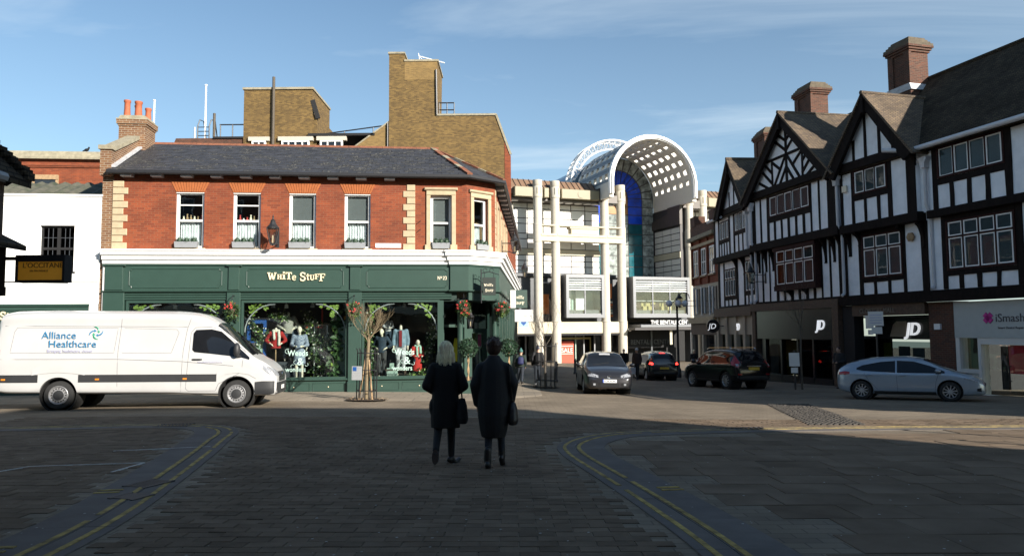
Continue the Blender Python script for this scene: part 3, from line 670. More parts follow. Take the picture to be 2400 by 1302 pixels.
mb = MB(MDo); mb.box(0, .1, 0, .05, -.55, 1.7); mb.box(.8, .9, 0, .05, -.55, 1.7); mb.box(.1, .8, 0, .05, 1.58, 1.7); mb.box(.1, .8, 0, .05, -.55, -.1); door = mb.build('door', M_green, WS)
mb = MB(MDo); mb.box(.1, .8, .02, .026, -.1, 1.58); mb.build('pane', M_glass, door); mb = MB(MDo); mb.tube([(.85, -.01, .4), (.85, -.06, .4), (.85, -.06, .75), (.85, -.01, .75)], .012, 6); mb.build('handle', M_gold, door)
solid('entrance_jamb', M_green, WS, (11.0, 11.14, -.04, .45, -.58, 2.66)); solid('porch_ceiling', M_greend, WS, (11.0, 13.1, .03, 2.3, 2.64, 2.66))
mb = MB(); mb.prism([(10.95, -.02), (11.9, -.02), (PB.x, PB.y), (13.2, 2.2), (11.0, 2.2)], -.62, -.5, 'z'); mb.build('porch_step', M_stonegrey, WS)
# side street front
mb = MB(MSD)
for i in range(11): x = .05 + i * 2.05; mb.box(x, x + .3, -.14, .1, -1.6, 2.945)
mb.build('side_pilasters', M_green, WS)
mb = MB(MSD); mb.box(.35, 22.9, -.02, .1, -1.6, .1); mb.box(.35, 22.9, -.02, .1, 2.4, 2.945); mb.build('side_shopfront', M_green, WS)
for i in range(10):
    mb = MB(MSD); x = .35 + i * 2.05; mb.box(x, x + 1.75, .03, .036, .1, 2.4); mb.build('pane', M_glassd, WS)
mb = MB(MSD); mb.box(.3, 22.9, .9, 1.0, -1.5, 2.7); mb.build('side_interior', M_dark, WS)
mb = MB(MSD); mb.box(.0, 22.95, .05, .26, 2.63, 4.36); mb.build('side_backing_wall', M_greend, WS)
mb = MB(MSD); mb.box(23.0, 23.05, 0.003, 5.6, -1.6, 6.9); mb.build('end_wall', M_oldbrick, WS)
# eaves: soffit board, brackets, gutter
e_path = [(-.1, 0), (PA.x, 0), (PB.x, PB.y), (PC.x, PC.y)]
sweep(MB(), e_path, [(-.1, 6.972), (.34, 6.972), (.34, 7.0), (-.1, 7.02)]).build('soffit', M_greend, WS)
k = 0
while .3 + k * .975 < 9.9:
    x = .3 + k * .975; mb = MB(); mb.cbox(x, x + .36, -.3, -.01, 6.87, 6.97, .02); mb.build('eaves_bracket', M_grey, WS); k += 1
mb = MB(MSD)
for i in range(20): mb.box(.6 + i * 1.1, .95 + i * 1.1, -.3, -.01, 6.87, 6.97)
mb.build('side_eaves_brackets', M_grey, WS)
sweep(MB(), e_path, [(.3, 6.96), (.33, 6.93), (.39, 6.93), (.42, 6.97), (.42, 7.06), (.3, 7.06)]).build('gutter', M_black, WS)
# roof
RY, RZ = 3.0, 8.78
ridge_end = Vector((10.75, RY)); def_e = .38
EA = (-.1, -.38); EB = (12.07, -.38); EC = (13.39, PB.y - .18); ED = (PC.x + .36, PC.y); RB = ridge_end + sd * 20
mb = MB()
mb.add([(EA[0], EA[1], 7.03), (EB[0], EB[1], 7.03), (ridge_end.x, RY, RZ), (-.1, RY, RZ), (EC[0], EC[1], 7.03), (ED[0], ED[1], 7.03), (RB.x, RB.y, RZ), (-.1, 6.4, 7.03), (8, 6.4, 7.03), (PC.x - 5, PC.y, 7.03)],
       [(0, 1, 2, 3), (1, 4, 2), (4, 5, 6, 2), (3, 2, 8, 7), (2, 6, 9, 8)])
mb.build('roof', M_slateb, WS)
sl_ = math.hypot(RY + .38, RZ - 7.03); pitch = math.atan2(RZ - 7.03, RY + .38); nrow = 16; rh = sl_ / nrow
rl = [MB() for _ in range(2)]; SLm = []
for k in range(2):
    t = MB(); t.box(-.142, .142, -.0, rh * 1.45, 0, .008); o = t.build('slate', (M_slate, M_slate2)[k]); SLm.append(o.data); bpy.data.objects.remove(o)
MR = Matrix.Translation((-.1, -.38, 7.045)) @ Matrix.Rotation(pitch, 4, 'X')
cnt = 0; rest = MB(MR)
for r_ in range(nrow):
    hip = 12.07 + (ridge_end.x - 12.07) * (r_ + .9) / nrow; x = .15 + (r_ % 2) * .147
    while x < hip:
        k = 1 if rnd.random() < .3 else 0; tilt = R(2.2) + rnd.gauss(0, .006)
        if cnt < 300:
            o = inst(SLm[k], 'slate', WS); o.matrix_local = MR @ Matrix.Translation((x, r_ * rh, .014 + rnd.uniform(0, .004))) @ Matrix.Rotation(-tilt, 4, 'X') @ Matrix.Rotation(rnd.gauss(0, .006), 4, 'Z'); cnt += 1
        else:
            rest.M = MR @ Matrix.Translation((x, r_ * rh, .014 + rnd.uniform(0, .004))) @ Matrix.Rotation(-tilt, 4, 'X') @ Matrix.Rotation(rnd.gauss(0, .006), 4, 'Z'); rest.cur = k; rest.box(-.142, .142, 0, rh * 1.45, 0, .008)
        x += .294
o = rest.build('slates', [M_slate, M_slate2], WS); o['kind'] = 'stuff'
def slate_fan(A, B, C, name):
    """courses of slates on a triangular or long slope A-B (eaves) up to C"""
    A, B, C = Vector(A), Vector(B), Vector(C); mb = MB(); n = 15; nn = (B - A).cross(C - A).normalized()
    for i in range(n):
        t0, t1 = i / n, min(1, (i + 1.15) / n); a = A.lerp(C, t0); b = B.lerp(C, t0); c = B.lerp(C, t1); d = A.lerp(C, t1)
        mb.add([a + nn * .022, b + nn * .022, c + nn * .008, d + nn * .008, a, b], [(0, 1, 2, 3), (0, 4, 5, 1)])
    return mb.build(name, M_slate, WS)
slate_fan((EB[0], EB[1], 7.04), (EC[0], EC[1], 7.04), (ridge_end.x, RY, RZ), 'chamfer_slates')
mb = MB(); n = 15
for i in range(n):
    t0, t1 = i / n, (i + 1) / n; a0 = Vector((EC[0], EC[1], 7.04)).lerp(Vector((ridge_end.x, RY, RZ)), t0); b0 = Vector((ED[0], ED[1], 7.04)).lerp(Vector((RB.x, RB.y, RZ)), t0); a1 = Vector((EC[0], EC[1], 7.04)).lerp(Vector((ridge_end.x, RY, RZ)), t1); b1 = Vector((ED[0], ED[1], 7.04)).lerp(Vector((RB.x, RB.y, RZ)), t1); u_ = Vector((.01, 0, .02))
    mb.add([a0 + u_, b0 + u_, b1 + u_ * .4, a1 + u_ * .4, a0, b0], [(0, 1, 2, 3), (0, 4, 5, 1)])
mb.build('side_slates', M_slate, WS)
x = 0
while x < 10.6:
    mb = MB(); mb.prism([(-.13, -.06), (0, .05), (.13, -.06), (.11, -.08), (0, .02), (-.11, -.08)], 0, .43, 'x'); mb.build('ridge_tile', M_ridge, WS, loc=(x, RY, RZ + .03)); x += .44
for P, Q in (((ridge_end.x, RY, RZ), (EB[0], EB[1], 7.06)), ((ridge_end.x, RY, RZ), (EC[0], EC[1], 7.06))):
    P, Q = Vector(P), Vector(Q); n = 9
    for i in range(n):
        a = P.lerp(Q, i / n); b = P.lerp(Q, (i + .97) / n); mb = MB(); mb.bar(a + Vector((0, 0, .03 + .01 * (i % 2))), b + Vector((0, 0, .03 + .01 * (i % 2))), .2, .06); mb.build('hip_tile', M_ridge if i % 3 else M_stonegrey, WS)
# party wall parapet with sloping coping, chimney stack and four pots
mb = MB(); mb.prism([(-.22, 6.9), (3.2, 6.9), (3.2, 8.95), (2.4, 8.85), (-.02, 7.78), (-.22, 7.78)], -.38, -.02, 'x'); mb.build('parapet', M_oldbrick, WS)
mb = MB(); mb.prism([(-.28, 7.78), (-.02, 7.78), (2.1, 8.74), (2.1, 8.88), (-.04, 7.92), (-.28, 7.92)], -.43, .03, 'x'); mb.build('coping', M_stonegrey, WS)
mb = MB(); mb.prism([(-.2, 7.18), (2.3, 8.52), (2.3, 8.6), (-.2, 7.26)], -.018, .12, 'x'); mb.build('flashing', M_lead, WS)
ch = MB(); ch.box(-.72, .22, 2.0, 2.95, 6.9, 9.2); ch.box(-.75, .25, 1.97, 2.98, 9.2, 9.27); ch.box(-.79, .29, 1.93, 3.02, 9.27, 9.43); chim = ch.build('chimney', M_oldbrick, WS)
mb = MB(); mb.box(-.8, .3, 1.92, 3.03, 9.43, 9.47); mb.prism([(-.76, 9.47), (.26, 9.47), (.18, 9.6), (-.68, 9.6)], 2.0, 2.95); mb.build('chimney_cap', M_stonegrey, chim)
for x, y, h, r_ in ((-.52, 2.2, .62, .115), (-.3, 2.6, .55, .11), (-.12, 2.2, .58, .13), (.06, 2.65, .46, .11)):
    mb = MB(); mb.lathe([(r_ * 1.08, 0), (r_ * 1.02, .05), (r_ * .9, h * .5), (r_ * .88, h - .1), (r_ * 1.06, h - .07), (r_ * 1.05, h), (r_ * .8, h), (r_ * .78, h - .1)], (x, y, 9.59), 14); mb.build('chimney_pot', M_pot, chim, smooth=True)
# lettering: chunky serif capitals made from block letters with slab serifs
def slab_letters(parent, word, x, y, z, hgt, mt, name='sign_letter', M=None, ext=.02):
    """word as (char, scale, rise) list; returns end x"""
    for ch_, k, rise in word:
        h = hgt * k; w = h * {'W': 1.18, 'H': .92, 'i': .42, 'T': .82, 'e': .66, 'S': .68, 't': .52, 'U': .86, 'F': .74, ' ': .42, 'N': .9, 'o': .5, '2': .6, '3': .58, 'u': .8}.get(ch_, .7)
        if ch_ == ' ': x += w; continue
        mb = MB(M or Matrix()); st = h * .2; zb = z + rise * hgt; y0, y1 = y - ext, y + .004
        def bx_(a, b, c, d): mb.box(x + a * w, x + b * w, y0, y1, zb + c * h, zb + d * h)
        def ln(p, q, t=.2): mb.M = (M or Matrix()); a = Vector((x + p[0] * w, (y0 + y1) / 2, zb + p[1] * h)); b = Vector((x + q[0] * w, (y0 + y1) / 2, zb + q[1] * h)); mb.bar(a, b, abs(y1 - y0) * (.96 + .03 * rnd.random()), t * h, (1, 0, .3))
        def arc(cx, cz, rx, rz_, a0, a1, n=9, t=.16):
            pts = [(cx + rx * math.cos(R(a0 + (a1 - a0) * i / n)), cz + rz_ * math.sin(R(a0 + (a1 - a0) * i / n))) for i in range(n + 1)]
            for p, q in zip(pts, pts[1:]): ln(p, q, t)
        if ch_ == 'W': ln((.14, .95), (.34, .08), .19); ln((.34, .08), (.5, .8), .12); ln((.5, .8), (.68, .08), .19); ln((.68, .08), (.88, .95), .12); bx_(0, .32, .92, 1.02); bx_(.74, 1, .92, 1.02); bx_(.4, .6, .84, .92)
        elif ch_ == 'H': bx_(.12, .34, 0, 1); bx_(.66, .88, 0, 1); bx_(.34, .66, .44, .57); [bx_(a, a + .42, c, c + .1) for a in (.02, .56) for c in (0, .9)]
        elif ch_ == 'i': bx_(.26, .76, .05, .66); bx_(0, 1, 0, .1); bx_(.05, .7, .58, .68); bx_(.22, .78, .8, 1.0)
        elif ch_ == 'T': bx_(.38, .64, 0, .9); bx_(0, 1, .88, 1); bx_(0, .1, .7, .88); bx_(.9, 1, .7, .88); bx_(.24, .78, 0, .1)
        elif ch_ == 'e': arc(.5, .42, .4, .36, 20, 320, 12); bx_(.14, .9, .38, .5)
        elif ch_ == 'S': arc(.5, .74, .36, .22, 20, 270, 9); arc(.5, .27, .38, .24, -160, 90, 9); bx_(.8, .9, .7, .98); bx_(.08, .18, .02, .34)
        elif ch_ == 't': bx_(.3, .62, .12, .95); bx_(0, 1, .6, .72); arc(.66, .16, .22, .14, 180, 330, 5)
        elif ch_ in 'Uu': bx_(.1, .32, .3, 1); bx_(.7, .88, .3, 1); arc(.5, .32, .3, .28, 180, 360, 8, .17); bx_(0, .42, .9, 1); bx_(.58, 1, .9, 1)
        elif ch_ == 'F': bx_(.16, .42, 0, 1); bx_(0, 1, .89, 1); bx_(.42, .78, .46, .57); bx_(0, .58, 0, .1); bx_(.9, 1, .7, .9); bx_(.72, .8, .38, .66)
        elif ch_ == 'N': bx_(.1, .26, 0, 1); bx_(.76, .9, 0, 1); ln((.16, .98), (.84, .04), .18); bx_(0, .36, 0, .08); bx_(.66, 1, .92, 1)
        elif ch_ == 'o': arc(.5, .5, .4, .36, 0, 360, 12)
        elif ch_ == '2': arc(.48, .7, .36, .24, -30, 170, 8); ln((.78, .56), (.14, .06), .16); bx_(.08, .92, 0, .13)
        elif ch_ == '3': arc(.44, .74, .34, .22, -80, 150, 8); arc(.44, .28, .38, .25, -150, 85, 8)
        mb.build(name, mt, parent); x += w * 1.06
    return x
WORD = [('W', 1.0, 0), ('H', .66, .12), ('i', 1.0, .12), ('T', .95, .1), ('e', .8, -.02), (' ', 1, 0), ('S', 1.12, -.08), ('t', .85, .04), ('U', .72, .02), ('F', .72, .12), ('F', 1.0, -.12)]
slab_letters(WS, WORD, 5.13, -.1, 3.36, .262, M_gold, ext=.04)
slab_letters(WS, [('N', 1, 0), ('o', .75, .3), (' ', .5, 0), ('2', 1, 0), ('3', 1, 0)], 10.92, -.1, 3.38, .12, M_cream, ext=.012)
# street name plate
solid('street_name_plate', M_white, WS, (8.77, 9.65, -.02, -.004, 4.51, 4.66))
for z in (5.05, 5.35):
    mb = MB(); mb.tube([(10.2, -.01, z), (10.28, -.12, z + .06), (10.34, -.14, z + .1)], .012, 5); mb.build('wall_hook', M_black, WS)

# ------------------------------------------------------------------ white rendered building left of the corner shop
WB = thing('white_rendered_shop', 'white rendered two storey shop adjoining the red brick corner shop', 'shop', (-13.488, 24.765, 0), R(6.1))
mb = wall_open(MB(), -14, -.375, 2.58, 6.2, -.01, .3, [(-2.3, -1.21, 3.66, 5.2)]); mb.build('wall', M_render, WB)
solid('coping', M_white, WB, (-14, -.34, -.05, .34, 6.2, 6.27)); solid('string_course', M_white, WB, (-14, -.38, -.05, -.012, 3.33, 3.37))
solid('side_wall', M_render, WB, (-14, -13.8, .3, 6, -.6, 6.2))
f = MB(); a, b, z0, z1 = -2.3, -1.21, 3.66, 5.2
f.box(a, a + .06, .1, .18, z0, z1); f.box(b - .06, b, .1, .18, z0, z1); f.box(a + .06, b - .06, .1, .18, z1 - .06, z1); f.box(a + .06, b - .06, .1, .18, z0, z0 + .06); f.box(-1.8, -1.7, .1, .18, z0 + .06, z1 - .06); f.box(a + .06, -1.8, .1, .17, 4.4, 4.48); f.box(-1.7, b - .06, .1, .17, 4.4, 4.48)
w = f.build('window', M_blackm, WB)
for x0, x1 in ((a + .06, -1.8), (-1.7, b - .06)):
    for c, d in ((z0 + .06, 4.4), (4.48, z1 - .06)):
        p = MB(); p.box(x0, x1, .14, .146, c, d); p.build('pane', M_glassd, w)
        g = MB()
        for k in (1, 2): g.box(x0 + (x1 - x0) * k / 3 - .008, x0 + (x1 - x0) * k / 3 + .008, .125, .135, c, d)
        g.box(x0, x1, .124, .134, (c + d) / 2 - .008, (c + d) / 2 + .008); g.build('glazing_bars', M_greyd, w)
solid('window_sill', M_blackm, WB, (-2.33, -1.15, -.03, .1, 3.60, 3.66)); solid('window_head', M_white, WB, (-2.45, -1.1, -.03, -.012, 5.21, 5.25))
solid('room_interior', M_dark, WB, (-3, -.6, 1.6, 1.7, 3.4, 5.6), (-3, -2.9, .3, 1.6, 3.4, 5.6), (-.7, -.6, .3, 1.6, 3.4, 5.6), (-3, -.6, .3, 1.7, 5.5, 5.6))
for x, z, h in ((-2.1, 3.75, .3), (-1.9, 3.72, .22)): mb = MB(); mb.lathe([(.05, 0), (.06, h * .5), (.03, h)], (x, .3, z), 8); mb.build('ornament', M_white, WB)
solid('shop_fascia', M_green, WB, (-14, -.62, -.12, .1, 1.98, 2.5)); solid('fascia_cap', M_green, WB, (-14, -.6, -.17, .1, 2.5, 2.575)); solid('fascia_band', M_green, WB, (-14, -.62, -.15, -.12, 2.36, 2.4), (-14, -.62, -.15, -.12, 1.96, 2.0))
mb = MB(); mb.cbox(-.62, -.4, -.15, .3, -.5, 2.57, .01); mb.build('end_pier', M_white, WB)
slab_letters(WB, WORD, -4.35, -.125, 2.08, .235, M_gold, ext=.03)
for i in range(4):
    x = -13.6 + i * 3.3; f = MB(); f.box(x, x + .12, -.1, .1, -.5, 1.98); f.box(x + .12, x + 3.3, -.1, .1, -.5, .1); w = f.build('shop_window', M_green, WB); p = MB(); p.box(x + .12, x + 3.3, 0, .006, .1, 1.98); p.build('pane', M_glassd, w)
solid('shop_interior', M_dark, WB, (-13.8, -.5, 2.5, 2.6, -.5, 2.5), (-13.8, -.5, .3, 2.5, 2.45, 2.55))
mb = MB(); mb.tube([(-.2, -.07, 3.5), (-.2, -.07, -.5)], .045, 8); mb.tube([(-.3, -.12, 4.3), (-.2, -.07, 4.1), (-.2, -.07, 3.5)], .045, 8); mb.build('downpipe', M_white, WB)
# mossy corrugated lean-to roof behind its parapet
M_moss = mat('mossy_corrugated_roof', (.07, .085, .05), .9, var=.4, scale=3, bump=.4, col2=(.12, .11, .085))
mb = MB(); mb.grid(70, 3, lambda u, v: (-9 + 8.55 * u, 1.2 + 3.4 * v, 6.05 + 1.5 * v + .05 * math.sin(u * 320))); mb.build('lean_to_roof', M_moss, WB, smooth=True)
solid('lean_to_wall', M_render, WB, (-9, -.5, 4.55, 4.65, 2, 7.45))

# ------------------------------------------------------------------ red brick building with stone coping behind the white shop
RB_ = thing('parapeted_brick_building', 'orange red brick building with pale stone parapet behind the white shop', 'building', (-36.5, 38.6, 0), R(5.5))
solid('wall', M_redbrick, RB_, (0, 15.2, 0, 8, -.8, 11.05), (4.0, 8.6, -.05, 0, 10.55, 10.75))
mb = MB(); mb.prism([(-.25, 11.05), (.15, 11.05), (.15, 11.18), (.05, 11.5), (-.1, 11.5), (-.25, 11.16)], 9.3, 15.2, 'x'); mb.build('coping', M_stonegrey, RB_)
mb = MB(); mb.prism([(-.25, 11.05), (.15, 11.05), (.15, 11.18), (.05, 11.5), (-.1, 11.5), (-.25, 11.16)], 0, 9.26, 'x'); mb.build('coping', M_stonegrey, RB_)
for z in (10.62, 10.7): solid('corbel_course', M_redbrick, RB_, (9.3, 15.1, -.06 - (z - 10.6) * .4, -.002, z, z + .06))
mb = MB(); mb.box(9.4, 11.9, -.1, .02, 9.95, 10.2); mb.box(9.4, 11.9, -.06, .02, 8.2, 8.35); mb.box(9.4, 9.55, -.06, .02, 8.35, 9.95); mb.box(11.75, 11.9, -.06, .02, 8.35, 9.95); mb.box(10.55, 10.67, -.06, .02, 8.35, 9.95)
w = mb.build('window', M_wood, RB_); solid('pane', M_glassk, w, (9.55, 10.55, -.03, -.01, 8.35, 9.95), (10.67, 11.75, -.03, -.01, 8.35, 9.95))
# pigeon on the coping
mb = MB(); mb.ball((0, 0, .1), (.07, .15, .075)); mb.ball((0, -.15, .2), (.04, .045, .045)); mb.tube([(0, -.12, .15), (0, -.15, .2)], [.05, .035], 8); mb.tube([(0, .1, .09), (0, .28, .06)], [.05, .015], 6); mb.tube([(0, -.19, .2), (0, -.22, .195)], [.012, .004], 5); mb.tube([(.02, 0, .05), (.02, 0, 0)], .008, 5); mb.tube([(-.02, 0, .05), (-.02, 0, 0)], .008, 5)
pig = mb.build('pigeon', M_blackm, None, smooth=True); tag(pig, 'dark pigeon perched on the pale stone parapet coping', 'bird')
pig.location = Matrix.Translation((-36.5, 38.6, 0)) @ Matrix.Rotation(R(5.5), 4, 'Z') @ Vector((13.3, -.02, 11.5)); pig.rotation_euler = (0, 0, R(70)); pig.scale = (1.1,) * 3

# ------------------------------------------------------------------ old timber building at the left edge, in shade
LT = thing('timber_framed_shop', 'dark old timber framed shop with tiled pent roof at the left edge', 'shop', (-6.08, 2.3, 0))
solid('upper_wall', M_oak, LT, (-6, 0, 0, 6.45, 2.13, 3.5)); solid('lower_wall', M_cream, LT, (-6, -.75, 0, 6.4, -.3, 2.13))
for y in (5.0, 5.55, 6.0): solid('plaster_panel', M_cream, LT, (-.02, .006, y, y + .33, 2.22, 2.6))
for y in (4.85, 5.38, 5.92, 6.36): solid('post', M_timber, LT, (-.03, .03, y, y + .1, 2.13, 2.7))
solid('post', M_timber, LT, (-.3, .02, 6.4, 6.5, 2.13, 2.7)); solid('plaster_panel', M_cream, LT, (-.62, -.32, 6.44, 6.458, 2.22, 2.6)); solid('jetty_beam', M_timber, LT, (-6, .035, 0, 6.5, 2.05, 2.16))
mb = MB(); mb.prism([(-.55, 3.02), (.18, 2.66), (.18, 2.60), (-.55, 2.94)], 0, 6.62); mb.build('pent_roof', M_tiled, LT)
mb = MB(); mb.prism([(-2.4, 5.75), (.16, 3.47), (.16, 3.38), (-2.4, 5.62)], 0, 6.7); mb.build('roof', M_tiled, LT); mb = MB(); mb.prism([(-2.4, 5.63), (.02, 3.48), (-.1, 3.4), (-2.4, 5.4)], 6.55, 6.64); mb.build('bargeboard', M_timber, LT)
mb = MB(); mb.prism([(-6, 3.4), (-4.6, 5.6), (-2.4, 5.6), (-.02, 3.48), (-.02, 3.4)], .1, 6.5); mb.build('gable_wall', M_oak, LT)
r2 = random.Random(5); mb = MB()
for i in range(60):
    t = i / 60; x = -2.4 + 2.56 * t; z = 5.75 - 2.28 * t; mb.box(x, x + .06, 6.6, 6.73 + r2.random() * .05, z - .03, z + .05 + r2.random() * .03)
mb.build('verge_tiles', M_tiled, LT)
mb = MB(); mb.tube([(.17, .2, 3.42), (.17, 6.2, 3.42)], .06, 8); mb.build('gutter', M_grey, LT); solid('eaves_board', M_white, LT, (.02, .06, .1, 6.0, 3.2, 3.36))
# its hanging sign
OS = thing('hanging_sign', 'orange hanging shop sign with dark frame on the timber building', 'sign', (-5.74, 9.0, 2.4))
solid('frame', M_blackm, OS, (-.30, .30, -.06, .10, .075, .155), (-.30, -.272, -.06, .10, -.15, .075), (.272, .30, -.06, .10, -.15, .075), (-.30, .30, -.06, .10, -.178, -.15))
solid('panel', mat('orange_sign_face', (.75, .34, .03), .5, var=.06, emit=.05), OS, (-.272, .272, -.045, .085, -.15, .075)); text_mesh('lettering', "L'OCCITANE", .086, mat('brown_letter', (.13, .07, .015), .6), OS, (-.218, -.048, -.0), ext=.003)  # sign face glows faintly, emission added to lift it in the shade
text_mesh('small_lettering', "EN PROVENCE", .034, MATS['brown_letter'], OS, (-.13, -.048, -.05), ext=.002)
mb = MB(); mb.box(-.62, -.28, .0, .04, .1, .14); mb.tube([(-.62, .02, -.165), (.3, .02, -.185)], .006, 5); mb.build('bracket', M_blackm, OS)

# ------------------------------------------------------------------ tall brown brick block behind the corner shop
BB = thing('brown_brick_block', 'tall stepped brown brick block with flat roofs behind the corner shop', 'building', (0, 50, 0))
def bprism(name, pts, y0, y1, mt): mb = MB(); mb.prism(pts, y0, y1); return mb.build(name, mt, BB)
bprism('stack_wall', [(-8.41, -1), (-8.41, 20.75), (-7.36, 20.75), (-7.36, 20.2), (-5.06, 20.2), (-5.12, 16.4), (-1.02, 16.3), (-.45, 14.6), (-.45, -1)], 0, 3.4, M_brown)
bprism('corner_wall', [(-.447, -1), (-.447, 14.6), (-.02, 13.5), (-.02, -1)], -.02, 3.4, M_redbrick)
bprism('yellow_panel', [(-7.34, 18.9), (-7.34, 20.19), (-5.08, 20.19), (-5.08, 18.9)], -.012, 0, M_brown2)
for x0, x1, z in ((-8.47, -7.3, 20.75), (-7.36, -4.98, 20.2), (-5.16, -.98, 16.36)): solid('coping', M_stonegrey, BB, (x0, x1, -.06, 3.45, z, z + .13))
mb = MB(); mb.bar((-1.0, -.0, 16.4), (-.02, 0, 13.62), .14, .12, (0, 1, 0)); mb.build('raking_coping', M_stonegrey, BB); solid('corner_stone', M_col, BB, (-.5, .12, -.1, 3.4, 8.6, 10.1)); mb = MB(); mb.box(-.3, .35, -.12, 3.3, 8.45, 8.6); mb.build('corner_cornice', M_col, BB)
bprism('gable_wall', [(-11.6, -1), (-11.6, 13.6), (-8.42, 15.95), (-8.42, -1)], .1, 3, M_brown2)
mb = MB(); mb.bar((-11.6, .3, 13.66), (-8.42, .3, 16.0), .5, .1); mb.build('gable_coping', M_stonegrey, BB)
bprism('rear_wall', [(-24.5, -1), (-24.5, 14.1), (-11.5, 14.1), (-11.5, -1)], .5, 8, M_brown)
bprism('roof_house', [(-18.5, 14), (-18.5, 18.35), (-13.75, 18.35), (-13.75, 14)], .2, 5, M_brown); solid('coping', M_stonegrey, BB, (-18.58, -13.68, .1, 5.1, 18.35, 18.5))
solid('pier', M_brown, BB, (-13.85, -13.45, .3, 4.8, 14, 16.6)); mb = MB(); mb.bar((-13.75, .25, 17.6), (-13.35, .25, 16.3), .3, .14, (0, 1, 0)); mb.build('sloping_trim', M_blackm, BB)
bprism('parapet_wall', [(-23.6, 14), (-23.2, 15.0), (-18.6, 15.0), (-18.6, 14)], .3, 2, M_darkbrick)
for a, b in ((-17.85, -16.9), (-15.8, -13.9), (-13.15, -11.6)):
    f = MB(); f.box(a, b, -.0, .2, 14.0, 14.12); f.box(a, b, 0, .2, 14.62, 14.7); f.box(a, a + .1, 0, .2, 14.12, 14.62); f.box(b - .1, b, 0, .2, 14.12, 14.62)
    n = int((b - a) / .45)
    for k in range(1, n): x = a + (b - a) * k / n; f.box(x - .04, x + .04, .02, .2, 14.12, 14.62)
    w = f.build('window', M_white, BB); solid('pane', M_glassk, w, (a + .1, b - .1, .1, .12, 14.12, 14.62)); solid('lintel', M_col, BB, (a - .25, b + .25, .02, .3, 14.72, 15.0))
solid('flat_roof', M_blackm, BB, (-14.0, -9.4, .05, 5, 15.05, 15.22), (-20.6, -18.5, .2, 3, 14.95, 15.08))
def pole(parent, name, pts, r_, mt): mb = MB(); mb.tube(pts, r_, 6); return mb.build(name, mt, parent)
pole(BB, 'soil_pipe', [(-16.4, .05, 13.6), (-16.4, .05, 19.2)], .1, M_barkd)
for k, (a, b, c, d) in enumerate(((-13.5, 15.25, -8.6, 15.9), (-20.3, 16.02, -18.55, 16.02), (-5.05, 17.45, -3.95, 17.45), (-5.05, 16.95, -3.95, 16.95), (-20.3, 15.1, -18.55, 15.1))): pole(BB, 'roof_rail', [(a, .6, b), (c, .6, d)], .045, M_black)
for x, z0, z1 in ((-20.25, 15.1, 16.05), (-19.4, 15.1, 16.0), (-5.0, 16.4, 17.5), (-4.45, 16.4, 17.45), (-3.95, 16.4, 17.45), (-11.6, 14.9, 15.5), (-9.6, 14.9, 15.75)): pole(BB, 'rail_post', [(x, .6, z0), (x, .6, z1)], .04, M_black)
for x in (-21.75, -20.95):
    pole(BB, 'ladder_rail', [(x, .4, 14.9), (x, .4, 15.9), (x + .1, .5, 16.35), (x + .2, .9, 16.35), (x + .25, 1.2, 15.2)], .04, M_black)
for z in (15.2, 15.5, 15.8): pole(BB, 'ladder_rung', [(-21.75, .4, z), (-20.95, .4, z)], .03, M_black)
pole(BB, 'roof_vent', [(-20.65, .5, 14.9), (-20.65, .5, 16.8)], .09, M_barkd); pole(BB, 'white_vent', [(-21.95, .4, 14.9), (-21.95, .4, 15.8)], .06, M_lead)
pole(BB, 'stack_pipe', [(-5.1, -.06, 16.4), (-5.15, -.06, 19.6)], .07, M_black); pole(BB, 'wall_pipe', [(-8.5, .0, 13.9), (-8.5, .0, 15.9)], .05, M_black)
def top_pole(label, cat, name, x, z0, z1, r_): mb = MB(); mb.lathe([(r_, z0), (r_ * .8, z1 - .1), (r_ * 1.5, z1 - .08), (r_ * 1.2, z1)], (x, 50.8, 0), 8); tag(mb.build(name, M_steelw), label, cat)
top_pole('tall white flagpole on the brown block beside a roof ladder', 'flagpole', 'flagpole', -21.4, 14.9, 18.95, .07); top_pole('shorter white flagpole rising behind the brick chimney with pots', 'flagpole', 'flagpole', -25.0, 9, 17.9, .065)
AE = thing('television_aerial', 'television aerial on top of the tall brown brick stack', 'aerial', (-5.7, 51, 20.33)); pole(AE, 'mast', [(0, 0, 0), (0, 0, .35)], .03, M_lead); pole(AE, 'boom', [(-.75, 0, .62), (1.05, 0, .12)], .035, M_steelw)
for k in range(9): t = k / 8; x = -.7 + 1.7 * t; z = .61 - .47 * t; pole(AE, 'element', [(x, -.18, z), (x, .18, z)], .012, M_steelw)
pole(AE, 'reflector', [(-.72, 0, .35), (-.8, 0, .85)], .02, M_steelw); pole(AE, 'reflector', [(-.5, -.1, .3), (-.72, 0, .6)], .02, M_steelw)

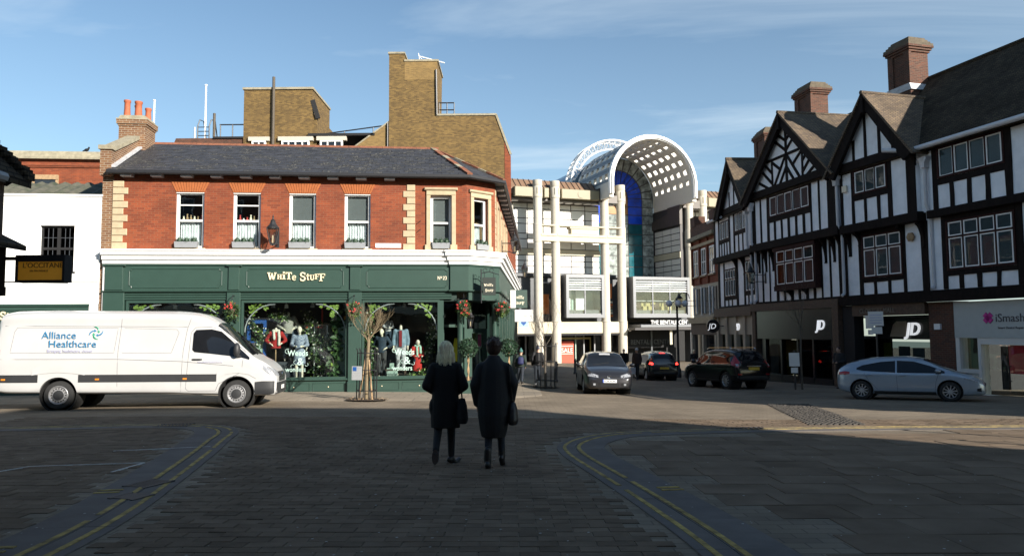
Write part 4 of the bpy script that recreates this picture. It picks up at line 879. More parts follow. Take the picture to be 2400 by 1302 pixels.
# ------------------------------------------------------------------ half timbered row on the right
def casement(parent, a, b, z0, z1, n, y, transom=None, deep=.05, name='window'):
    f = MB(); f.box(a - .07, b + .07, y - .02, y + .1, z0 - .08, z0); f.box(a - .07, b + .07, y - .02, y + .1, z1, z1 + .07); f.box(a - .07, a, y - .02, y + .1, z0, z1); f.box(b, b + .07, y - .02, y + .1, z0, z1)
    wd = (b - a) / n
    for k in range(1, n): f.box(a + k * wd - .03, a + k * wd + .03, y - .015, y + .1, z0, z1)
    if transom: f.box(a, b, y - .018, y + .1, transom - .035, transom + .035)
    w = f.build(name, M_timber2, parent)
    rows = [(z0, transom - .035), (transom + .035, z1)] if transom else [(z0, z1)]
    for c, d in rows:
        for k in range(n):
            x0, x1 = a + k * wd + .035, a + (k + 1) * wd - .035; t = .045 if (k + (n % 2)) % 2 or transom else .025
            g = MB(); g.box(x0, x0 + t, y, y + .06, c, d); g.box(x1 - t, x1, y, y + .06, c, d); g.box(x0 + t, x1 - t, y, y + .06, c, c + t); g.box(x0 + t, x1 - t, y, y + .06, d - t, d); o = g.build('light_frame', M_white, w)
            p = MB(); p.box(x0 + t, x1 - t, y + .03, y + .036, c + t, d - t); p.build('pane', M_glassd, w)
    mb = MB(); mb.box(a, b, y + .5, y + .52, z0, z1); mb.box(a - .04, a, y + .1, y + .52, z0, z1); mb.box(b, b + .04, y + .1, y + .52, z0, z1); mb.box(a, b, y + .1, y + .52, z1, z1 + .03); mb.build('room_interior', M_dark, w)
    if transom or n == 4:
        for x0, x1 in ((a + .05, a + wd * .55), (b - wd * .55, b - .05)):
            q = MB(); q.grid(10, 1, lambda u, v: (x0 + (x1 - x0) * u, y + .2 + .02 * math.sin(u * 22), z0 + (z1 - z0) * v)); q.build('curtain', M_curt2, w, smooth=True)
    return w
M_curt2 = mat('dim_curtain', (.22, .20, .17), .9, var=.2, scale=6)
def beams(parent, y, *rs, mt=None):
    for a, b, c, d in rs:
        mb = MB(); j = lambda: rnd.gauss(0, .009)
        mb.prism([(a + j(), c), (b + j(), c), (b + j() * .6, (c + d) / 2), (b + j(), d), (a + j(), d), (a + j() * .6, (c + d) / 2)] if d - c > b - a else [(a, c + j()), ((a + b) / 2, c + j() * .6), (b, c + j()), (b, d + j()), ((a + b) / 2, d + j() * .6), (a, d + j())], y - .032 - rnd.random() * .01, y + .05); mb.build('timber_beam', mt or M_timber, parent)
def corbel(parent, x, y0, z1, h=1.15, d=.3, w=.13):
    P = [(y0 + .02, z1), (y0 - d, z1), (y0 - d, z1 - .12)] + [(y0 - d * (1 - math.sin(t)) * .85 - .03, z1 - .12 - (h - .2) * (1 - math.cos(t)) ** .8) for t in [i * math.pi / 2 / 6 for i in range(1, 7)]] + [(y0 - .06, z1 - h), (y0 + .02, z1 - h)]
    mb = MB(); mb.prism(P, x - w / 2, x + w / 2, 'x'); return mb.build('corbel', M_timber, parent)
def gable(parent, c, hw, z0, z1, y, back, studs, tie=.36):
    """projecting gable: plaster triangle, studs, tie beam, bargeboards, tiled roof slopes"""
    mb = MB(); mb.prism([(c - hw + .25, z0 + .1), (c, z1 - .25), (c + hw - .25, z0 + .1)], y + .42, y + .6); mb.build('gable_plaster', M_plaster, parent)
    for x0, x1, za, zb in studs: beams(parent, y + .42, (x0, x1, za, zb))
    beams(parent, y + .34, (c - hw + .15, c + hw - .15, z0 - .06, z0 + tie - .06))
    hh = math.hypot(hw, z1 - z0)
    for e in (-1, 1):
        A = Vector((c + e * (hw + .12), y + .06, z0 - .12)); B = Vector((c, y + .06, z1)); mb = MB(); dn = Vector((e * (z1 - z0), 0, hw)).normalized()
        mb.add([A - dn * .02, B - dn * .02, B - dn * .02 - Vector((0, 0, .5)), A - dn * .42 + Vector((-e * .1, 0, 0.02))] + [v + Vector((0, .16, 0)) for v in (A - dn * .02, B - dn * .02, B - dn * .02 - Vector((0, 0, .5)), A - dn * .42 + Vector((-e * .1, 0, 0.02)))],
               [(0, 1, 2, 3), (7, 6, 5, 4), (0, 4, 5, 1), (1, 5, 6, 2), (2, 6, 7, 3), (3, 7, 4, 0)]); mb.build('bargeboard', M_timber, parent)
        P = [(c + e * (hw + .2), z0 - .22), (c + e * .0, z1 + .02), (c, z1 + .14), (c + e * (hw + .3), z0 - .18)]
        mb = MB(); mb.prism(P, y, back); mb.build('gable_roof', M_tile, parent)
    mb = MB(); mb.tube([(c, y - .02, z1 + .12), (c, back, z1 + .12)], .09, 8); mb.build('ridge_tiles', M_tile, parent); mb = MB(); mb.cbox(c - .09, c + .09, y - .02, y + .2, z1 - .75, z1 + .05, .02); mb.build('finial_post', M_timber, parent)
M_capst = mat('sooty_cap', (.10, .08, .055), .9, var=.3, scale=5, bump=.4)
def tudor_chimney(parent, x0, x1, y0, y1, zb, z1, panel=True):
    c = MB(); c.box(x0 - .1, x1 + .1, y0 - .1, y1 + .1, zb, z1 - 2.35); c.box(x0, x1, y0, y1, z1 - 2.35, z1 - .7)
    o = c.build('chimney', M_darkbrick, parent); w = x1 - x0
    for a, b in ((x0 - .05, x0 + w * .22), (x1 - w * .22, x1 + .05)): s_ = MB(); s_.box(a, b, y0 - .07, y0 + .06, z1 - 2.2, z1 - .7); s_.build('chimney_pilaster', M_darkbrick, o)
    for a, b in ((y0 - .05, y0 + .3), (y1 - .3, y1 + .05)): s_ = MB(); s_.box(x0 - .068, x0 + .05, a, b, z1 - 2.2, z1 - .7); s_.build('chimney_pilaster', M_darkbrick, o)
    s_ = MB(); s_.prism([(x0 - .18, z1 - 2.45), (x1 + .18, z1 - 2.45), (x1 + .08, z1 - 2.15), (x0 - .08, z1 - 2.15)], y0 - .14, y1 + .14); s_.build('lead_apron', M_lead, o)
    for k, e in enumerate((.06, .12, .18)): s_ = MB(); s_.box(x0 - e, x1 + e, y0 - e, y1 + e, z1 - .7 + k * .1, z1 - .6 + k * .1); s_.build('corbel_course', M_darkbrick, o)
    n = 4
    for k in range(n):
        t = k / n; e = .17 - .30 * t; s_ = MB(); s_.box(x0 - e, x1 + e, y0 - e, y1 + e, z1 - .4 + k * .1, z1 - .3 + k * .1); s_.build('cap_course', M_capst, o)
    return o
def rainpipe(parent, x, y, zt, zb, step=None):
    mb = MB(); P = [(x, y, zt)] + ([(x, y, step + .25), (x, y + .2, step - .15)] if step else []); P += [(x, y + (.2 if step else 0), zb)]
    mb.tube(P, .065, 10); mb.prism([(x - .2, zt), (x + .2, zt), (x + .2, zt - .1), (x + .12, zt - .2), (x + .1, zt - .42), (x - .1, zt - .42), (x - .12, zt - .2), (x - .2, zt - .1)], y - .13, y + .1); mb.tube([P[-1], (P[-1][0], P[-1][1] - .14, zb - .12)], .065, 8); mb.build('downpipe', M_pipe, parent, smooth=True)
M_pipe = mat('pale_grey_pipe', (.55, .55, .57), .5, var=.06)

# --- nearest house: gable over the mall passage and the long eaves range
TR = thing('half_timbered_house', 'half timbered house with one gable beside a long white guttered range', 'house', (14.79, 32.73, 0), R(-74.49))
solid('first_floor_wall', M_plaster, TR, (0.02, 24.9, .02, 5, 2.95, 6.0)); solid('gable_floor_wall', M_plaster, TR, (.32, 4.5, -.3, 4.9, 6.0, 8.5)); solid('upper_wall', M_plaster, TR, (4.503, 24.9, -.1, 4.9, 6.0, 8.4))
y = .02
beams(TR, y, (.02, .2, 3.0, 5.7), (.92, 1.13, 3.0, 5.7), (3.36, 3.5, 3.0, 5.7), (4.3, 4.62, 3.0, 5.7), (1.13, 3.36, 3.5, 3.68), (1.13, 3.36, 5.52, 5.7), (1.74, 1.9, 3.0, 3.5), (2.54, 2.68, 3.0, 3.5))
casement(TR, 1.2, 3.3, 3.76, 5.45, 3, -.02, 4.93)
beams(TR, y, (5.28, 5.48, 3.0, 5.8), (8.3, 8.56, 3.0, 5.8), (5.48, 8.3, 3.5, 3.68), (5.48, 8.3, 5.55, 5.8), (5.97, 6.15, 3.0, 3.5), (6.73, 6.91, 3.0, 3.5), (7.51, 7.65, 3.0, 3.5))
casement(TR, 5.56, 8.22, 3.76, 5.47, 4, -.02, 4.92)
beams(TR, y, (.02, 4.62, 2.9, 3.0), (4.63, 24.9, 2.9, 3.0))
mb = MB(); mb.cbox(.25, 4.6, -.42, .0, 5.68, 6.05, .02); mb.build('jetty_beam', M_timber, TR); mb = MB(); mb.cbox(4.85, 24.9, -.24, .0, 5.72, 6.02, .02); mb.build('jetty_beam', M_timber, TR)
for x in (.42, 1.02, 3.42, 4.42): corbel(TR, x, .0, 5.7, 1.0 if x in (.42, 4.42) else .6, .32, .15)
y = -.3
beams(TR, y, (.32, .46, 6.05, 8.4), (1.0, 1.16, 6.05, 8.35), (3.06, 3.28, 6.05, 8.35), (4.06, 4.5, 6.05, 8.4), (1.16, 3.06, 7.02, 7.26), (1.72, 1.86, 6.05, 7.02), (2.46, 2.62, 6.05, 7.02), (.46, 4.06, 8.3, 8.42))
casement(TR, 1.2, 3.0, 7.34, 8.25, 3, -.34)
gable(TR, 2.4, 2.3, 8.42, 11.25, -.85, 4.2, [(1.3, 1.42, 8.4, 9.6), (2.0, 2.13, 8.4, 10.6), (2.78, 2.92, 8.4, 10.4), (3.5, 3.62, 8.4, 9.5)])
y = -.1
beams(TR, y, (5.1, 5.32, 6.0, 8.4), (8.12, 8.4, 6.0, 8.4), (5.32, 8.12, 6.92, 7.15), (5.86, 6.03, 6.0, 6.92), (6.6, 6.78, 6.0, 6.92), (7.36, 7.54, 6.0, 6.92), (4.5, 24.9, 8.32, 8.42))
casement(TR, 5.42, 8.08, 7.24, 8.26, 4, -.14)
for k in range(3):                                            # the range goes on out of frame
    o_ = 9.6 + k * 4.6; beams(TR, -.1, (o_, o_ + .2, 6.0, 8.4), (o_ + 3, o_ + 3.2, 6.0, 8.4), (o_ + .2, o_ + 3, 6.92, 7.15)); beams(TR, .02, (o_, o_ + .2, 3.0, 5.8), (o_ + 3, o_ + 3.2, 3.0, 5.8), (o_ + .2, o_ + 3, 3.5, 3.68)); casement(TR, o_ + .3, o_ + 2.9, 7.24, 8.26, 4, -.14); casement(TR, o_ + .3, o_ + 2.9, 3.76, 5.47, 4, -.02, 4.92)
def main_roof(parent, x0, x1, ze, zr, ye, yr, mt=None):
    mb = MB(); mb.prism([(ye, ze), (yr, zr), (yr * 2 - ye, ze), (yr * 2 - ye, ze - .15), (yr, zr - .2), (ye, ze - .12)], x0, x1, 'x'); mb.build('main_roof', mt or M_tiled, parent)
    mb = MB(); mb.tube([(x0, yr, zr + .02), (x1, yr, zr + .02)], .1, 8); mb.build('main_ridge', mt or M_tiled, parent)
main_roof(TR, .4, 24.9, 8.42, 12.6, -.45, 3.55)
mb = MB(); mb.tube([(4.55, -.55, 8.43), (24.9, -.55, 8.43)], .095, 10); mb.tube([(3.6, -1.0, 8.62), (4.2, -.62, 8.5), (4.6, -.55, 8.43)], .09, 10); mb.build('gutter', M_pipe, TR, smooth=True)
rainpipe(TR, 4.86, -.22, 8.1, 3.15, 6.0); rainpipe(TR, .2, -.42, 8.3, 3.1, 5.9)
solid('alarm_box', M_cream, TR, (.52, .78, -.42, -.34, 7.5, 7.78)); mb = MB(); mb.lathe([(.16, 0), (.19, -.04), (.19, -.1), (.1, -.13)], (3.86, .0, 5.15), 6, 'y'); mb.build('bell_box', M_wood, TR)
tudor_chimney(TR, .45, 1.6, 2.5, 3.5, 8, 14.45)
# ground floor: passage, brick pier, phone repair shop
solid('fascia_beam', M_timber, TR, (.02, 24.9, -.38, .02, 2.55, 2.9)); solid('mall_fascia', M_oak, TR, (.7, 4.6, -.28, -.1, 2.08, 2.54)); text_mesh('mall_lettering', 'CLOISTERS MALL', .26, mat('dull_bronze_letter', (.16, .14, .11), .5), TR, (1.15, -.29, 2.2), ext=.01)
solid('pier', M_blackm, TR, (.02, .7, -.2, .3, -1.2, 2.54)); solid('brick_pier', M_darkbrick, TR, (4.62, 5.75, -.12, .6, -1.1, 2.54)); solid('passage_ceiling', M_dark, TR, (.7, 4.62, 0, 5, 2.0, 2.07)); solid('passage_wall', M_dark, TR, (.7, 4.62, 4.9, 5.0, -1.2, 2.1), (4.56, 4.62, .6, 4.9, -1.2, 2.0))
solid('alarm_cover', M_steelw, TR, (4.92, 5.2, -.2, -.12, 1.5, 1.72)); 
M_sportk = mat('black_shopfront', (.012, .013, .015), .25, var=.1)
ps = MB(); ps.box(.7, 4.4, .9, .95, 1.1, 2.0); ps.build('inner_sign', M_sportk, TR)
mb = MB(); mb.prism([(1.55, 1.2), (2.45, 1.2), (2.45, 1.85), (1.95, 1.85), (1.75, 1.7)], .86, .9); mb.build('lit_sign_panel', mat('beige_sign_panel', (.3, .26, .2), .5), TR)
def jd(parent, x, y, z, h):
    o = text_mesh('sign_letters', 'JD', h, mat('backlit_white_letter', (.8, .82, .85), .4, emit=.35), parent, (x, y, z), ext=.03, bold=h * .018, shear=.22); return o
jd(TR, 2.45, .84, 1.28, .72)
solid('passage_shop_window', M_glassd, TR, (.8, 3.6, 1.0, 1.006, -.9, 1.0)); 
for x0, x1, z0, z1, c in ((.9, 1.35, -.8, .95, (.5, .42, .03)), (1.75, 2.35, -.1, .8, (.35, .36, .37)), (2.5, 3.1, -.1, .75, (.4, .4, .42)), (3.75, 4.2, -.8, 1.0, (.13, .12, .09))): solid('window_poster', mat('poster_%d' % int(x0 * 100), c, .7, var=.15, scale=3), TR, (x0, x1, 1.1, 1.12, z0, z1))
solid('notice', M_panel, TR, (1.5, 1.95, -.3, -.285, 1.55, 2.1)); solid('notice_small', M_panel, TR, (1.62, 1.9, -.3, -.285, 1.3, 1.5))
M_ism = mat('pale_grey_shopfront', (.42, .45, .44), .45, var=.04)
solid('repair_shop_fascia', M_ism, TR, (5.78, 12, -.14, .2, 1.2, 2.5)); solid('repair_shop_frame', M_panel, TR, (5.78, 5.95, -.12, .25, -1.0, 1.2), (6.7, 6.82, -.12, .25, -1.0, 1.2), (6.82, 9.4, -.12, .2, .98, 1.2), (5.95, 6.7, -.1, .2, -.05, .08), (5.78, 12, -.2, .25, -1.05, -.78))
solid('repair_shop_panel', M_ism, TR, (5.95, 6.7, -.05, .2, -.8, -.05)); solid('repair_shop_pane', M_glass, TR, (5.95, 6.7, 0, .006, .08, 1.2)); solid('repair_shop_door_left', M_glass, TR, (6.82, 7.75, .0, .006, -.78, .98)); solid('repair_shop_door_right', M_glass, TR, (7.8, 9.3, .0, .006, -.78, .98))
solid('repair_shop_inside', mat('pale_shop_inside', (.35, .36, .34), .8, var=.1, scale=1), TR, (5.8, 12, 3.2, 3.3, -1, 2)); solid('repair_shop_floor', M_stonegrey, TR, (5.8, 12, .25, 3.2, -.95, -.85)); solid('red_poster', mat('red_poster', (.55, .012, .03), .5), TR, (7.72, 9.2, .08, .1, .0, .96)); solid('dark_display', M_blackm, TR, (7.05, 7.3, .5, .6, -.6, .9))
for x in (7.6, 7.86): mb = MB(); mb.tube([(x, -.02, -.25), (x, -.1, -.25), (x, -.1, .25), (x, -.02, .25)], .022, 6); mb.build('door_handle', M_blackm, TR)
M_mag = mat('magenta_logo', (.5, .015, .25), .5); mb = MB()
for a_ in (45, 135): mb.M = Matrix.Translation((7.2, -.15, 1.9)) @ Matrix.Rotation(R(a_), 4, 'Y'); mb.box(-.19, .19, -.02, .01, -.085, .085)
mb.build('logo_cross', M_mag, TR); text_mesh('repair_shop_lettering', 'iSmash', .4, mat('grey_letter', (.07, .065, .075), .5), TR, (7.47, -.145, 1.76), ext=.012); text_mesh('repair_shop_strapline', 'Smart Device Repair', .115, MATS['grey_letter'], TR, (7.55, -.145, 1.52), ext=.006)

# --- middle house with the herringbone gable
TM = thing('half_timbered_house', 'half timbered house with a tall herringbone gable above the sports shop', 'house', (13.34, 40.30, 0), R(-79.2))
solid('first_floor_wall', M_plaster, TM, (0, 7.7, .02, 5, 2.95, 6.05)); solid('upper_wall', M_plaster, TM, (.35, 7.85, -.3, 4.9, 6.07, 8.6))
beams(TM, .02, (.02, .2, 3, 5.7), (.69, .82, 3, 5.7), (1.42, 1.5, 3, 5.7), (2.09, 2.29, 3, 5.7), (6.65, 6.76, 3, 5.7), (7.34, 7.68, 3, 5.7), (5.98, 6.08, 3, 5.7), (2.77, 2.93, 3, 3.5), (3.43, 3.62, 3, 3.5), (4.07, 4.26, 3, 3.5), (4.73, 4.9, 3, 3.5), (5.35, 5.53, 3, 3.5), (2.29, 6.0, 5.55, 5.75), (0, 7.7, 2.88, 3.0))
bay = MB(); bay.box(2.4, 6.0, -.34, .02, 3.48, 3.72); bay.box(2.36, 6.04, -.36, .02, 5.52, 5.72); bay.box(2.42, 2.52, -.3, .02, 3.72, 5.52); bay.box(5.9, 5.99, -.3, .02, 3.72, 5.52); bay.build('bay_frame', M_timber2, TM); casement(TM, 2.6, 5.84, 3.8, 5.48, 4, -.3, 4.88, name='bay_window')
for x in (3.5, 4.85): corbel(TM, x, .0, 3.5, .5, .3, .14)
for x in (.45, 1.15, 1.85, 6.4, 7.05, 7.55): corbel(TM, x, .0, 5.72, 1.15, .32, .13)
mb = MB(); mb.cbox(.2, 7.95, -.44, .0, 5.7, 6.1, .02); mb.build('jetty_beam', M_timber, TM)
beams(TM, -.3, (.35, .72, 6.1, 8.6), (1.22, 1.36, 6.1, 8.5), (1.9, 2.12, 6.1, 8.5), (2.56, 2.72, 6.1, 7.05), (3.22, 3.36, 6.1, 7.05), (3.84, 4.02, 6.1, 7.05), (4.5, 4.66, 6.1, 7.05), (5.14, 5.32, 6.1, 7.05), (5.78, 5.9, 6.1, 8.5), (6.44, 6.56, 6.1, 8.5), (7.14, 7.85, 6.1, 8.6), (2.12, 5.78, 7.05, 7.3), (.72, 7.14, 8.42, 8.62))
casement(TM, 2.2, 5.72, 7.38, 8.34, 5, -.34)
gable(TM, 4.1, 3.9, 8.55, 12.2, -.85, 4.4, [(4.02, 4.18, 8.6, 11.6), (2.7, 2.83, 8.6, 10.1), (5.4, 5.53, 8.6, 10.1)])
def diag(parent, y, *segs):
    for (x0, z0), (x1, z1) in segs: mb = MB(); mb.bar((x0, y, z0), (x1, y, z1), .13, .09, (0, 1, 0)); mb.build('diagonal_brace', M_timber, parent)
diag(TM, -.44, ((4.1, 10.25), (2.9, 8.75)), ((4.1, 10.25), (5.3, 8.75)), ((4.1, 9.6), (3.42, 8.75)), ((4.1, 9.6), (4.78, 8.75)), ((2.75, 9.0), (1.85, 9.75)), ((2.75, 9.55), (2.15, 10.05)), ((2.7, 8.65), (1.5, 9.25)), ((5.45, 9.0), (6.35, 9.75)), ((5.45, 9.55), (6.05, 10.05)), ((5.5, 8.65), (6.7, 9.25)), ((4.1, 10.4), (3.1, 11.1)), ((4.1, 10.4), (5.1, 11.1)), ((4.1, 10.9), (3.4, 11.35)), ((4.1, 10.9), (4.8, 11.35)), ((2.3, 10.2), (5.9, 10.2)), ((2.76, 10.1), (3.5, 9.6)), ((5.46, 10.1), (4.7, 9.6)))
main_roof(TM, .2, 7.7, 8.5, 12.5, -.4, 3.5)
rainpipe(TM, .5, -.46, 8.35, 3.1, 5.95); tudor_chimney(TM, .3, 1.75, 2.6, 3.6, 8, 14.9)
tag(solid('valley_gutter', M_lead, TM, (7.4, 8.1, -.75, -.3, 8.55, 8.72)))
solid('shopfront_cornice', M_oak, TM, (0, 7.7, -.4, .02, 2.5, 2.88)); solid('shop_fascia', M_sportk, TM, (.35, 7.2, -.25, .1, 1.05, 2.5)); solid('fascia_pier', M_oak, TM, (7.22, 7.66, -.38, .3, -1.4, 2.5)); solid('fascia_pier', M_oak, TM, (0, .33, -.3, .3, -1.4, 2.5))
jd(TM, 5.85, -.27, 1.52, .62)
for x0, x1 in ((.5, 1.0), (2.4, 2.55), (3.9, 4.05), (5.2, 5.35), (6.7, 7.2)): solid('shop_mullion', M_sportk, TM, (x0, x1, -.1, .15, -1.4, 1.05))
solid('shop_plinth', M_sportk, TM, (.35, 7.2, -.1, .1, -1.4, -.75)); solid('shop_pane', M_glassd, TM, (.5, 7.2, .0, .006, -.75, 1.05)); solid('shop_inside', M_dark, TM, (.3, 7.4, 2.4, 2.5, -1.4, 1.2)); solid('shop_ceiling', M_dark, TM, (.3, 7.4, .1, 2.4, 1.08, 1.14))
solid('yellow_banner', mat('yellow_banner', (.42, .24, .01), .6, var=.08), TM, (2.6, 3.65, .1, .12, -.72, 1.0)); solid('grey_banner', mat('grey_banner', (.16, .17, .17), .7, var=.25, scale=3), TM, (1.1, 1.85, .1, .12, -.75, 1.0)); solid('orange_banner', mat('orange_banner', (.40, .19, .02), .6), TM, (6.45, 6.95, .1, .12, .1, 1.0)); solid('display_plinth', M_wood, TM, (5.45, 6.0, .3, .7, -1.35, -.95))

# --- far half timbered house with the small gable
TL = thing('half_timbered_house', 'narrow half timbered house with a small gable next to the red brick house', 'house', (12.98, 46.34, 0), R(-86.53))
solid('first_floor_wall', M_plaster, TL, (0, 6.0, .02, 5, 2.9, 5.95)); solid('upper_wall', M_plaster, TL, (.2, 6.2, -.25, 4.9, 5.97, 8.5))
beams(TL, .02, (0, .3, 2.95, 5.6), (.98, 1.15, 2.95, 5.6), (3.1, 3.4, 2.95, 5.6), (4.3, 4.5, 2.95, 5.6), (5.95, 6.0, 2.95, 5.6), (1.15, 3.1, 3.3, 3.5), (4.5, 5.95, 3.45, 3.65), (1.7, 1.8, 2.95, 3.3), (2.3, 2.42, 2.95, 3.3), (4.9, 5.02, 2.95, 3.45), (5.4, 5.52, 2.95, 3.45), (0, 6, 2.82, 2.95))
casement(TL, 1.25, 3.0, 3.56, 5.1, 4, -.02, 4.55); casement(TL, 4.58, 5.85, 3.72, 5.35, 3, -.02, 4.75)
for x in (3.25, 4.4, 5.85): corbel(TL, x, .0, 5.65, 1.0, .28, .13)
mb = MB(); mb.cbox(.1, 6.25, -.36, .0, 5.62, 5.98, .02); mb.build('jetty_beam', M_timber, TL)
beams(TL, -.25, (.2, .42, 6, 8.4), (1.0, 1.16, 6, 8.4), (2.85, 3.02, 6, 8.4), (3.6, 3.78, 6, 8.4), (5.6, 5.75, 6, 8.4), (1.16, 2.85, 6.72, 6.92), (3.78, 5.6, 6.95, 7.12), (1.5, 1.6, 6, 6.72), (1.95, 2.05, 6, 6.72), (2.4, 2.5, 6, 6.72), (4.3, 4.42, 6, 6.95), (4.95, 5.06, 6, 6.95))
casement(TL, 1.22, 2.8, 6.98, 7.98, 4, -.28); casement(TL, 3.85, 5.5, 7.2, 8.2, 3, -.28)
gable(TL, 4.0, 2.3, 8.4, 11.3, -.75, 4, [(3.2, 3.3, 8.4, 9.6), (3.95, 4.06, 8.4, 10.6), (4.7, 4.8, 8.4, 9.7)])
main_roof(TL, 0, 6.3, 8.3, 11.9, -.4, 3.3); mb = MB(); mb.tube([(-.3, -.5, 8.3), (2.2, -.5, 8.3)], .09, 8); mb.build('gutter', M_pipe, TL); rainpipe(TL, 5.95, -.4, 8.3, 3.05, 5.9)
tudor_chimney(TL, .1, 1.7, 2.6, 3.8, 8, 14.0)
solid('shopfront_cornice', M_oak, TL, (0, 6, -.35, .02, 2.3, 2.82)); M_lstone = mat('shop_portland_stone', (.33, .285, .22), .6, var=.08)
for x in (.0, 1.55, 3.0, 4.4, 5.7): solid('shop_pier', M_lstone, TL, (x, x + .35, -.2, .3, -1.6, 2.3))  # cream piers also stand in for sunlit reflections on this shopfront
solid('shop_fascia', M_lstone, TL, (0, 6, -.1, .2, 1.25, 2.29)); solid('shop_pane', M_glassd, TL, (0, 6, .05, .056, -1.2, 1.25)); solid('shop_inside', M_dark, TL, (0, 6, 1.8, 1.9, -1.6, 1.4)); solid('yellow_display', MATS['yellow_banner'], TL, (2.0, 2.9, .3, .32, -1, 1.0)); solid('shop_plinth', M_lstone, TL, (0, 6, -.05, .2, -1.6, -1.0))
jd(TL, 3.2, -.14, 1.5, .55)

# --- red brick house beyond
RH = thing('red_brick_house', 'red brick house with stone bay and white sash windows beside the timbered row', 'house', (12.66, 51.61, 0), R(-86.53))
solid('wall', M_redbrick, RH, (0, 5.25, .0, 6, 4.55, 8.2)); solid('lower_wall', M_lstone, RH, (0, 5.25, .02, 6, -1.8, 4.55))
for k in range(3):
    a = .5 + k * 1.65; f = MB(); f.box(a, a + .9, -.05, .06, 5.15, 5.22); f.box(a, a + .9, -.05, .06, 6.85, 6.95); f.box(a, a + .07, -.05, .06, 5.22, 6.85); f.box(a + .83, a + .9, -.05, .06, 5.22, 6.85); f.box(a + .07, a + .83, -.05, .06, 6.0, 6.07); f.box(a + .42, a + .48, -.05, .06, 5.22, 6.85); w = f.build('window', M_white, RH)
    solid('pane', M_glassk, w, (a + .07, a + .83, -.02, -.0, 5.22, 6.85)); solid('sill', M_stone, w, (a - .1, a + 1.0, -.14, .05, 5.05, 5.149))
    solid('bay_light', M_glassk, RH, (a - .1, a + 1.1, -.04, .01, 2.6, 4.3)); solid('bay_mullion', M_white, RH, (a - .2, a - .1, -.1, .02, 2.5, 4.4), (a + .46, a + .54, -.1, .02, 2.6, 4.3))
    solid('brick_pilaster', M_redbrick, RH, (a - .42, a - .22, -.12, -.004, 4.6, 7.6))
solid('cornice', M_stonegrey, RH, (-.1, 5.25, -.35, .1, 7.6, 7.85)); solid('band', M_stone, RH, (0, 5.25, -.14, -.003, 7.1, 7.3)); solid('parapet', M_darkbrick, RH, (0, 5.25, -.1, .3, 7.85, 8.6), (.2, 1.2, -.15, .6, 8.6, 9.3), (4.2, 5.2, -.15, .6, 8.6, 9.2))
solid('shop_cornice', M_stone, RH, (0, 5.25, -.4, .02, 1.95, 2.35)); solid('shop_fascia', M_oak, RH, (0, 5.25, -.2, .02, 1.2, 1.95)); 
for x in (.0, 2.4, 4.9): solid('shop_pier', M_lstone, RH, (x, x + .32, -.22, .03, -1.9, 1.2))
solid('shop_pane', M_glassk, RH, (.32, 4.9, -.02, .015, -1.4, 1.2))

# ------------------------------------------------------------------ shopping centre with the barrel arch
SC = thing('shopping_centre', 'cream and white shopping centre with a great white barrel arch', 'shopping centre', (4.41, 77.9, 0), R(19.34))
GB = -2.15
def scb(name, mt, *b): return [solid(name, mt, SC, q) for q in b][0]
def panels(name, x0, x1, rows, y, cols, mt, M=None, gap=.1, keep=None):
    """cladding panels with open dark joints"""
    for z0, z1 in rows:
        for i in range(cols):
            a = x0 + (x1 - x0) * i / cols; b = x0 + (x1 - x0) * (i + 1) / cols; mb = MB(M or Matrix()); mb.box(a + gap / 2, b - gap / 2, y - .06, y, z0 + gap / 2, z1 - gap / 2); mb.build(name, mt, SC)
for s_ in (-1.75, .25, 6.05, 8.05, 16.75, 18.6):
    mb = MB(); mb.lathe([(.50, GB), (.50, 2.4), (.53, 2.42), (.53, 2.5), (.48, 2.55), (.475, 10.8), (.52, 10.85), (.52, 12.7), (.475, 12.75), (.475, 15.55)], (s_, 0, 0), 20); c = mb.build('column', M_col, SC, smooth=True)
    mb = MB(); mb.lathe([(.475, 15.55), (.53, 15.6), (.53, 16.65), (.49, 16.7), (.49, 16.76), (.52, 16.8), (.52, 17.4)], (s_, 0, 0), 20); mb.build('capital', M_col, c, smooth=True)
    for e in (-.2, .2): mb = MB(); mb.box(s_ + e - .03, s_ + e + .03, -.54, -.45, 15.9, 16.6); mb.build('capital_groove', M_tan, c)
# rows of white panels behind the columns
scb('panel_backing', M_mull, (-9, 6.4, 2.1, 2.4, 7.6, 15.4), (17.3, 27, 2.1, 2.4, 7.6, 15.4))
R1 = [(7.7, 8.45), (8.45, 9.05), (9.05, 9.65)]; R2 = [(10.35, 11.4), (11.4, 12.0), (12.0, 13.05), (13.05, 13.65), (13.65, 14.7), (14.7, 15.3)]
panels('cladding_panel', -9, 6.4, R1 + R2, 2.1, 9, M_panel); panels('cladding_panel', 17.3, 24, R1 + R2, 2.1, 4, M_panel)
scb('floor_band', M_colb, (-9, 6.4, 1.9, 2.4, 9.7, 10.3), (17.3, 27, 1.9, 2.4, 9.7, 10.3))
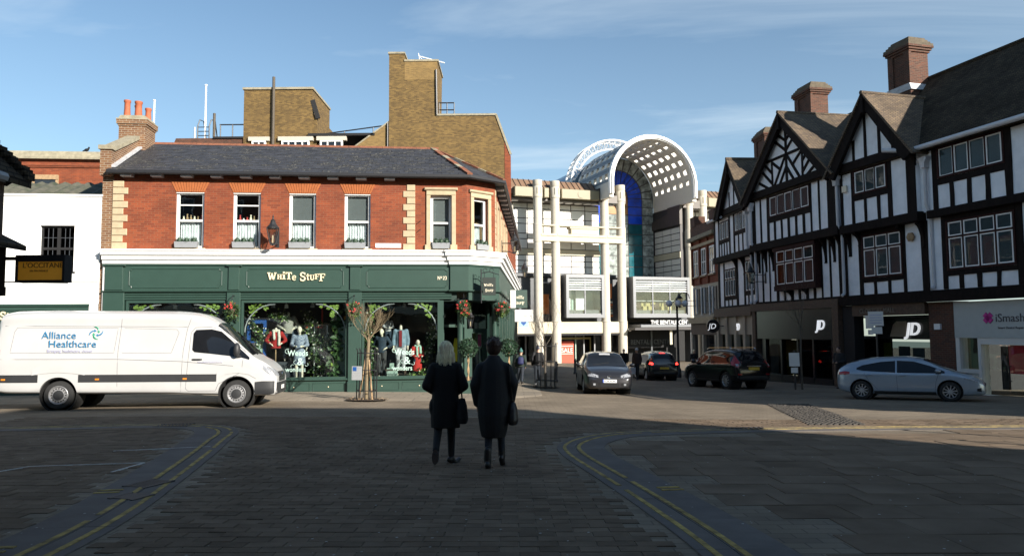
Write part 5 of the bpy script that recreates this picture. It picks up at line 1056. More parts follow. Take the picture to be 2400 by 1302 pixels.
# roof: seamed mansard, fascia boxes, soffit lights
for x0, x1 in ((-10, 5.3), (17.4, 27)):
    mb = MB(); mb.prism([(.2, 16.55), (1.6, 17.75), (9, 17.75), (9, 15.3), (.2, 15.9)], x0, x1, 'x'); mb.build('mansard_roof', M_copper, SC)
    x = x0 + .4
    while x < x1: mb = MB(); mb.bar((x, .2, 16.6), (x, 1.6, 17.8), .05, .06); mb.build('roof_seam', M_brownmet, SC); x += .62
for x0, x1 in ((-4.4, -2.4), (-1.1, -.55), (.9, 5.35), (19.2, 23)):
    mb = MB(); mb.cbox(x0, x1, -.35, .9, 15.55, 16.6, .05); mb.build('fascia_box', M_tan, SC)
mb = MB(); mb.lathe([(.42, 0), (.42, .04)], (3.2, -.39, 16.1), 20, 'y'); mb.build('fascia_roundel', M_tan, SC)
scb('soffit', M_brownmet, (-10, 5.6, .3, 2.3, 15.32, 15.5), (-10, 9, .9, 1.4, 15.5, 16.9), (17, 27, .3, 2.3, 15.32, 15.5), (-3.0, -1.2, -.1, 1, 15.5, 16.5), (5.36, 6.3, -.3, 1.4, 15.4, 16.9), (6.3, 8.6, -.2, .9, 15.35, 16.2), (15.9, 19, -.2, .9, 15.3, 16.2))
for x in (-4, -1.0, 1.2, 2.3, 3.4, 4.5, 5.4, 7.2, 17.6, 19.6, 20.8): mb = MB(); mb.lathe([(.42, 15.27), (.42, 15.34)], (x, 1.0, 0), 16); mb.build('soffit_light', M_panel, SC)
# big beam and balcony rail between columns
for x0, x1 in ((-1.6, .22), (.28, 6.02), (6.08, 8.1)):
    mb = MB(); mb.cbox(x0, x1, -.5, .45, 10.9, 11.45, .03); mb.build('beam', M_colb, SC); mb = MB(); mb.cbox(x0, x1, -.56, .45, 11.455, 11.72, .03); mb.build('beam_cap', M_colb, SC)
mb = MB(); mb.cbox(-1.75, 8.15, -.5, .5, 12.52, 12.68, .03); mb.build('ledge', M_colb, SC)
mb = MB(); mb.cbox(1.9, 5.0, -.45, .4, 11.73, 12.3, .03); mb.build('balcony_block', M_colb, SC); mb = MB(); mb.cbox(1.75, 5.15, -.5, .45, 12.305, 12.5, .04); mb.build('balcony_block_cap', M_colb, SC)
# lower storeys
scb('dark_cladding', M_greyd, (-9, 9.0, 1.6, 2.0, 2.45, 7.65), (16.0, 27, 1.6, 2.0, 2.45, 7.65)); scb('cladding_sill', M_greyd, (-9, 9, 1.2, 1.6, 7.3, 7.6))
mb = MB(); mb.cbox(-9, 8.6, -.15, 1.6, 1.2, 2.42, .03); mb.build('cream_band', M_colb, SC); mb = MB(); mb.prism([(-.15, 1.2), (1.6, 1.2), (1.6, -.2), (1.2, 1.2)], 6.5, 8.6, 'x')
def oriel(x0, x1, z0, z1, n, nm):
    f = MB(); t = .32; f.box(x0, x1, -1.0, 1.5, z0, z0 + t); f.box(x0, x1, -1.0, 1.5, z1 - t, z1); f.box(x0, x0 + t, -1.0, 1.5, z0 + t, z1 - t); f.box(x1 - t, x1, -1.0, 1.5, z0 + t, z1 - t); w = f.build(nm, M_silver, SC)
    g = MB(); a, b, c, d = x0 + t, x1 - t, z0 + t, z1 - t
    for k in range(n + 1): x = a + (b - a) * k / n; g.box(x - .06, x + .06, -.85, -.7, c, d)
    g.box(a, b, -.86, -.7, c, c + .12); g.box(a, b, -.86, -.7, d - .12, d); g.build('frame', M_silver, w)
    for k in range(5): z = d - .3 - k * .25; l_ = MB(); l_.prism([(-.92, z), (-.6, z + .12), (-.6, z + .15), (-.92, z + .05)], a, b, 'x'); l_.build('louvre', M_steelw, w)
    for k in range(n): p = MB(); p.box(a + (b - a) * k / n + .06, a + (b - a) * (k + 1) / n - .06, -.78, -.77, c + .12, d - .12); p.build('pane', M_glass, w)
    return a, b, c, d
a, b, c, d = oriel(1.0, 5.45, 2.85, 7.4, 2, 'oriel_window'); scb('oriel_room', M_mint, (a, b, 1.2, 1.3, c, d)); scb('oriel_panel', M_panel, (a + .15, a + 1.1, .9, .95, c + .4, d - 1.2), (a + 1.6, a + 2.6, .9, .95, c + .4, d - 1.2)); scb('oriel_floor', M_greyd, (a, b, -.6, 1.2, c - .02, c + .5))
a, b, c, d = oriel(8.9, 16.0, 2.85, 7.3, 3, 'wide_oriel_window'); scb('cafe_room', mat('dark_cafe_wall', (.05, .028, .022), .8, var=.3, scale=1), SC, ) if False else scb('cafe_room', mat('dark_cafe_wall', (.05, .028, .022), .8, var=.3, scale=1), (a, b, 1.6, 1.7, c, d)); scb('cafe_floor', M_greyd, (a, b, -.6, 1.6, c - .02, c + .5))
M_chair = mat('yellow_cafe_chair', (.3, .24, .08), .6)
for x in (a + 1.3, a + 1.9, a + 3.6, a + 4.4): scb('cafe_chair', M_chair, (x, x + .5, -.2, .3, c + .5, c + .95), (x, x + .5, .2, .3, c + .95, c + 1.3))
scb('cafe_menu', M_chair, (a + 3.3, a + 3.8, 1.5, 1.58, c + 1.2, c + 2.9)); scb('cafe_rail', M_lead, (a, b, -.1, -.05, c + 1.5, c + 1.56))
# shop posters seen between the columns
M_orange = mat('orange_poster', (.62, .17, .03), .6, var=.2, scale=3)
scb('poster', M_orange, (-.9, .0, 1.35, 1.55, 3.3, 5.4), (6.7, 7.5, 1.35, 1.55, 5.0, 6.6)); scb('poster_frame', M_lead, (-1.0, -.9, 1.3, 1.5, 3.2, 6.6), (-1.0, .1, 1.3, 1.5, 6.6, 6.7)); 
for k in range(6): scb('shelf_display', [M_orange, M_flowerw, M_mint, M_wood][k % 4], (6.65, 7.6, 1.4, 1.5, 3.0 + k * .3, 3.2 + k * .3))
# ground floor
scb('ground_floor_recess', M_dark, (-9, 30, 4.0, 4.2, GB, 2.4), (-9, 8.5, -.1, 4, 1.0, 1.19)); scb('shop_glazing', M_glassd, (-9, 8.0, 2.2, 2.21, GB, 1.0))
for x in (-6.5, -4.2, -2.5, 3.3, 4.3, 5.6): scb('shop_mullion', M_grey if x != 3.3 else M_mint, (x, x + .12, 2.05, 2.25, GB, 1.0))
scb('sale_poster', mat('sale_red', (.55, .06, .025), .6, var=.06), (1.5, 3.05, 1.9, 1.95, GB + .15, .35)); text_mesh('sale_lettering', 'SALE', .68, M_panel, SC, (1.58, 1.88, -.85), ext=.01, sx=.95); scb('sale_rule', M_panel, (1.6, 2.95, 1.87, 1.885, -.2, -.14), (1.6, 2.95, 1.87, 1.885, -1.03, -.97)); scb('lit_window_frame', M_chair, (1.4, 5.1, 1.85, 1.95, .55, .75), (5.0, 5.1, 1.85, 1.95, GB, .55))
for x in (-7.5, 3.0, 7.1): scb('shop_display', M_mint, (x, x + .5, 2.6, 2.9, GB, GB + 1.3))
scb('paved_sill', M_panel, (-9, 9, .6, 2.1, GB - .1, GB + .06))
mb = MB(); mb.cbox(9.2, 17.0, -1.9, 2, 1.75, 2.1, .06); mb.build('canopy', M_silver, SC); scb('canopy_soffit', M_mull, (8.6, 16.4, -1.8, 2, 1.5, 1.74))
text_mesh('canopy_lettering', 'THE BENTALL CENTRE', .62, M_steelw, SC, (10.6, -1.6, 2.12), ext=.05, sx=.86); text_mesh('inner_lettering', 'THE BENTALL CENTRE', .75, M_greyd, SC, (8.9, 2.5, -.1), ext=.03, sx=.9); scb('inner_sign_board', M_blackm, (8.6, 16.5, 2.55, 2.7, -.5, 1.4)); scb('entrance_pier', M_greyd, (12.9, 13.1, 2.4, 2.6, GB, 1.4), (16.2, 16.9, -.6, .6, GB, 1.5))
mb = MB(); mb.ball((8.75, -.3, 1.55), .2, 10, 6); mb.build('camera_dome', M_panel, SC)
scb('hanging_banner', M_colb, (13.2, 13.5, -1.2, -1.15, -.1, 1.5))
# the arch: barrel vault with skylights
CS, CZ, RO, RI, YF, YB = 10.8, 17.25, 5.33, 4.85, -2.5, 6.0
def arcp(r_, t): return (CS + r_ * math.cos(t), CZ + r_ * math.sin(t))
pr = [(CS + RO + .12, 15.9)] + [arcp(RO + .12, math.pi * k / 40) for k in range(41)] + [(CS - RO - .12, 15.9), (CS - RI, 15.9)] + [arcp(RI, math.pi * (1 - k / 40)) for k in range(41)] + [(CS + RI, 15.9)]
def strip_arc(name, mt, r0, r1, y0, y1, t0=0, t1=math.pi, n=40, legs=None):
    mb = MB(); I = [arcp(r0, t0 + (t1 - t0) * k / n) for k in range(n + 1)]; O = [arcp(r1, t0 + (t1 - t0) * k / n) for k in range(n + 1)]
    if legs is not None: I = [(I[0][0], legs)] + I + [(I[-1][0], legs)]; O = [(O[0][0], legs)] + O + [(O[-1][0], legs)]; n += 2
    vs = [(p[0], y, p[1]) for y in (y0, y1) for L_ in (I, O) for p in L_]; m_ = n + 1; fs = []
    for k in range(n): fs += [(k, k + 1, m_ + k + 1, m_ + k), (2 * m_ + k, 3 * m_ + k, 3 * m_ + k + 1, 2 * m_ + k + 1), (k, 2 * m_ + k, 2 * m_ + k + 1, k + 1), (m_ + k, m_ + k + 1, 3 * m_ + k + 1, 3 * m_ + k)]
    fs += [(0, m_, 3 * m_, 2 * m_), (n, 2 * m_ + n, 3 * m_ + n, m_ + n)]
    mb.add(vs, fs); return mb.build(name, mt, SC, smooth=True)
strip_arc('arch_rim', M_steelw, RI + .06, RO + .04, YF - .25, YF + .15, legs=15.95); strip_arc('arch_rim_inner', M_panel, RI + .16, RO - .1, YF - .4, YF - .25, legs=15.95)
M_vault = mat('vault_panel', (.66, .63, .57), .6, var=.05); M_vaulto = mat('grey_vault_cladding', (.20, .22, .24), .5, var=.1)
NA, NL = 13, 6
def cell(t0, t1, y0, y1, r0, r1, mt, name):
    mb = MB(); P = []
    for y in (y0, y1):
        for r_ in (r0, r1):
            for t in (t0, t1): x, z = arcp(r_, t); P.append((x, y, z))
    mb.add(P, [(0, 1, 3, 2), (4, 6, 7, 5), (0, 4, 5, 1), (2, 3, 7, 6), (0, 2, 6, 4), (1, 5, 7, 3)]); return mb.build(name, mt, SC)
for i in range(NA):
    t0, t1 = math.pi * (i + .0) / NA, math.pi * (i + 1) / NA; tm = (t1 - t0)
    strip_arc('vault_rib', M_vault, RI, RI + .12, YF, YB, t0, t0 + tm * .26, 2); strip_arc('vault_rib', M_vault, RI, RI + .12, YF, YB, t1 - tm * .26, t1, 2)
    strip_arc('outer_cladding', M_vaulto, RI + .13, RO, YF + .15, YB, t0 + .004, t0 + tm * .26, 2); strip_arc('outer_cladding', M_vaulto, RI + .13, RO, YF + .15, YB, t1 - tm * .26, t1 - .004, 2)
    yy = [YF + .2 + (YB - YF - .4) * k / NL for k in range(NL + 1)]
    for k in range(NL):
        a, b = yy[k], yy[k + 1]; w = b - a
        cell(t0 + tm * .26, t1 - tm * .26, a - .1 if k == 0 else a, a + w * .24, RI, RO, M_vault, 'vault_panel'); cell(t0 + tm * .26, t1 - tm * .26, b - w * .24, b + (.2 if k == NL - 1 else 0), RI, RO, M_vault, 'vault_panel')
        for q in (.36, .44): mb = MB(); x0, z0 = arcp(RI + .2, t0 + tm * .26); x1, z1 = arcp(RI + .2, t1 - tm * .26); mb.bar((x0, a + w * q, z0), (x1, a + w * q, z1), .05, .08); mb.build('skylight_bar', M_vault, SC)
scb('vault_spring', M_vault, (CS + RI, CS + RO, YF, YB, 15.6, CZ), (CS - RO, CS - RI, YF, YB, 15.6, CZ))
# stained glass end wall
M_blue = mat('blue_glass', (.006, .055, .52), .12, var=.45, scale=.9, spec=.6); M_teal = mat('teal_glass', (.004, .085, .11), .12, var=.35, scale=.7, spec=.6); M_bronze = mat('bronze_glass', (.36, .16, .035), .25, var=.25, scale=1)
M_atr = mat('atrium_glass', (.13, .15, .14), .08, var=.55, scale=1.6, spec=.7, col2=(.42, .46, .44))
YG = YB
def ring_panes(name, mt, r0, r1, n, t0=0, t1=math.pi):
    for k in range(n):
        a, b = t0 + (t1 - t0) * (k + .09) / n, t0 + (t1 - t0) * (k + .91) / n; cell(a, b, YG, YG + .05, r0 + .07, r1 - .07, mt, name)
ring_panes('clear_pane', M_atr, 3.3, RI, 14); ring_panes('blue_pane', M_blue, 1.4, 3.3, 14); ring_panes('bronze_pane', M_bronze, .1, 1.4, 8)
zz = [7.6, 9.0, 10.3, 11.6, 12.9, 14.1, 15.2, 16.2, CZ]
for j in range(len(zz) - 1):
    for e in (-1, 1):
        for r0, r1, mt, nm in ((3.3, RI, M_atr, 'clear_pane'), (1.4, 3.3, M_blue if zz[j] > 13.5 else M_teal, 'blue_pane' if zz[j] > 13.5 else 'teal_pane'), (.05, 1.4, M_atr if zz[j] < 15 else M_bronze, 'clear_pane' if zz[j] < 15 else 'bronze_pane')):
            x0, x1 = sorted((CS + e * (r0 + .05), CS + e * (r1 - .05))); scb(nm, mt, (x0, x1, YG, YG + .05, zz[j] + .05, zz[j + 1] - .05))
mb = MB(); mb.prism([(CS - RI, 7)] + [arcp(RI, math.pi - math.pi * k / 24) for k in range(25)] + [(CS + RI, 7)], YG + .06, YG + .3); mb.build('glazing_frame', M_mull, SC)
# reveal walls either side of the recess
MRr = Matrix.Translation((CS + RI + .12, YF + 2.4, 0)) @ Matrix.Rotation(R(90), 4, 'Z')
scb('reveal_backing', M_mull, (CS + RI + .1, CS + RO + .4, .3, YB + .3, 7.4, 15.6), (CS - RO - .4, CS - RI - .1, 2.4, YB + .3, 7.4, 15.6))
for z0, z1 in [(7.5, 8.25), (8.25, 8.9), (8.9, 9.6), (10.4, 11.15), (11.15, 11.75), (11.75, 12.5), (12.5, 13.2)]:
    for k in range(3):
        a = .35 + k * 1.85; mb = MB(); mb.box(CS + RI + .05, CS + RI + .1, a + .06, a + 1.79, z0 + .05, z1 - .05); mb.build('reveal_panel', M_panel, SC)
scb('reveal_band', M_colb, (CS + RI + .0, CS + RI + .1, .3, YB, 9.65, 10.35)); mb = MB(); mb.prism([(-.2, 13.4), (YB, 13.4), (YB, 14.4), (2.4, 14.9), (2.4, 15.6), (-.2, 15.6)], CS + RI - .25, CS + RI + .1, 'x'); mb.build('reveal_beam', M_brownmet, SC)
mb = MB(); mb.prism([(0.3, 7.2), (YB + .3, 7.35), (YB + .3, 7.6), (.3, 7.35)], 8.8, 16.2, 'x'); mb.build('lean_roof', M_mull, SC)
# glazed vault behind and its white lattice arch
mb = MB()
M_slope = mat('blue_grey_glazed_roof', (.10, .16, .22), .2, var=.2, scale=.6, spec=.7)
for s0 in (0,): mb.prism([(CS - 5.8, 16.5)] + [(CS + 5.8 * math.cos(math.pi - math.pi * k / 20), 16.9 + 5.3 * math.sin(math.pi * k / 20)) for k in range(21)] + [(CS + 5.8, 16.5)], YB + .4, 40)
mb.build('atrium_vault', M_slope, SC, smooth=True)
TRY = 7.0; LC = CS + .4; LZ = 18.4
for r_, y in ((5.95, TRY), (5.95, TRY + 1.6), (5.0, TRY + .8)):
    mb = MB(); mb.tube([(LC + r_ * math.cos(math.pi * k / 24), y, LZ + r_ * 1.02 * math.sin(math.pi * k / 24)) for k in range(25)], .11, 6); mb.build('lattice_chord', M_steelw, SC)
for k in range(24):
    t0, t1 = math.pi * k / 24, math.pi * (k + 1) / 24; P = lambda r_, t, y: (LC + r_ * math.cos(t), y, LZ + r_ * 1.02 * math.sin(t)); mb = MB()
    mb.tube([P(5.95, t0, TRY), P(5.0, (t0 + t1) / 2, TRY + .8), P(5.95, t1, TRY)], .06, 5); mb.tube([P(5.95, t0, TRY + 1.6), P(5.0, (t0 + t1) / 2, TRY + .8), P(5.95, t1, TRY + 1.6)], .06, 5); mb.tube([P(5.95, t0, TRY), P(5.95, t0, TRY + 1.6)], .06, 5); mb.tube([P(5.95, t0, TRY), P(5.95, t1, TRY + 1.6)], .05, 5); mb.build('lattice_brace', M_steelw, SC)
scb('body', M_colb, (-10, 30, 8.9, 45, GB, 15.2)); scb('end_block', M_colb, (-10, -9, 2.4, 9, GB, 15.3), (24, 30, 2.4, 9, GB, 15.3))
for k in range(6): mb = MB(); mb.bar((CS - 9.5 + k * .9, 18, 16.6 + k * .55), (CS - 9.5 + k * .9, 30, 16.6 + k * .55), .1, .1); mb.build('roof_rail', M_steelw, SC)

# ------------------------------------------------------------------ vehicles
class Body:
    """lofted vehicle body: stations (x, z_bottom, z_top, half_width, z_shoulder, half_width_top)"""
    def __init__(s, st):
        s.st = sorted(st); s.x0, s.x1 = s.st[0][0], s.st[-1][0]
    def par(s, x):
        st = s.st; x = max(s.x0, min(s.x1, x)); n = len(st)
        for i in range(n - 1):
            if x <= st[i + 1][0]: break
        h = st[i + 1][0] - st[i][0]; t = (x - st[i][0]) / h; o = []
        for k in range(1, 6):
            def sl(a): return (st[a + 1][k] - st[a][k]) / (st[a + 1][0] - st[a][0])
            d = sl(i); m0 = d if i == 0 else (0 if sl(i - 1) * d <= 0 else 2 * sl(i - 1) * d / (sl(i - 1) + d)); m1 = d if i == n - 2 else (0 if sl(i + 1) * d <= 0 else 2 * sl(i + 1) * d / (sl(i + 1) + d))
            o.append(st[i][k] * (2 * t ** 3 - 3 * t * t + 1) + h * m0 * (t ** 3 - 2 * t * t + t) + st[i + 1][k] * (-2 * t ** 3 + 3 * t * t) + h * m1 * (t ** 3 - t * t))
        return o
    def ring(s, x):
        zb, zt, wb, zs, wt = s.par(x); zs = min(zs, zt - .05)
        P = [(0, zb), (.7 * wb, zb), (.93 * wb, zb + .03), (.99 * wb, zb + .13), (wb, zb + .45 * (zs - zb)), (.995 * wb, zb + .8 * (zs - zb)), (.965 * wb, zs), (wt + .3 * (wb * .965 - wt), zs + .62 * (zt - zs)), (wt + .04, zs + .82 * (zt - zs)), (wt - .04, zt - .06 * (zt - zs) - .012), (wt * .55, zt), (0, zt + .012)]
        V = [Vector(p) for p in P]; C = catmull(V, 3)
        return [(max(0, v.x), v.y) for v in C]
    def side(s, x, z):
        R_ = s.ring(x); best = 0
        for (y0, z0), (y1, z1) in zip(R_, R_[1:]):
            if z0 <= z <= z1 and z1 > z0: best = max(best, y0 + (y1 - y0) * (z - z0) / (z1 - z0))
        return best
    def top(s, x, y):
        R_ = s.ring(x); best = R_[-1][1] if abs(y) < .01 else 0
        for (y0, z0), (y1, z1) in zip(R_, R_[1:]):
            if y1 <= abs(y) <= y0 and y0 > y1: best = max(best, z0 + (z1 - z0) * (abs(y) - y0) / (y1 - y0))
        return best
    def end(s, y, z, sg):
        x = s.x1 if sg > 0 else s.x0
        for _ in range(160):
            p = s.par(x)
            if p[0] <= z <= s.top(x, y) + .001 and s.side(x, z) >= abs(y): return x
            x -= sg * .008
        return x
    def mesh(s, name, mt, parent, arches, n=64):
        mb = MB(); rings = []
        for i in range(n + 1):
            t = i / n; t = .5 - .5 * math.cos(math.pi * t) if True else t; x = s.x0 + (s.x1 - s.x0) * (.35 * t + .65 * i / n); r_ = s.ring(x)
            rings.append([(x, y, z) for y, z in r_] + [(x, -y, z) for y, z in r_[-2:0:-1]])
        k = len(rings[0]); vs = [v for r_ in rings for v in r_]; fs = [(i * k + j, (i + 1) * k + j, (i + 1) * k + (j + 1) % k, i * k + (j + 1) % k) for i in range(n) for j in range(k)]
        fs += [tuple(range(k)), tuple(range((n + 1) * k - 1, n * k - 1, -1))]
        mb.add(vs, fs); o = mb.build(name, mt, parent)
        cut = MB()
        for x, z, r_ in arches:
            for e in (-1, 1): cut.lathe([(r_, .35 * e), (r_, 1.4 * e)] if e > 0 else [(r_, -1.4), (r_, -.35)], (x, 0, z), 36, 'y')
        c = cut.build('cut', mt); c.parent = parent
        bm_ = bmesh.new(); bm_.from_mesh(c.data); bmesh.ops.recalc_face_normals(bm_, faces=bm_.faces); bm_.to_mesh(c.data); bm_.free()
        bm_ = bmesh.new(); bm_.from_mesh(o.data); bmesh.ops.recalc_face_normals(bm_, faces=bm_.faces); bm_.to_mesh(o.data); bm_.free()
        applied(o, ('BOOLEAN', dict(operation='DIFFERENCE', solver='EXACT', object=c))); me = c.data; bpy.data.objects.remove(c); bpy.data.meshes.remove(me)
        return smooth_mesh(o, 32)
    # conforming patches
    def p_side(s, name, mt, parent, cols, sgn, off=.006, nz=4, sub=4):
        """cols: list of (x, z_low, z_high)"""
        C = []
        for a, b in zip(cols, cols[1:]):
            for k in range(sub): t = k / sub; C.append(tuple(a[i] + (b[i] - a[i]) * t for i in range(3)))
        C.append(cols[-1]); mb = MB(); n = len(C) - 1
        mb.grid(n, nz, lambda u, v: (lambda c: (c[0], sgn * (s.side(c[0], c[1] + (c[2] - c[1]) * v) + off), c[1] + (c[2] - c[1]) * v))(C[round(u * n)]))
        return mb.build(name, mt, parent, smooth=True)
    def p_top(s, name, mt, parent, x0, x1, wf, off=.008, nx=8, ny=10):
        mb = MB(); mb.grid(nx, ny, lambda u, v: (lambda x: (lambda w: (x + off * (1 if x1 < x0 else -1) * .6, w * (2 * v - 1), s.top(x, w * (2 * v - 1)) + off))(wf(u) if callable(wf) else wf))(x0 + (x1 - x0) * u))
        return mb.build(name, mt, parent, smooth=True)
    def p_end(s, name, mt, parent, sg, y0, y1, z0, z1, off=.008, ny=8, nz=4, shape=None):
        def fn(u, v):
            y = y0 + (y1 - y0) * u; a, b = shape(u) if shape else (z0, z1); z = a + (b - a) * v; return (s.end(y, z, sg) + sg * off, y, z)
        mb = MB(); mb.grid(ny, nz, fn); return mb.build(name, mt, parent, smooth=True)
M_tyre = mat('tyre_rubber', (.018, .018, .018), .85, var=.2, scale=20); M_alloy = mat('alloy_wheel', (.5, .5, .51), .35, metal=.7, var=.05); M_trim = mat('grey_black_plastic', (.022, .023, .025), .55, var=.1)
M_carglass = mat('car_window_glass', (.008, .009, .011), .04, spec=.45, var=.1); M_seam = mat('panel_gap', (.02, .02, .022), .8); M_seamw = mat('panel_gap_on_white', (.11, .11, .12), .8)
M_lampw = mat('headlamp_glass', (.26, .27, .29), .08, spec=.9, var=.35, scale=22); M_lampr = mat('rear_lamp_red', (.3, .008, .01), .12, spec=.8, var=.2, scale=18); M_amber = mat('amber_lens', (.6, .2, .02), .25); M_chrome = mat('chrome', (.7, .7, .72), .12, metal=1, var=.02)
M_plate = mat('white_plate', (.72, .72, .7), .4, var=.02); M_platey = mat('yellow_plate', (.55, .36, .03), .4, var=.03); M_brake = mat('lit_brake_lamp', (1, .03, .02), .3, emit=3.5)
M_well = mat('wheel_well', (.008, .008, .008), .9)
def wheel(parent, x, y, sg, r_, w, style, spokes=10):
    """sg = +1 for the left side (+y outward), -1 for the right"""
    t = MB(); yo = y; yi = y - sg * w
    t.lathe([(r_ * .66, yi), (r_ * .93, yi), (r_, yi + sg * w * .2), (r_, yo - sg * w * .2), (r_ * .94, yo - sg * .01), (r_ * .7, yo), (r_ * .66, yo - sg * .03)], (x, 0, r_), 32, 'y', 0, False); ty = t.build('wheel', M_tyre, parent, smooth=True)
    m_ = MB(); ri = r_ * .68
    if style == 'steel':
        m_.lathe([(ri, yo - sg * .02), (ri * .93, yo - sg * .005), (ri * .86, yo - sg * .03), (ri * .8, yo - sg * .05), (ri * .45, yo - sg * .035), (ri * .05, yo - sg * .03)], (x, 0, r_), 32, 'y', 0, False); rim = m_.build('rim', M_alloy, ty, smooth=True)
        h = MB()
        for k in range(16): a = 2 * math.pi * k / 16; h.lathe([(r_ * .045, yo - sg * .03), (r_ * .045, yo - sg * .046)], (x + ri * .7 * math.cos(a), 0, r_ + ri * .7 * math.sin(a)), 8, 'y')
        h.build('rim_holes', M_well, ty); c = MB(); c.lathe([(ri * .52, yo - sg * .04), (ri * .5, yo - sg * .012), (ri * .15, yo - sg * .0), (.01, yo - sg * .0)], (x, 0, r_), 24, 'y'); c.build('hub_cap', M_trim, ty, smooth=True)
    else:
        m_.lathe([(ri, yo - sg * .015), (ri * .98, yo - sg * .0), (ri * .9, yo - sg * .02), (ri * .88, yo - sg * .08)], (x, 0, r_), 32, 'y', 0, False); m_.build('rim', M_alloy, ty, smooth=True)
        b = MB(); b.lathe([(ri * .9, yo - sg * .09), (.01, yo - sg * .09)], (x, 0, r_), 24, 'y'); b.build('brake_disc', M_well, ty); sp = MB()
        for k in range(spokes):
            a = 2 * math.pi * (k + .25) / spokes; sp.bar((x + .03 * math.cos(a), yo - sg * .025, r_ + .03 * math.sin(a)), (x + ri * .93 * math.cos(a), yo - sg * .02, r_ + ri * .93 * math.sin(a)), .035, .03, (0, 1, 0))
        sp.lathe([(.055, yo - sg * .04), (.05, yo - sg * .01), (.01, yo - sg * .005)], (x, 0, r_), 16, 'y'); sp.build('spokes', M_alloy, ty)
    return ty
def mirror(parent, b, x, z, sg, mt, sz=(.1, .12, .075)):
    y = b.side(x, z); m_ = MB(); m_.ball((x - .02, sg * (y + .16), z + .06), sz, 12, 8); m_.bar((x, sg * (y - .02), z), (x - .01, sg * (y + .1), z + .03), .07, .035); return m_.build('mirror', mt, parent, smooth=True)
def seam(parent, b, pts, sg, mt, r_=.005):
    m_ = MB(); P = []
    for (xa, za), (xb, zb_) in zip(pts, pts[1:]):
        for k in range(6): t = k / 6; P.append((xa + (xb - xa) * t, za + (zb_ - za) * t))
    P.append(pts[-1]); m_.tube([(x, sg * (b.side(x, z) + .001), z) for x, z in P], r_, 4); return m_.build('panel_gap', mt, parent)
def wells(parent, arches, w):
    for x, z, r_ in arches:
        for e in (-1, 1): m_ = MB(); m_.lathe([(r_ - .004, e * .36), (r_ - .004, e * (w - .02)), (r_ - .03, e * (w - .02)), (r_ - .03, e * .36)], (x, 0, z), 28, 'y'); m_.lathe([(r_, e * .37), (.02, e * .36)], (x, 0, z), 28, 'y'); m_.build('wheel_well', M_well, parent)

# --- white delivery van
M_vanw = mat('van_white_paint', (.43, .43, .425), .3, var=.04, scale=1.2, coat=.4)
VAN = thing('delivery_van', 'long white delivery van with blue and green lettering on its side', 'van')
vb = Body([(-5.86, .50, 2.34, .92, 1.35, .72), (-5.80, .44, 2.44, .965, 1.4, .77), (-5.5, .40, 2.49, .99, 1.42, .80), (-4.3, .38, 2.52, .995, 1.42, .81), (-1.7, .36, 2.52, .995, 1.42, .81), (-1.25, .34, 2.49, .995, 1.4, .80), (-.9, .33, 2.41, .995, 1.38, .78), (-.55, .32, 2.2, .99, 1.34, .75), (-.1, .3, 1.81, .985, 1.3, .77), (.34, .29, 1.39, .98, 1.24, .80), (.43, .29, 1.32, .975, 1.2, .79), (.68, .29, 1.18, .965, 1.08, .77), (.84, .29, 1.05, .94, .95, .7), (.94, .3, .95, .89, .85, .6), (1.0, .33, .84, .8, .76, .48)])
VAR = [(0, .36, .46), (-4.325, .36, .45)]
vb.mesh('body', M_vanw, VAN, VAR, 80); wells(VAN, VAR, .96)
for x in (0, -4.325):
    for e in (-1, 1): wheel(VAN, x, e * .955, e, .355, .23, 'steel')
def vwin(sg): return vb.p_side('door_window', M_carglass, VAN, [(-1.14, 1.50, 1.93), (-1.08, 1.44, 2.02), (-.7, 1.40, 2.04), (-.45, 1.37, 1.98), (-.2, 1.34, 1.76), (.05, 1.31, 1.52), (.3, 1.24, 1.30)], sg, .006)
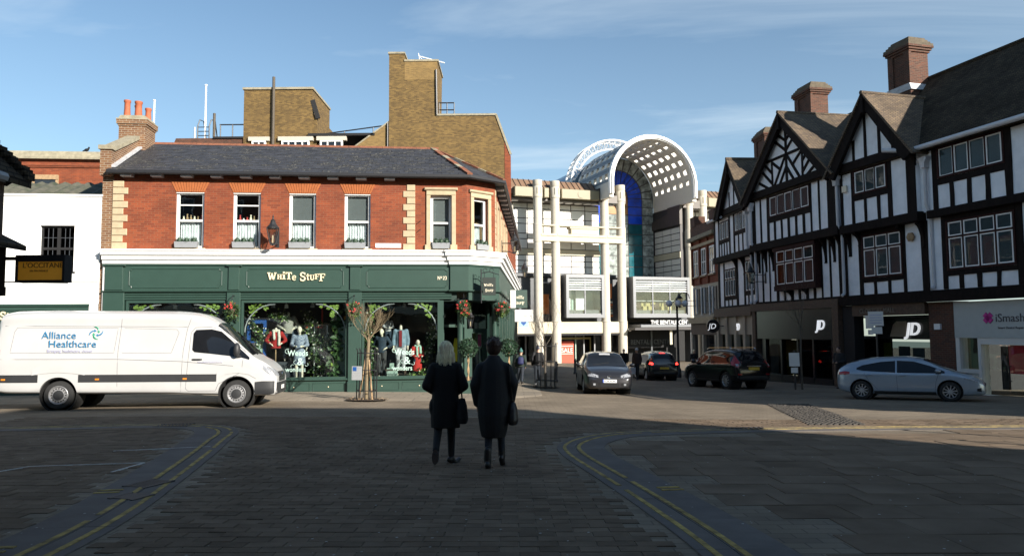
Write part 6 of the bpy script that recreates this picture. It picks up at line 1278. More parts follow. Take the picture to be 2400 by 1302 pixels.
for e in (-1, 1):
    vwin(e)
    vb.p_side('side_moulding', M_trim, VAN, [(-5.78, .68, .87), (-4.8, .68, .87)], e, .012); vb.p_side('side_moulding', M_trim, VAN, [(-3.85, .68, .87), (-1.9, .68, .87), (-.5, .68, .87)], e, .012)
    seam(VAN, vb, [(-1.38, .42), (-1.36, 1.5), (-1.3, 2.05), (-1.2, 2.38)], e, M_seamw); seam(VAN, vb, [(-2.92, .42), (-2.95, 1.5), (-2.92, 2.3)], e, M_seamw); seam(VAN, vb, [(-5.7, 2.1), (-1.3, 2.1)], e, M_seamw, .006); seam(VAN, vb, [(-5.75, 1.26), (-3, 1.26), (-1.4, 1.2), (-.1, 1.08)], e, M_seamw, .006)
    seam(VAN, vb, [(-1.26, .5), (-1.22, 1.3), (-1.2, 1.95), (-1.1, 2.08), (-.72, 2.1), (-.42, 2.02), (.2, 1.42)], e, M_seamw); seam(VAN, vb, [(-1.26, .5), (-1.2, .44), (-.52, .44), (-.45, .62), (.12, .92), (.14, 1.24)], e, M_seamw)
    seam(VAN, vb, [(-5.4, 2.06), (-5.46, 1.95), (-5.5, 1.42), (-3.05, 1.42), (-3.0, 2.06), (-5.4, 2.06)], e, M_seamw, .004); seam(VAN, vb, [(-2.85, 1.42), (-1.65, 1.42), (-1.5, 1.95), (-1.56, 2.03), (-2.85, 2.06)], e, M_seamw, .004)
    for x in (-5.6, -3.4, -1.28): vb.p_side('side_marker', M_amber, VAN, [(x - .05, .735, .775), (x + .05, .735, .775)], e, .02)
    h = MB(); y = e * (vb.side(-1.0, 1.26) + .02); h.tube([(-1.12, y - e * .01, 1.25), (-1.08, y + e * .02, 1.255), (-.92, y + e * .02, 1.255), (-.88, y - e * .01, 1.25)], .018, 6); h.build('door_handle', M_trim, VAN)
    m_ = MB(); ym = e * (vb.side(.02, 1.35) + .13); m_.ball((.0, ym, 1.5), (.09, .11, .19), 12, 8); m_.bar((.05, e * (vb.side(.05, 1.3) - .02), 1.32), (.0, ym, 1.36), .08, .06); m_.build('mirror', M_trim, VAN, smooth=True)
    vb.p_end('headlamp', M_lampw, VAN, 1, e * .5, e * .86, .78, 1.02, .008, 8, 4, lambda u: (.80 + .03 * u, .94 + .13 * u)); vb.p_side('headlamp_return', M_lampw, VAN, [(.65, 1.0, 1.1), (.76, .9, 1.05), (.86, .84, .95)], e, .006)
    vb.p_side('bumper_side', M_trim, VAN, [(.465, .33, .66), (.64, .33, .68), (.84, .33, .68), (.95, .36, .68)], e, .014); vb.p_side('rear_bumper_side', M_trim, VAN, [(-5.84, .5, .9), (-5.7, .46, .9)], e, .014)
    vb.p_side('rear_lamp', M_lampr, VAN, [(-5.85, .95, 1.5), (-5.74, .95, 1.5)], e, .01); vb.p_side('arch_lip', M_vanw, VAN, [(-4.95, .86, 1.0), (-4.7, .9, 1.12), (-4.325, .93, 1.16), (-3.95, .9, 1.12), (-3.7, .86, 1.0)], e, .014); vb.p_side('front_arch_lip', M_vanw, VAN, [(-.5, .74, .9), (-.3, .86, 1.02), (0, .9, 1.07), (.3, .86, 1.02), (.5, .74, .9)], e, .014)
vb.p_top('windscreen', M_carglass, VAN, .36, -.56, lambda u: .79 - .04 * u, .012, 10, 12)
vb.p_end('grille', M_trim, VAN, 1, -.48, .48, .66, .92, .012, 10, 5); vb.p_end('bumper', M_trim, VAN, 1, -.82, .82, .34, .64, .016, 14, 5); vb.p_end('number_plate', M_plate, VAN, 1, -.26, .26, .44, .55, .03, 4, 2)
for k in range(3): vb.p_end('grille_bar', M_chrome, VAN, 1, -.42, .42, .72 + k * .06, .735 + k * .06, .02, 10, 1)
m_ = MB(); m_.lathe([(.07, 0), (.075, .02), (.04, .025)], (vb.end(0, .83, 1) + .01, 0, .83), 16, 'x'); m_.build('badge', M_chrome, VAN)
for p, q in (((.4, -.3, 1.37), (-.1, .15, 1.83)), ((.4, .35, 1.37), (-.05, .65, 1.75))): m_ = MB(); m_.tube([p, q], .012, 5); m_.build('wiper', M_blackm, VAN)
# sign writing on the side facing the square
M_sblue = mat('sign_blue', (.03, .17, .33), .4, var=.05); M_steal = mat('sign_green', (.03, .26, .15), .4); M_lil = mat('sign_lilac', (.42, .42, .56), .5)
yv = -(vb.side(-4, 1.7) + .006)
text_mesh('lettering', 'Alliance', .26, M_sblue, VAN, (-4.80, -(vb.side(-4, 1.83) + .03), 1.785), ext=.002); text_mesh('lettering', 'Healthcare', .26, M_sblue, VAN, (-4.62, -(vb.side(-4, 1.6) + .03), 1.565), ext=.002, sx=1.0); text_mesh('strapline', 'Bringing healthcare closer', .115, M_lil, VAN, (-4.63, -(vb.side(-4, 1.47) + .03), 1.44), ext=.002, sx=.9); text_mesh('web_address', 'www.alliance-healthcare.co.uk', .068, M_lil, VAN, (-.98, -(vb.side(-.7, 1.18) + .02), 1.165), ext=.002, sx=.75)
for k in range(4):
    a0 = R(45 + 90 * k); m_ = MB(); P = []
    for i in range(7): t = i / 6; r0 = .175 - .10 * t; a = a0 + 1.15 - 1.2 * t; P.append((-3.52 + r0 * math.cos(a), 1.93 + r0 * math.sin(a)))
    ys = lambda z: -(vb.side(-3.5, z) + .010)
    m_.tube([(x, ys(z), z) for x, z in P], [.006, .012, .016, .018, .018, .016, .014], 5); x, z = P[-1]; d = Vector((P[-1][0] - P[-2][0], P[-1][1] - P[-2][1])).normalized(); nn = Vector((-d.y, d.x))
    m_.add([(x + nn.x * .04, ys(z), z + nn.y * .04), (x - nn.x * .04, ys(z), z - nn.y * .04), (x + d.x * .06, ys(z), z + d.y * .06)], [(0, 1, 2)]); m_.build('logo_arrow', (M_steal if k % 2 == 0 else M_sblue), VAN)
stand(VAN, -7.40, 20.45, R(8.7))

# --- passenger cars
def car(name, label, paint, st, wb, r_, ar, win, screen, rear, place, rz, alloy=True, spokes=10, trim=False, track=None):
    b = Body(st); t = thing(name, label, 'car'); A = [(0, r_ + .01, ar), (-wb, r_ + .01, ar)]; b.mesh('body', paint, t, A, 64); W = max(s_[3] for s_ in st); wells(t, A, W - .03)
    for x in (0, -wb):
        for e in (-1, 1): wheel(t, x, e * (W - .03), e, r_, .2, 'alloy', spokes)
    for e in (-1, 1):
        for w_ in win: b.p_side('side_window', M_carglass, t, w_, e, .005)
        b.p_side('sill', M_trim, t, [(-wb + ar + .02, st[3][1] + .0, st[3][1] + .1), (-ar - .02, st[3][1] + .0, st[3][1] + .1)], e, .008)
    b.p_top('windscreen', M_carglass, t, screen[0], screen[1], lambda u: screen[2] + (screen[3] - screen[2]) * u, .01, 10, 12)
    if rear: b.p_top('rear_window', M_carglass, t, rear[0], rear[1], lambda u: rear[2] + (rear[3] - rear[2]) * u, .01, 8, 12)
    stand(t, *place, rz); return t, b
# charcoal hatchback facing the camera
P_char = mat('charcoal_metallic_paint', (.030, .029, .032), .28, metal=.4, coat=.8, var=.05)
ST_A = [(-3.32, .38, .92, .70, .80, .52), (-3.22, .28, 1.12, .82, .90, .56), (-2.95, .22, 1.36, .865, .95, .58), (-2.3, .2, 1.49, .88, .95, .60), (-1.4, .19, 1.515, .88, .95, .61), (-.8, .19, 1.46, .88, .95, .60), (-.35, .19, 1.22, .88, .95, .65), (.1, .19, .99, .875, .90, .71), (.45, .19, .90, .85, .80, .68), (.7, .2, .80, .80, .70, .6), (.84, .22, .69, .72, .6, .5), (.90, .26, .6, .62, .52, .42)]
CA_, cb = car('hatchback_car', 'charcoal hatchback facing the square with white number plate', P_char, ST_A, 2.6, .31, .37, [[(-2.85, .98, 1.12), (-2.6, .97, 1.30), (-1.9, .96, 1.37), (-1.35, .96, 1.38)], [(-1.28, .96, 1.38), (-.9, .955, 1.34), (-.5, .95, 1.2), (-.12, .95, 1.02)]], (.06, -.78, .70, .585), (-3.2, -2.6, .56, .53), (3.42, 27.2), R(-90))
for e in (-1, 1):
    cb.p_end('headlamp', M_lampw, CA_, 1, e * .40, e * .76, .6, .78, .006, 8, 4, lambda u: (.60 + .05 * u, .68 + .12 * u)); cb.p_end('fog_lamp_recess', M_well, CA_, 1, e * .42, e * .66, .3, .42, .006, 5, 3); cb.p_end('fog_lamp', M_lampw, CA_, 1, e * .5, e * .58, .33, .40, .014, 3, 3); mirror(CA_, cb, -.32, .97, e, P_char, (.09, .11, .07))
cb.p_end('lower_grille', M_well, CA_, 1, -.34, .34, .29, .40, .006, 8, 3); cb.p_end('number_plate', M_plate, CA_, 1, -.25, .25, .43, .54, .012, 4, 2); cb.p_end('grille_slot', M_well, CA_, 1, -.34, .34, .615, .64, .006, 8, 1); cb.p_end('chin', M_trim, CA_, 1, -.5, .5, .245, .28, .008, 8, 1)
o = text_mesh('plate_lettering', 'FL58 XDN', .092, M_blackm, CA_, (cb.end(0, .49, 1) + .018, -.205, .455), (R(90), 0, R(90)), ext=.001, sx=1.0); cb.p_end('plate_badge', mat('plate_blue', (.01, .06, .4), .5), CA_, 1, -.25, -.215, .43, .54, .015, 2, 2)
m_ = MB(); xb = cb.end(0, .63, 1) + .012
for a, c in ((.075, .05), (.028, .048), (.06, .024)): m_.tube([(xb + .004, a * math.cos(t), .635 + (.018 if c == .024 else 0) + c * math.sin(t)) for t in [2 * math.pi * k / 16 for k in range(17)]], .006, 5)
m_.build('badge', M_chrome, CA_)
m_ = MB(); m_.tube([(.02, -.5, 1.03), (-.12, .1, 1.12)], .01, 5); m_.build('wiper', M_blackm, CA_); cb.p_top('sun_strip', M_lead, CA_, -.60, -.72, .2, .014, 2, 4)
# silver blue hatchback, side on
P_sil = mat('silver_blue_metallic_paint', (.30, .36, .43), .28, metal=.35, coat=.8, var=.03)
ST_L = [(-3.38, .40, .93, .68, .80, .50), (-3.31, .30, 1.04, .80, .88, .55), (-3.14, .24, 1.17, .85, .93, .54), (-2.9, .2, 1.28, .87, .93, .555), (-2.0, .18, 1.42, .885, .92, .58), (-1.3, .18, 1.44, .885, .91, .60), (-.75, .18, 1.37, .885, .90, .60), (-.25, .18, 1.14, .88, .90, .66), (.18, .18, .95, .87, .86, .71), (.5, .18, .87, .84, .77, .68), (.76, .2, .77, .78, .67, .6), (.90, .22, .66, .70, .57, .5), (.96, .26, .57, .6, .5, .42)]
CL, lb = car('hatchback_car', 'silver blue hatchback parked side on before the repair shop', P_sil, ST_L, 2.6, .315, .37, [[(-2.74, 1.01, 1.06), (-2.55, .965, 1.155), (-2.0, .92, 1.265), (-1.55, .90, 1.30)], [(-1.5, .90, 1.31), (-1.0, .895, 1.28), (-.55, .89, 1.14), (-.12, .89, .96)]], (.14, -.72, .70, .59), (-3.22, -2.7, .54, .53), (13.88, 23.55), R(-33), spokes=10)
for e in (-1, 1):
    lb.p_end('headlamp', M_lampw, CL, 1, e * .42, e * .76, .5, .7, .006, 8, 4, lambda u: (.56 + .05 * u, .63 + .10 * u)); lb.p_side('headlamp_return', M_lampw, CL, [(.40, .72, .76), (.6, .66, .74), (.78, .6, .68)], e, .005); lb.p_side('rear_lamp', M_lampr, CL, [(-3.3, .82, .92), (-3.1, .83, .95), (-2.95, .86, .93)], e, .006); mirror(CL, lb, -.28, .92, e, P_sil, (.09, .11, .065))
    for x in (-2.35, -1.35): h = MB(); y = e * lb.side(x, .82); h.tube([(x - .11, y, .82), (x - .08, y + e * .03, .825), (x + .08, y + e * .03, .825), (x + .11, y, .82)], .016, 6); h.build('door_handle', P_sil, CL)
    seam(CL, lb, [(-1.5, .3), (-1.52, .9)], e, M_seam, .004); seam(CL, lb, [(-.42, .3), (-.38, .62), (-.3, .88)], e, M_seam, .004); seam(CL, lb, [(-2.1, .36), (-2.35, .62), (-2.5, .9)], e, M_seam, .004); lb.p_side('fog_recess', M_well, CL, [(.74, .34, .42), (.86, .32, .45)], e, .006)
    lb.p_side('window_chrome', M_chrome, CL, [(-2.74, .996, 1.006), (-2.55, .952, .962), (-1.5, .888, .898), (-.12, .878, .888)], e, .007, 1)
CL.scale = (.955,) * 3
lb.p_end('grille', M_well, CL, 1, -.36, .36, .47, .6, .006, 8, 4); lb.p_end('lower_grille', M_well, CL, 1, -.42, .42, .26, .36, .006, 8, 3); lb.p_end('number_plate', M_plate, CL, 1, -.25, .25, .38, .46, .012, 4, 2); m_ = MB(); m_.lathe([(.05, 0), (.055, .01), (.02, .014)], (lb.end(0, .54, 1) + .008, 0, .54), 16, 'x'); m_.build('badge', M_chrome, CL)
# black sport utility car driving away
P_blk = mat('black_car_paint', (.006, .006, .007), .2, coat=.35, spec=.3, var=.1)
ST_C = [(-3.36, .48, 1.02, .72, .85, .52), (-3.30, .38, 1.16, .84, .98, .58), (-3.12, .32, 1.40, .89, 1.05, .60), (-2.9, .3, 1.58, .905, 1.06, .62), (-2.2, .28, 1.67, .91, 1.05, .64), (-1.4, .28, 1.685, .91, 1.04, .65), (-.85, .28, 1.62, .91, 1.03, .64), (-.4, .28, 1.36, .91, 1.03, .69), (.02, .28, 1.12, .90, 1.0, .74), (.4, .29, 1.04, .88, .93, .72), (.7, .31, .93, .82, .82, .64), (.85, .34, .8, .72, .7, .52), (.90, .38, .7, .62, .6, .42)]
CC, kb = car('sport_utility_car', 'black sport utility car with tall red tail lamps driving away', P_blk, ST_C, 2.62, .36, .43, [[(-2.95, 1.14, 1.26), (-2.7, 1.08, 1.46), (-2.1, 1.06, 1.53), (-1.5, 1.06, 1.54)], [(-1.42, 1.06, 1.54), (-.95, 1.05, 1.49), (-.55, 1.05, 1.32), (-.15, 1.05, 1.13)]], (0, -.82, .73, .63), (-3.26, -2.92, .60, .57), (8.95, 33.95), R(90 + 18), spokes=9)
for e in (-1, 1):
    kb.p_side('tail_lamp', M_lampr, CC, [(-3.31, 1.0, 1.12), (-3.2, .98, 1.3), (-3.08, 1.0, 1.46), (-3.0, 1.1, 1.5)], e, .012); kb.p_end('tail_lamp_face', M_lampr, CC, -1, e * .70, e * .84, .92, 1.16, .012, 4, 4); kb.p_end('reversing_lamp', M_lampw, CC, -1, e * .72, e * .82, .97, 1.06, .018, 3, 3); kb.p_end('reflector', M_lampr, CC, -1, e * .58, e * .76, .6, .66, .012, 4, 2); mirror(CC, kb, -.35, 1.08, e, P_blk, (.1, .12, .09)); kb.p_side('window_chrome', M_chrome, CC, [(-2.95, 1.125, 1.137), (-2.7, 1.062, 1.074), (-1.5, 1.042, 1.054), (-.15, 1.03, 1.042)], e, .008, 1)
    m_ = MB(); m_.tube([(-2.7, e * .60, 1.68), (-2.6, e * .60, 1.73), (-1.0, e * .60, 1.73), (-.9, e * .60, 1.67)], .018, 6); m_.build('roof_rail', M_chrome, CC)
kb.p_end('number_plate', M_platey, CC, -1, -.26, .26, .80, .92, .02, 4, 2); kb.p_end('tailgate_chrome', M_chrome, CC, -1, -.34, .34, .95, .985, .02, 6, 1); kb.p_end('bumper', M_trim, CC, -1, -.8, .8, .42, .56, .012, 10, 2)
# dark compact car braking further away
P_drk = mat('dark_green_black_paint', (.014, .015, .015), .2, coat=.8, var=.1)
ST_N = [(x, zb, zt * 1.05 if zt > 1.1 else zt, wb_ * .97, zs, wt) for x, zb, zt, wb_, zs, wt in ST_A]
CN, nb = car('hatchback_car', 'dark compact hatchback with lit brake lamps heading for the arch', P_drk, ST_N, 2.55, .31, .37, [[(-2.85, 1.0, 1.15), (-2.5, .98, 1.38), (-1.35, .97, 1.42)], [(-1.28, .97, 1.42), (-.9, .96, 1.38), (-.12, .95, 1.04)]], (.06, -.78, .68, .57), (-3.2, -2.75, .54, .5), (8.0, 43.6), R(90 + 4), spokes=7)
for e in (-1, 1): nb.p_side('brake_lamp', M_brake, CN, [(-3.26, .88, .98), (-3.14, .88, .99)], e, .012); nb.p_end('brake_lamp_face', M_brake, CN, -1, e * .62, e * .72, .86, .96, .014, 3, 3); nb.p_side('tail_lamp', M_lampr, CN, [(-3.2, 1.02, 1.1), (-3.05, 1.02, 1.26), (-2.98, 1.1, 1.28)], e, .01); mirror(CN, nb, -.32, .98, e, P_drk)
nb.p_top('high_brake_lamp', M_brake, CN, -2.86, -2.8, .16, .02, 2, 4); nb.p_end('number_plate', M_platey, CN, -1, -.25, .25, .62, .73, .02, 4, 2); nb.p_end('bumper', M_trim, CN, -1, -.7, .7, .38, .46, .01, 10, 2)

# ------------------------------------------------------------------ figures (overlapping limbs fused into one skin)
def rings(mb, rs, n=18):
    """closed loft of ellipses (z, rx, ry, cx, cy)"""
    vs = []; fs = []
    for z, rx, ry, cx, cy in rs:
        for k in range(n): t = 2 * math.pi * k / n; vs.append((cx + rx * math.cos(t), cy + ry * math.sin(t), z))
    for i in range(len(rs) - 1):
        for k in range(n): fs.append((i * n + k, i * n + (k + 1) % n, (i + 1) * n + (k + 1) % n, (i + 1) * n + k))
    fs += [tuple(range(n - 1, -1, -1)), tuple(range((len(rs) - 1) * n, len(rs) * n))]; return mb.add(vs, fs)
def limb(mb, P, rs):
    for i in range(len(P) - 1): mb.tube([P[i], P[i + 1]], [rs[i], rs[i + 1]], 12)
    for p, r_ in zip(P, rs): mb.ball(p, r_, 12, 8)
def fuse(mb, name, mt, parent, vox=.014):
    o = mb.build(name, mt, parent); applied(o, ('REMESH', dict(mode='VOXEL', voxel_size=vox, use_smooth_shade=True)), ('SMOOTH', dict(factor=.5, iterations=3))); return smooth_mesh(o)
def hand(mb, w, d, side, curl=.5):
    """palm, four fingers and a thumb hanging from wrist w along d"""
    w = Vector(w); d = Vector(d).normalized(); s_ = Vector((0, 1, 0)) if abs(d.y) < .8 else Vector((0, 0, 1)); s_ = (s_ - d * s_.dot(d)).normalized(); n_ = d.cross(s_) * side
    c = w + d * .045; mb.ball(w + d * .02, (.026, .028, .028), 8, 6); mb.ball(c, (.028, .034, .04), 10, 8)
    for k, L_ in enumerate((.062, .072, .068, .052)):
        a = c + s_ * (.027 - .018 * k) + d * .026; b = a + d * L_ * .5 + n_ * .01; e = b + d * L_ * (.5 - .2 * curl) + n_ * L_ * curl * .5; limb(mb, [a, b, e], [.0095, .009, .0075])
    a = c + s_ * .03 - d * .012; limb(mb, [a, a + s_ * .024 + d * .024 + n_ * .006, a + s_ * .026 + d * .05 + n_ * .014], [.012, .010, .008])
def head(mb, c, tilt=0):
    x, y, z = c; mb.ball((x, y, z + .015), (.076, .094, .105), 14, 10); mb.ball((x, y + .025, z - .055), (.058, .068, .062), 12, 8); mb.ball((x, y + .098, z - .01), (.014, .018, .022), 8, 6); mb.ball((x, y + .088, z - .052), (.024, .012, .012), 8, 6)
    for e in (-1, 1): mb.ball((x + e * .078, y - .005, z - .005), (.012, .022, .032), 8, 6); mb.ball((x + e * .03, y + .082, z + .012), (.014, .012, .01), 8, 6)
def body(parent, J, mt, vox=.014, hands=True):
    m_ = MB(); head(m_, J['head']); hx, hy, hz = J['head']
    limb(m_, [(hx, hy - .01, hz - .08), J['neck']], [.05, .055]); limb(m_, [J['neck'], J['chest'], J['hip']], [.07, .115, .12])
    for e, s_ in ((-1, 'l'), (1, 'r')):
        limb(m_, [J['chest'], J[s_ + 'sh']], [.09, .055]); limb(m_, [J[s_ + 'sh'], J[s_ + 'el'], J[s_ + 'wr']], [.052, .042, .028])
        if hands: d = Vector(J[s_ + 'wr']) - Vector(J[s_ + 'el']); hand(m_, J[s_ + 'wr'], d, e)
        limb(m_, [J['hip'], J[s_ + 'hp'], J[s_ + 'kn'], J[s_ + 'an']], [.11, .085, .055, .038])
    return fuse(m_, 'body', mt, parent, vox)
def shoe(mb, an, toe, h=.05):
    a, t = Vector(an), Vector(toe); u = (t - a); limb(mb, [a + Vector((0, 0, -.03)), a + u * .15 + Vector((0, 0, -.06))], [.05, .045]); limb(mb, [a - u * .25 + Vector((0, 0, -.06)), a + u * .5 + Vector((0, 0, -.065)), t + Vector((0, 0, .0))], [.04, .044, .03])
def legs(parent, J, mt, name='trousers', fat=1.0, vox=.014, top='hip'):
    m_ = MB(); limb(m_, [J[top], J['lhp']], [.12 * fat, .1 * fat]); limb(m_, [J[top], J['rhp']], [.12 * fat, .1 * fat])
    for s_ in 'lr': limb(m_, [J[s_ + 'hp'], J[s_ + 'kn'], tuple(Vector(J[s_ + 'an']) + Vector((0, 0, .02)))], [.098 * fat, .068 * fat, .052 * fat])
    return fuse(m_, name, mt, parent, vox)
def pose(h=1.7, arms='hang', walk=0., lean=0):
    k = h / 1.7; J = dict(head=(0, .03, 1.585), neck=(0, -.005, 1.45), chest=(0, 0, 1.27), hip=(0, 0, .95), lsh=(-.175, -.005, 1.385), rsh=(.175, -.005, 1.385), lhp=(-.085, 0, .9), rhp=(.085, 0, .9))
    w = walk; J.update(lkn=(-.09, .02 + .16 * w, .49), lan=(-.09, -.03 + .24 * w, .09), rkn=(.09, .04 - .06 * w, .49), ran=(.09, -.06 - .34 * w, .10 + .1 * abs(w)))
    if w: J['rkn'] = (.09, .02 - .04 * w, .48)
    A = {'hang': ((-.23, -.02, 1.1), (-.22, .05, .86)), 'pocket': ((-.26, -.05, 1.1), (-.19, .12, .94)), 'front': ((-.25, 0, 1.1), (-.1, .24, 1.06)), 'swing': ((-.24, -.1, 1.12), (-.24, .02, .9)), 'hip': ((-.32, -.1, 1.14), (-.15, .06, 1.02))}[arms] if isinstance(arms, str) else arms
    J['lel'], J['lwr'] = A[0], A[1]; J['rel'] = (-A[0][0], A[0][1], A[0][2]); J['rwr'] = (-A[1][0], A[1][1], A[1][2])
    return {a: (b[0] * k, b[1] * k, b[2] * k) for a, b in J.items()}
M_coatb = mat('black_wool_coat', (.0045, .0042, .0045), .9, var=.25, scale=30, bump=.3, bscale=160); M_coatn = mat('navy_black_padded_coat', (.005, .0052, .0065), .75, var=.25, scale=14, bump=.3, bscale=60); M_jean = mat('dark_denim', (.018, .024, .034), .85, var=.25, scale=30); M_legg = mat('black_legging', (.005, .005, .006), .85, var=.15); M_boot = mat('black_boot_leather', (.012, .011, .011), .4, var=.2); M_sole = mat('shoe_sole', (.035, .022, .016), .8)
M_blond = mat('blonde_hair', (.92, .72, .48), .45, var=.35, scale=26, stretch=(1, 1, .12)); M_brunet = mat('dark_brown_hair', (.035, .016, .010), .5, var=.4, scale=26)
def strands(parent, c, r_, n, L_, mt, g, flare=.2, z0=-.2, name='hair_strands'):
    m_ = MB(); c = Vector(c)
    for _ in range(n):
        a = g.uniform(math.pi * .95, math.pi * 2.05) if g.random() < .8 else g.uniform(0, 2 * math.pi); ph = g.uniform(.05, .9); d = Vector((math.cos(a) * math.sin(ph), math.sin(a) * math.sin(ph), math.cos(ph))); p = c + Vector((d.x * r_[0], d.y * r_[1], d.z * r_[2])) * 1.0; P = [p]
        for i in range(1, 6):
            t = i / 5; zz = p.z - L_ * t * (.75 + .3 * math.sin(ph)); rr = 1 + flare * t * t; P.append(Vector((c.x + math.cos(a) * r_[0] * rr * (.25 + .75 * min(1, math.sin(ph) + t)) + g.gauss(0, .006), c.y + math.sin(a) * r_[1] * rr * (.25 + .75 * min(1, math.sin(ph) + t)) + g.gauss(0, .006), zz)))
        m_.tube(P, [.006, .0065, .006, .005, .004, .002], 4)
    o = m_.build(name, mt, parent, smooth=True); return o
# blonde woman in a black coat
W1 = thing('person', 'person with shoulder length blonde hair and black coat walking away', 'person'); g = random.Random(11)
J = pose(1.66, ((-.285, -.05, 1.10), (-.16, .16, 1.0)), 0)
J.update(lkn=(-.10, .0, .48), lan=(-.105, -.36, .22), rkn=(.085, .12, .48), ran=(.09, .10, .10))
for q in ('lsh', 'rsh'): J[q] = (J[q][0] * .86, J[q][1], 1.30)
body(W1, J, M_skin, .011); m_ = MB()
rings(m_, [(.50, .215, .165, .01, .0), (.62, .215, .17, .0, 0), (.85, .205, .165, 0, 0), (1.02, .19, .15, 0, 0), (1.2, .19, .145, 0, -.005), (1.32, .185, .125, 0, -.01), (1.40, .13, .09, 0, -.01), (1.455, .075, .07, 0, -.01)])
for s_, e in (('l', -1), ('r', 1)): limb(m_, [(e * .13, -.01, 1.32), (e * .175, -.01, 1.325), J[s_ + 'el'], J[s_ + 'wr']], [.075, .072, .066, .056]); m_.ball((e * .19, .02, .78), (.05, .1, .12))
fuse(m_, 'coat', M_coatb, W1, .012); legs(W1, J, M_legg, 'leggings', .95, .012)
m_ = MB(); shoe(m_, J['ran'], (.20, .24, .04)); fuse(m_, 'shoe', M_boot, W1, .01); m_ = MB(); a = Vector(J['lan']); limb(m_, [a + Vector((0, .02, .0)), a + Vector((0, -.03, -.03)), a + Vector((-.005, .03, -.12)), a + Vector((-.01, .05, -.135))], [.05, .048, .044, .032]); fuse(m_, 'shoe', M_boot, W1, .01)
m_ = MB(); m_.prism([(-.11 + .045 * math.cos(t), .0 + 0 + .1 * math.sin(t)) for t in [2 * math.pi * k / 14 for k in range(14)]], -.004, .004); o = m_.build('sole', M_sole, W1); o.location = (0, a.y - .075, a.z - .06); o.rotation_euler = (R(-12), 0, 0)
m_ = MB(); hx, hy, hz = J['head']; m_.ball((hx, hy - .012, hz + .035), (.098, .112, .108), 16, 10); rings(m_, [(hz - .27, .105, .05, 0, hy - .07), (hz - .22, .128, .072, 0, hy - .05), (hz - .1, .122, .095, 0, hy - .03), (hz + .02, .10, .105, 0, hy - .018)]); fuse(m_, 'hair', M_blond, W1, .011); strands(W1, (hx, hy - .014, hz + .035), (.102, .116, .114), 420, .31, M_blond, g, .28)
W1.scale = (.95, .97, 1); stand(W1, -.95, 10.35, R(2))
# dark haired woman in a long dark padded coat
W2 = thing('person', 'person with dark curly hair pinned up and long dark coat walking away', 'person')
J = pose(1.70, ((-.275, -.03, 1.10), (-.245, .04, .86)), 0); J.update(lkn=(-.07, .0, .46), lan=(-.075, -.10, .10), rkn=(.10, .12, .47), ran=(.11, .16, .14), rel=(.29, -.02, 1.12), rwr=(.25, .08, .88))
for q in ('lsh', 'rsh'): J[q] = (J[q][0] * .86, J[q][1], 1.32)
body(W2, J, M_skin, .011); m_ = MB()
rings(m_, [(.40, .175, .15, .0, .01), (.5, .205, .175, .0, .01), (.7, .235, .19, 0, 0), (.95, .235, .18, 0, 0), (1.15, .225, .165, 0, -.005), (1.3, .21, .145, 0, -.01), (1.4, .16, .115, 0, -.015), (1.47, .10, .09, 0, -.012), (1.50, .085, .085, 0, -.012)])
for s_, e in (('l', -1), ('r', 1)): limb(m_, [(e * .14, -.01, 1.33), (e * .19, -.01, 1.32), J[s_ + 'el'], J[s_ + 'wr']], [.085, .082, .078, .062])
fuse(m_, 'coat', M_coatn, W2, .012); legs(W2, J, M_jean, 'jeans', .92, .012)
m_ = MB(); shoe(m_, J['lan'], (-.075, .08, .03)); limb(m_, [J['lan'], (J['lan'][0], J['lan'][1], .24)], [.055, .055]); fuse(m_, 'boot', M_boot, W2, .01); m_ = MB(); shoe(m_, J['ran'], (.13, .34, .035)); limb(m_, [J['ran'], (J['ran'][0], J['ran'][1], .26)], [.055, .055]); fuse(m_, 'boot', M_boot, W2, .01)
hx, hy, hz = J['head']; m_ = MB(); m_.ball((hx, hy - .015, hz + .03), (.115, .122, .13), 14, 10)
for _ in range(46): d = Vector((g.gauss(0, 1), g.gauss(-.5, 1), abs(g.gauss(0, .9)))).normalized(); m_.ball((hx + d.x * .1, hy - .015 + d.y * .11, hz + .04 + d.z * .115), g.uniform(.018, .032), 7, 5)
m_.ball((hx, hy - .1, hz + .1), (.06, .05, .05)); fuse(m_, 'hair', M_brunet, W2, .011); m_ = MB()
for _ in range(160):
    d = Vector((g.gauss(0, 1), g.gauss(-.4, 1), abs(g.gauss(.2, .9)))).normalized(); p = Vector((hx, hy - .015, hz + .035)) + Vector((d.x * .105, d.y * .115, d.z * .125)); q = p + d * .03 + Vector((g.gauss(0, .02), g.gauss(0, .02), g.gauss(0, .02))); m_.tube([p, (p + q) / 2 + Vector((g.gauss(0, .012), 0, g.gauss(0, .012))), q], [.004, .003, .0015], 4)
m_.build('hair_strands', M_brunet, W2); W2.scale = (.92, .95, 1); stand(W2, -.27, 10.08, R(-3))
# their bags
def shoulder_bag(label, x, y, z, rz, sz, hook, mt):
    t = thing('handbag', label, 'bag', (x, y, z), rz); a, b, c = sz; m_ = MB(); rings(m_, [(-c, a * .75, b * .9, 0, 0), (-c * .6, a, b, 0, 0), (c * .4, a * .8, b * .7, 0, 0), (c, a * .45, b * .4, 0, 0)]); fuse(m_, 'bag_body', mt, t, .012); m_ = MB(); h = Vector(hook); m_.tube([(0, 0, c * .9), (h * .5 + Vector((0, -.03, c * .5))), h], .011, 5); m_.build('strap', mt, t); return t
shoulder_bag('black slouchy shoulder bag of the blonde person', -.70, 10.26, .50, R(12), (.085, .13, .17), (-.05, -.06, .62), M_coatb); shoulder_bag('small dark bag at the side of the dark haired person', .0, 10.06, .48, R(-8), (.075, .12, .15), (-.05, -.06, .68), M_boot)
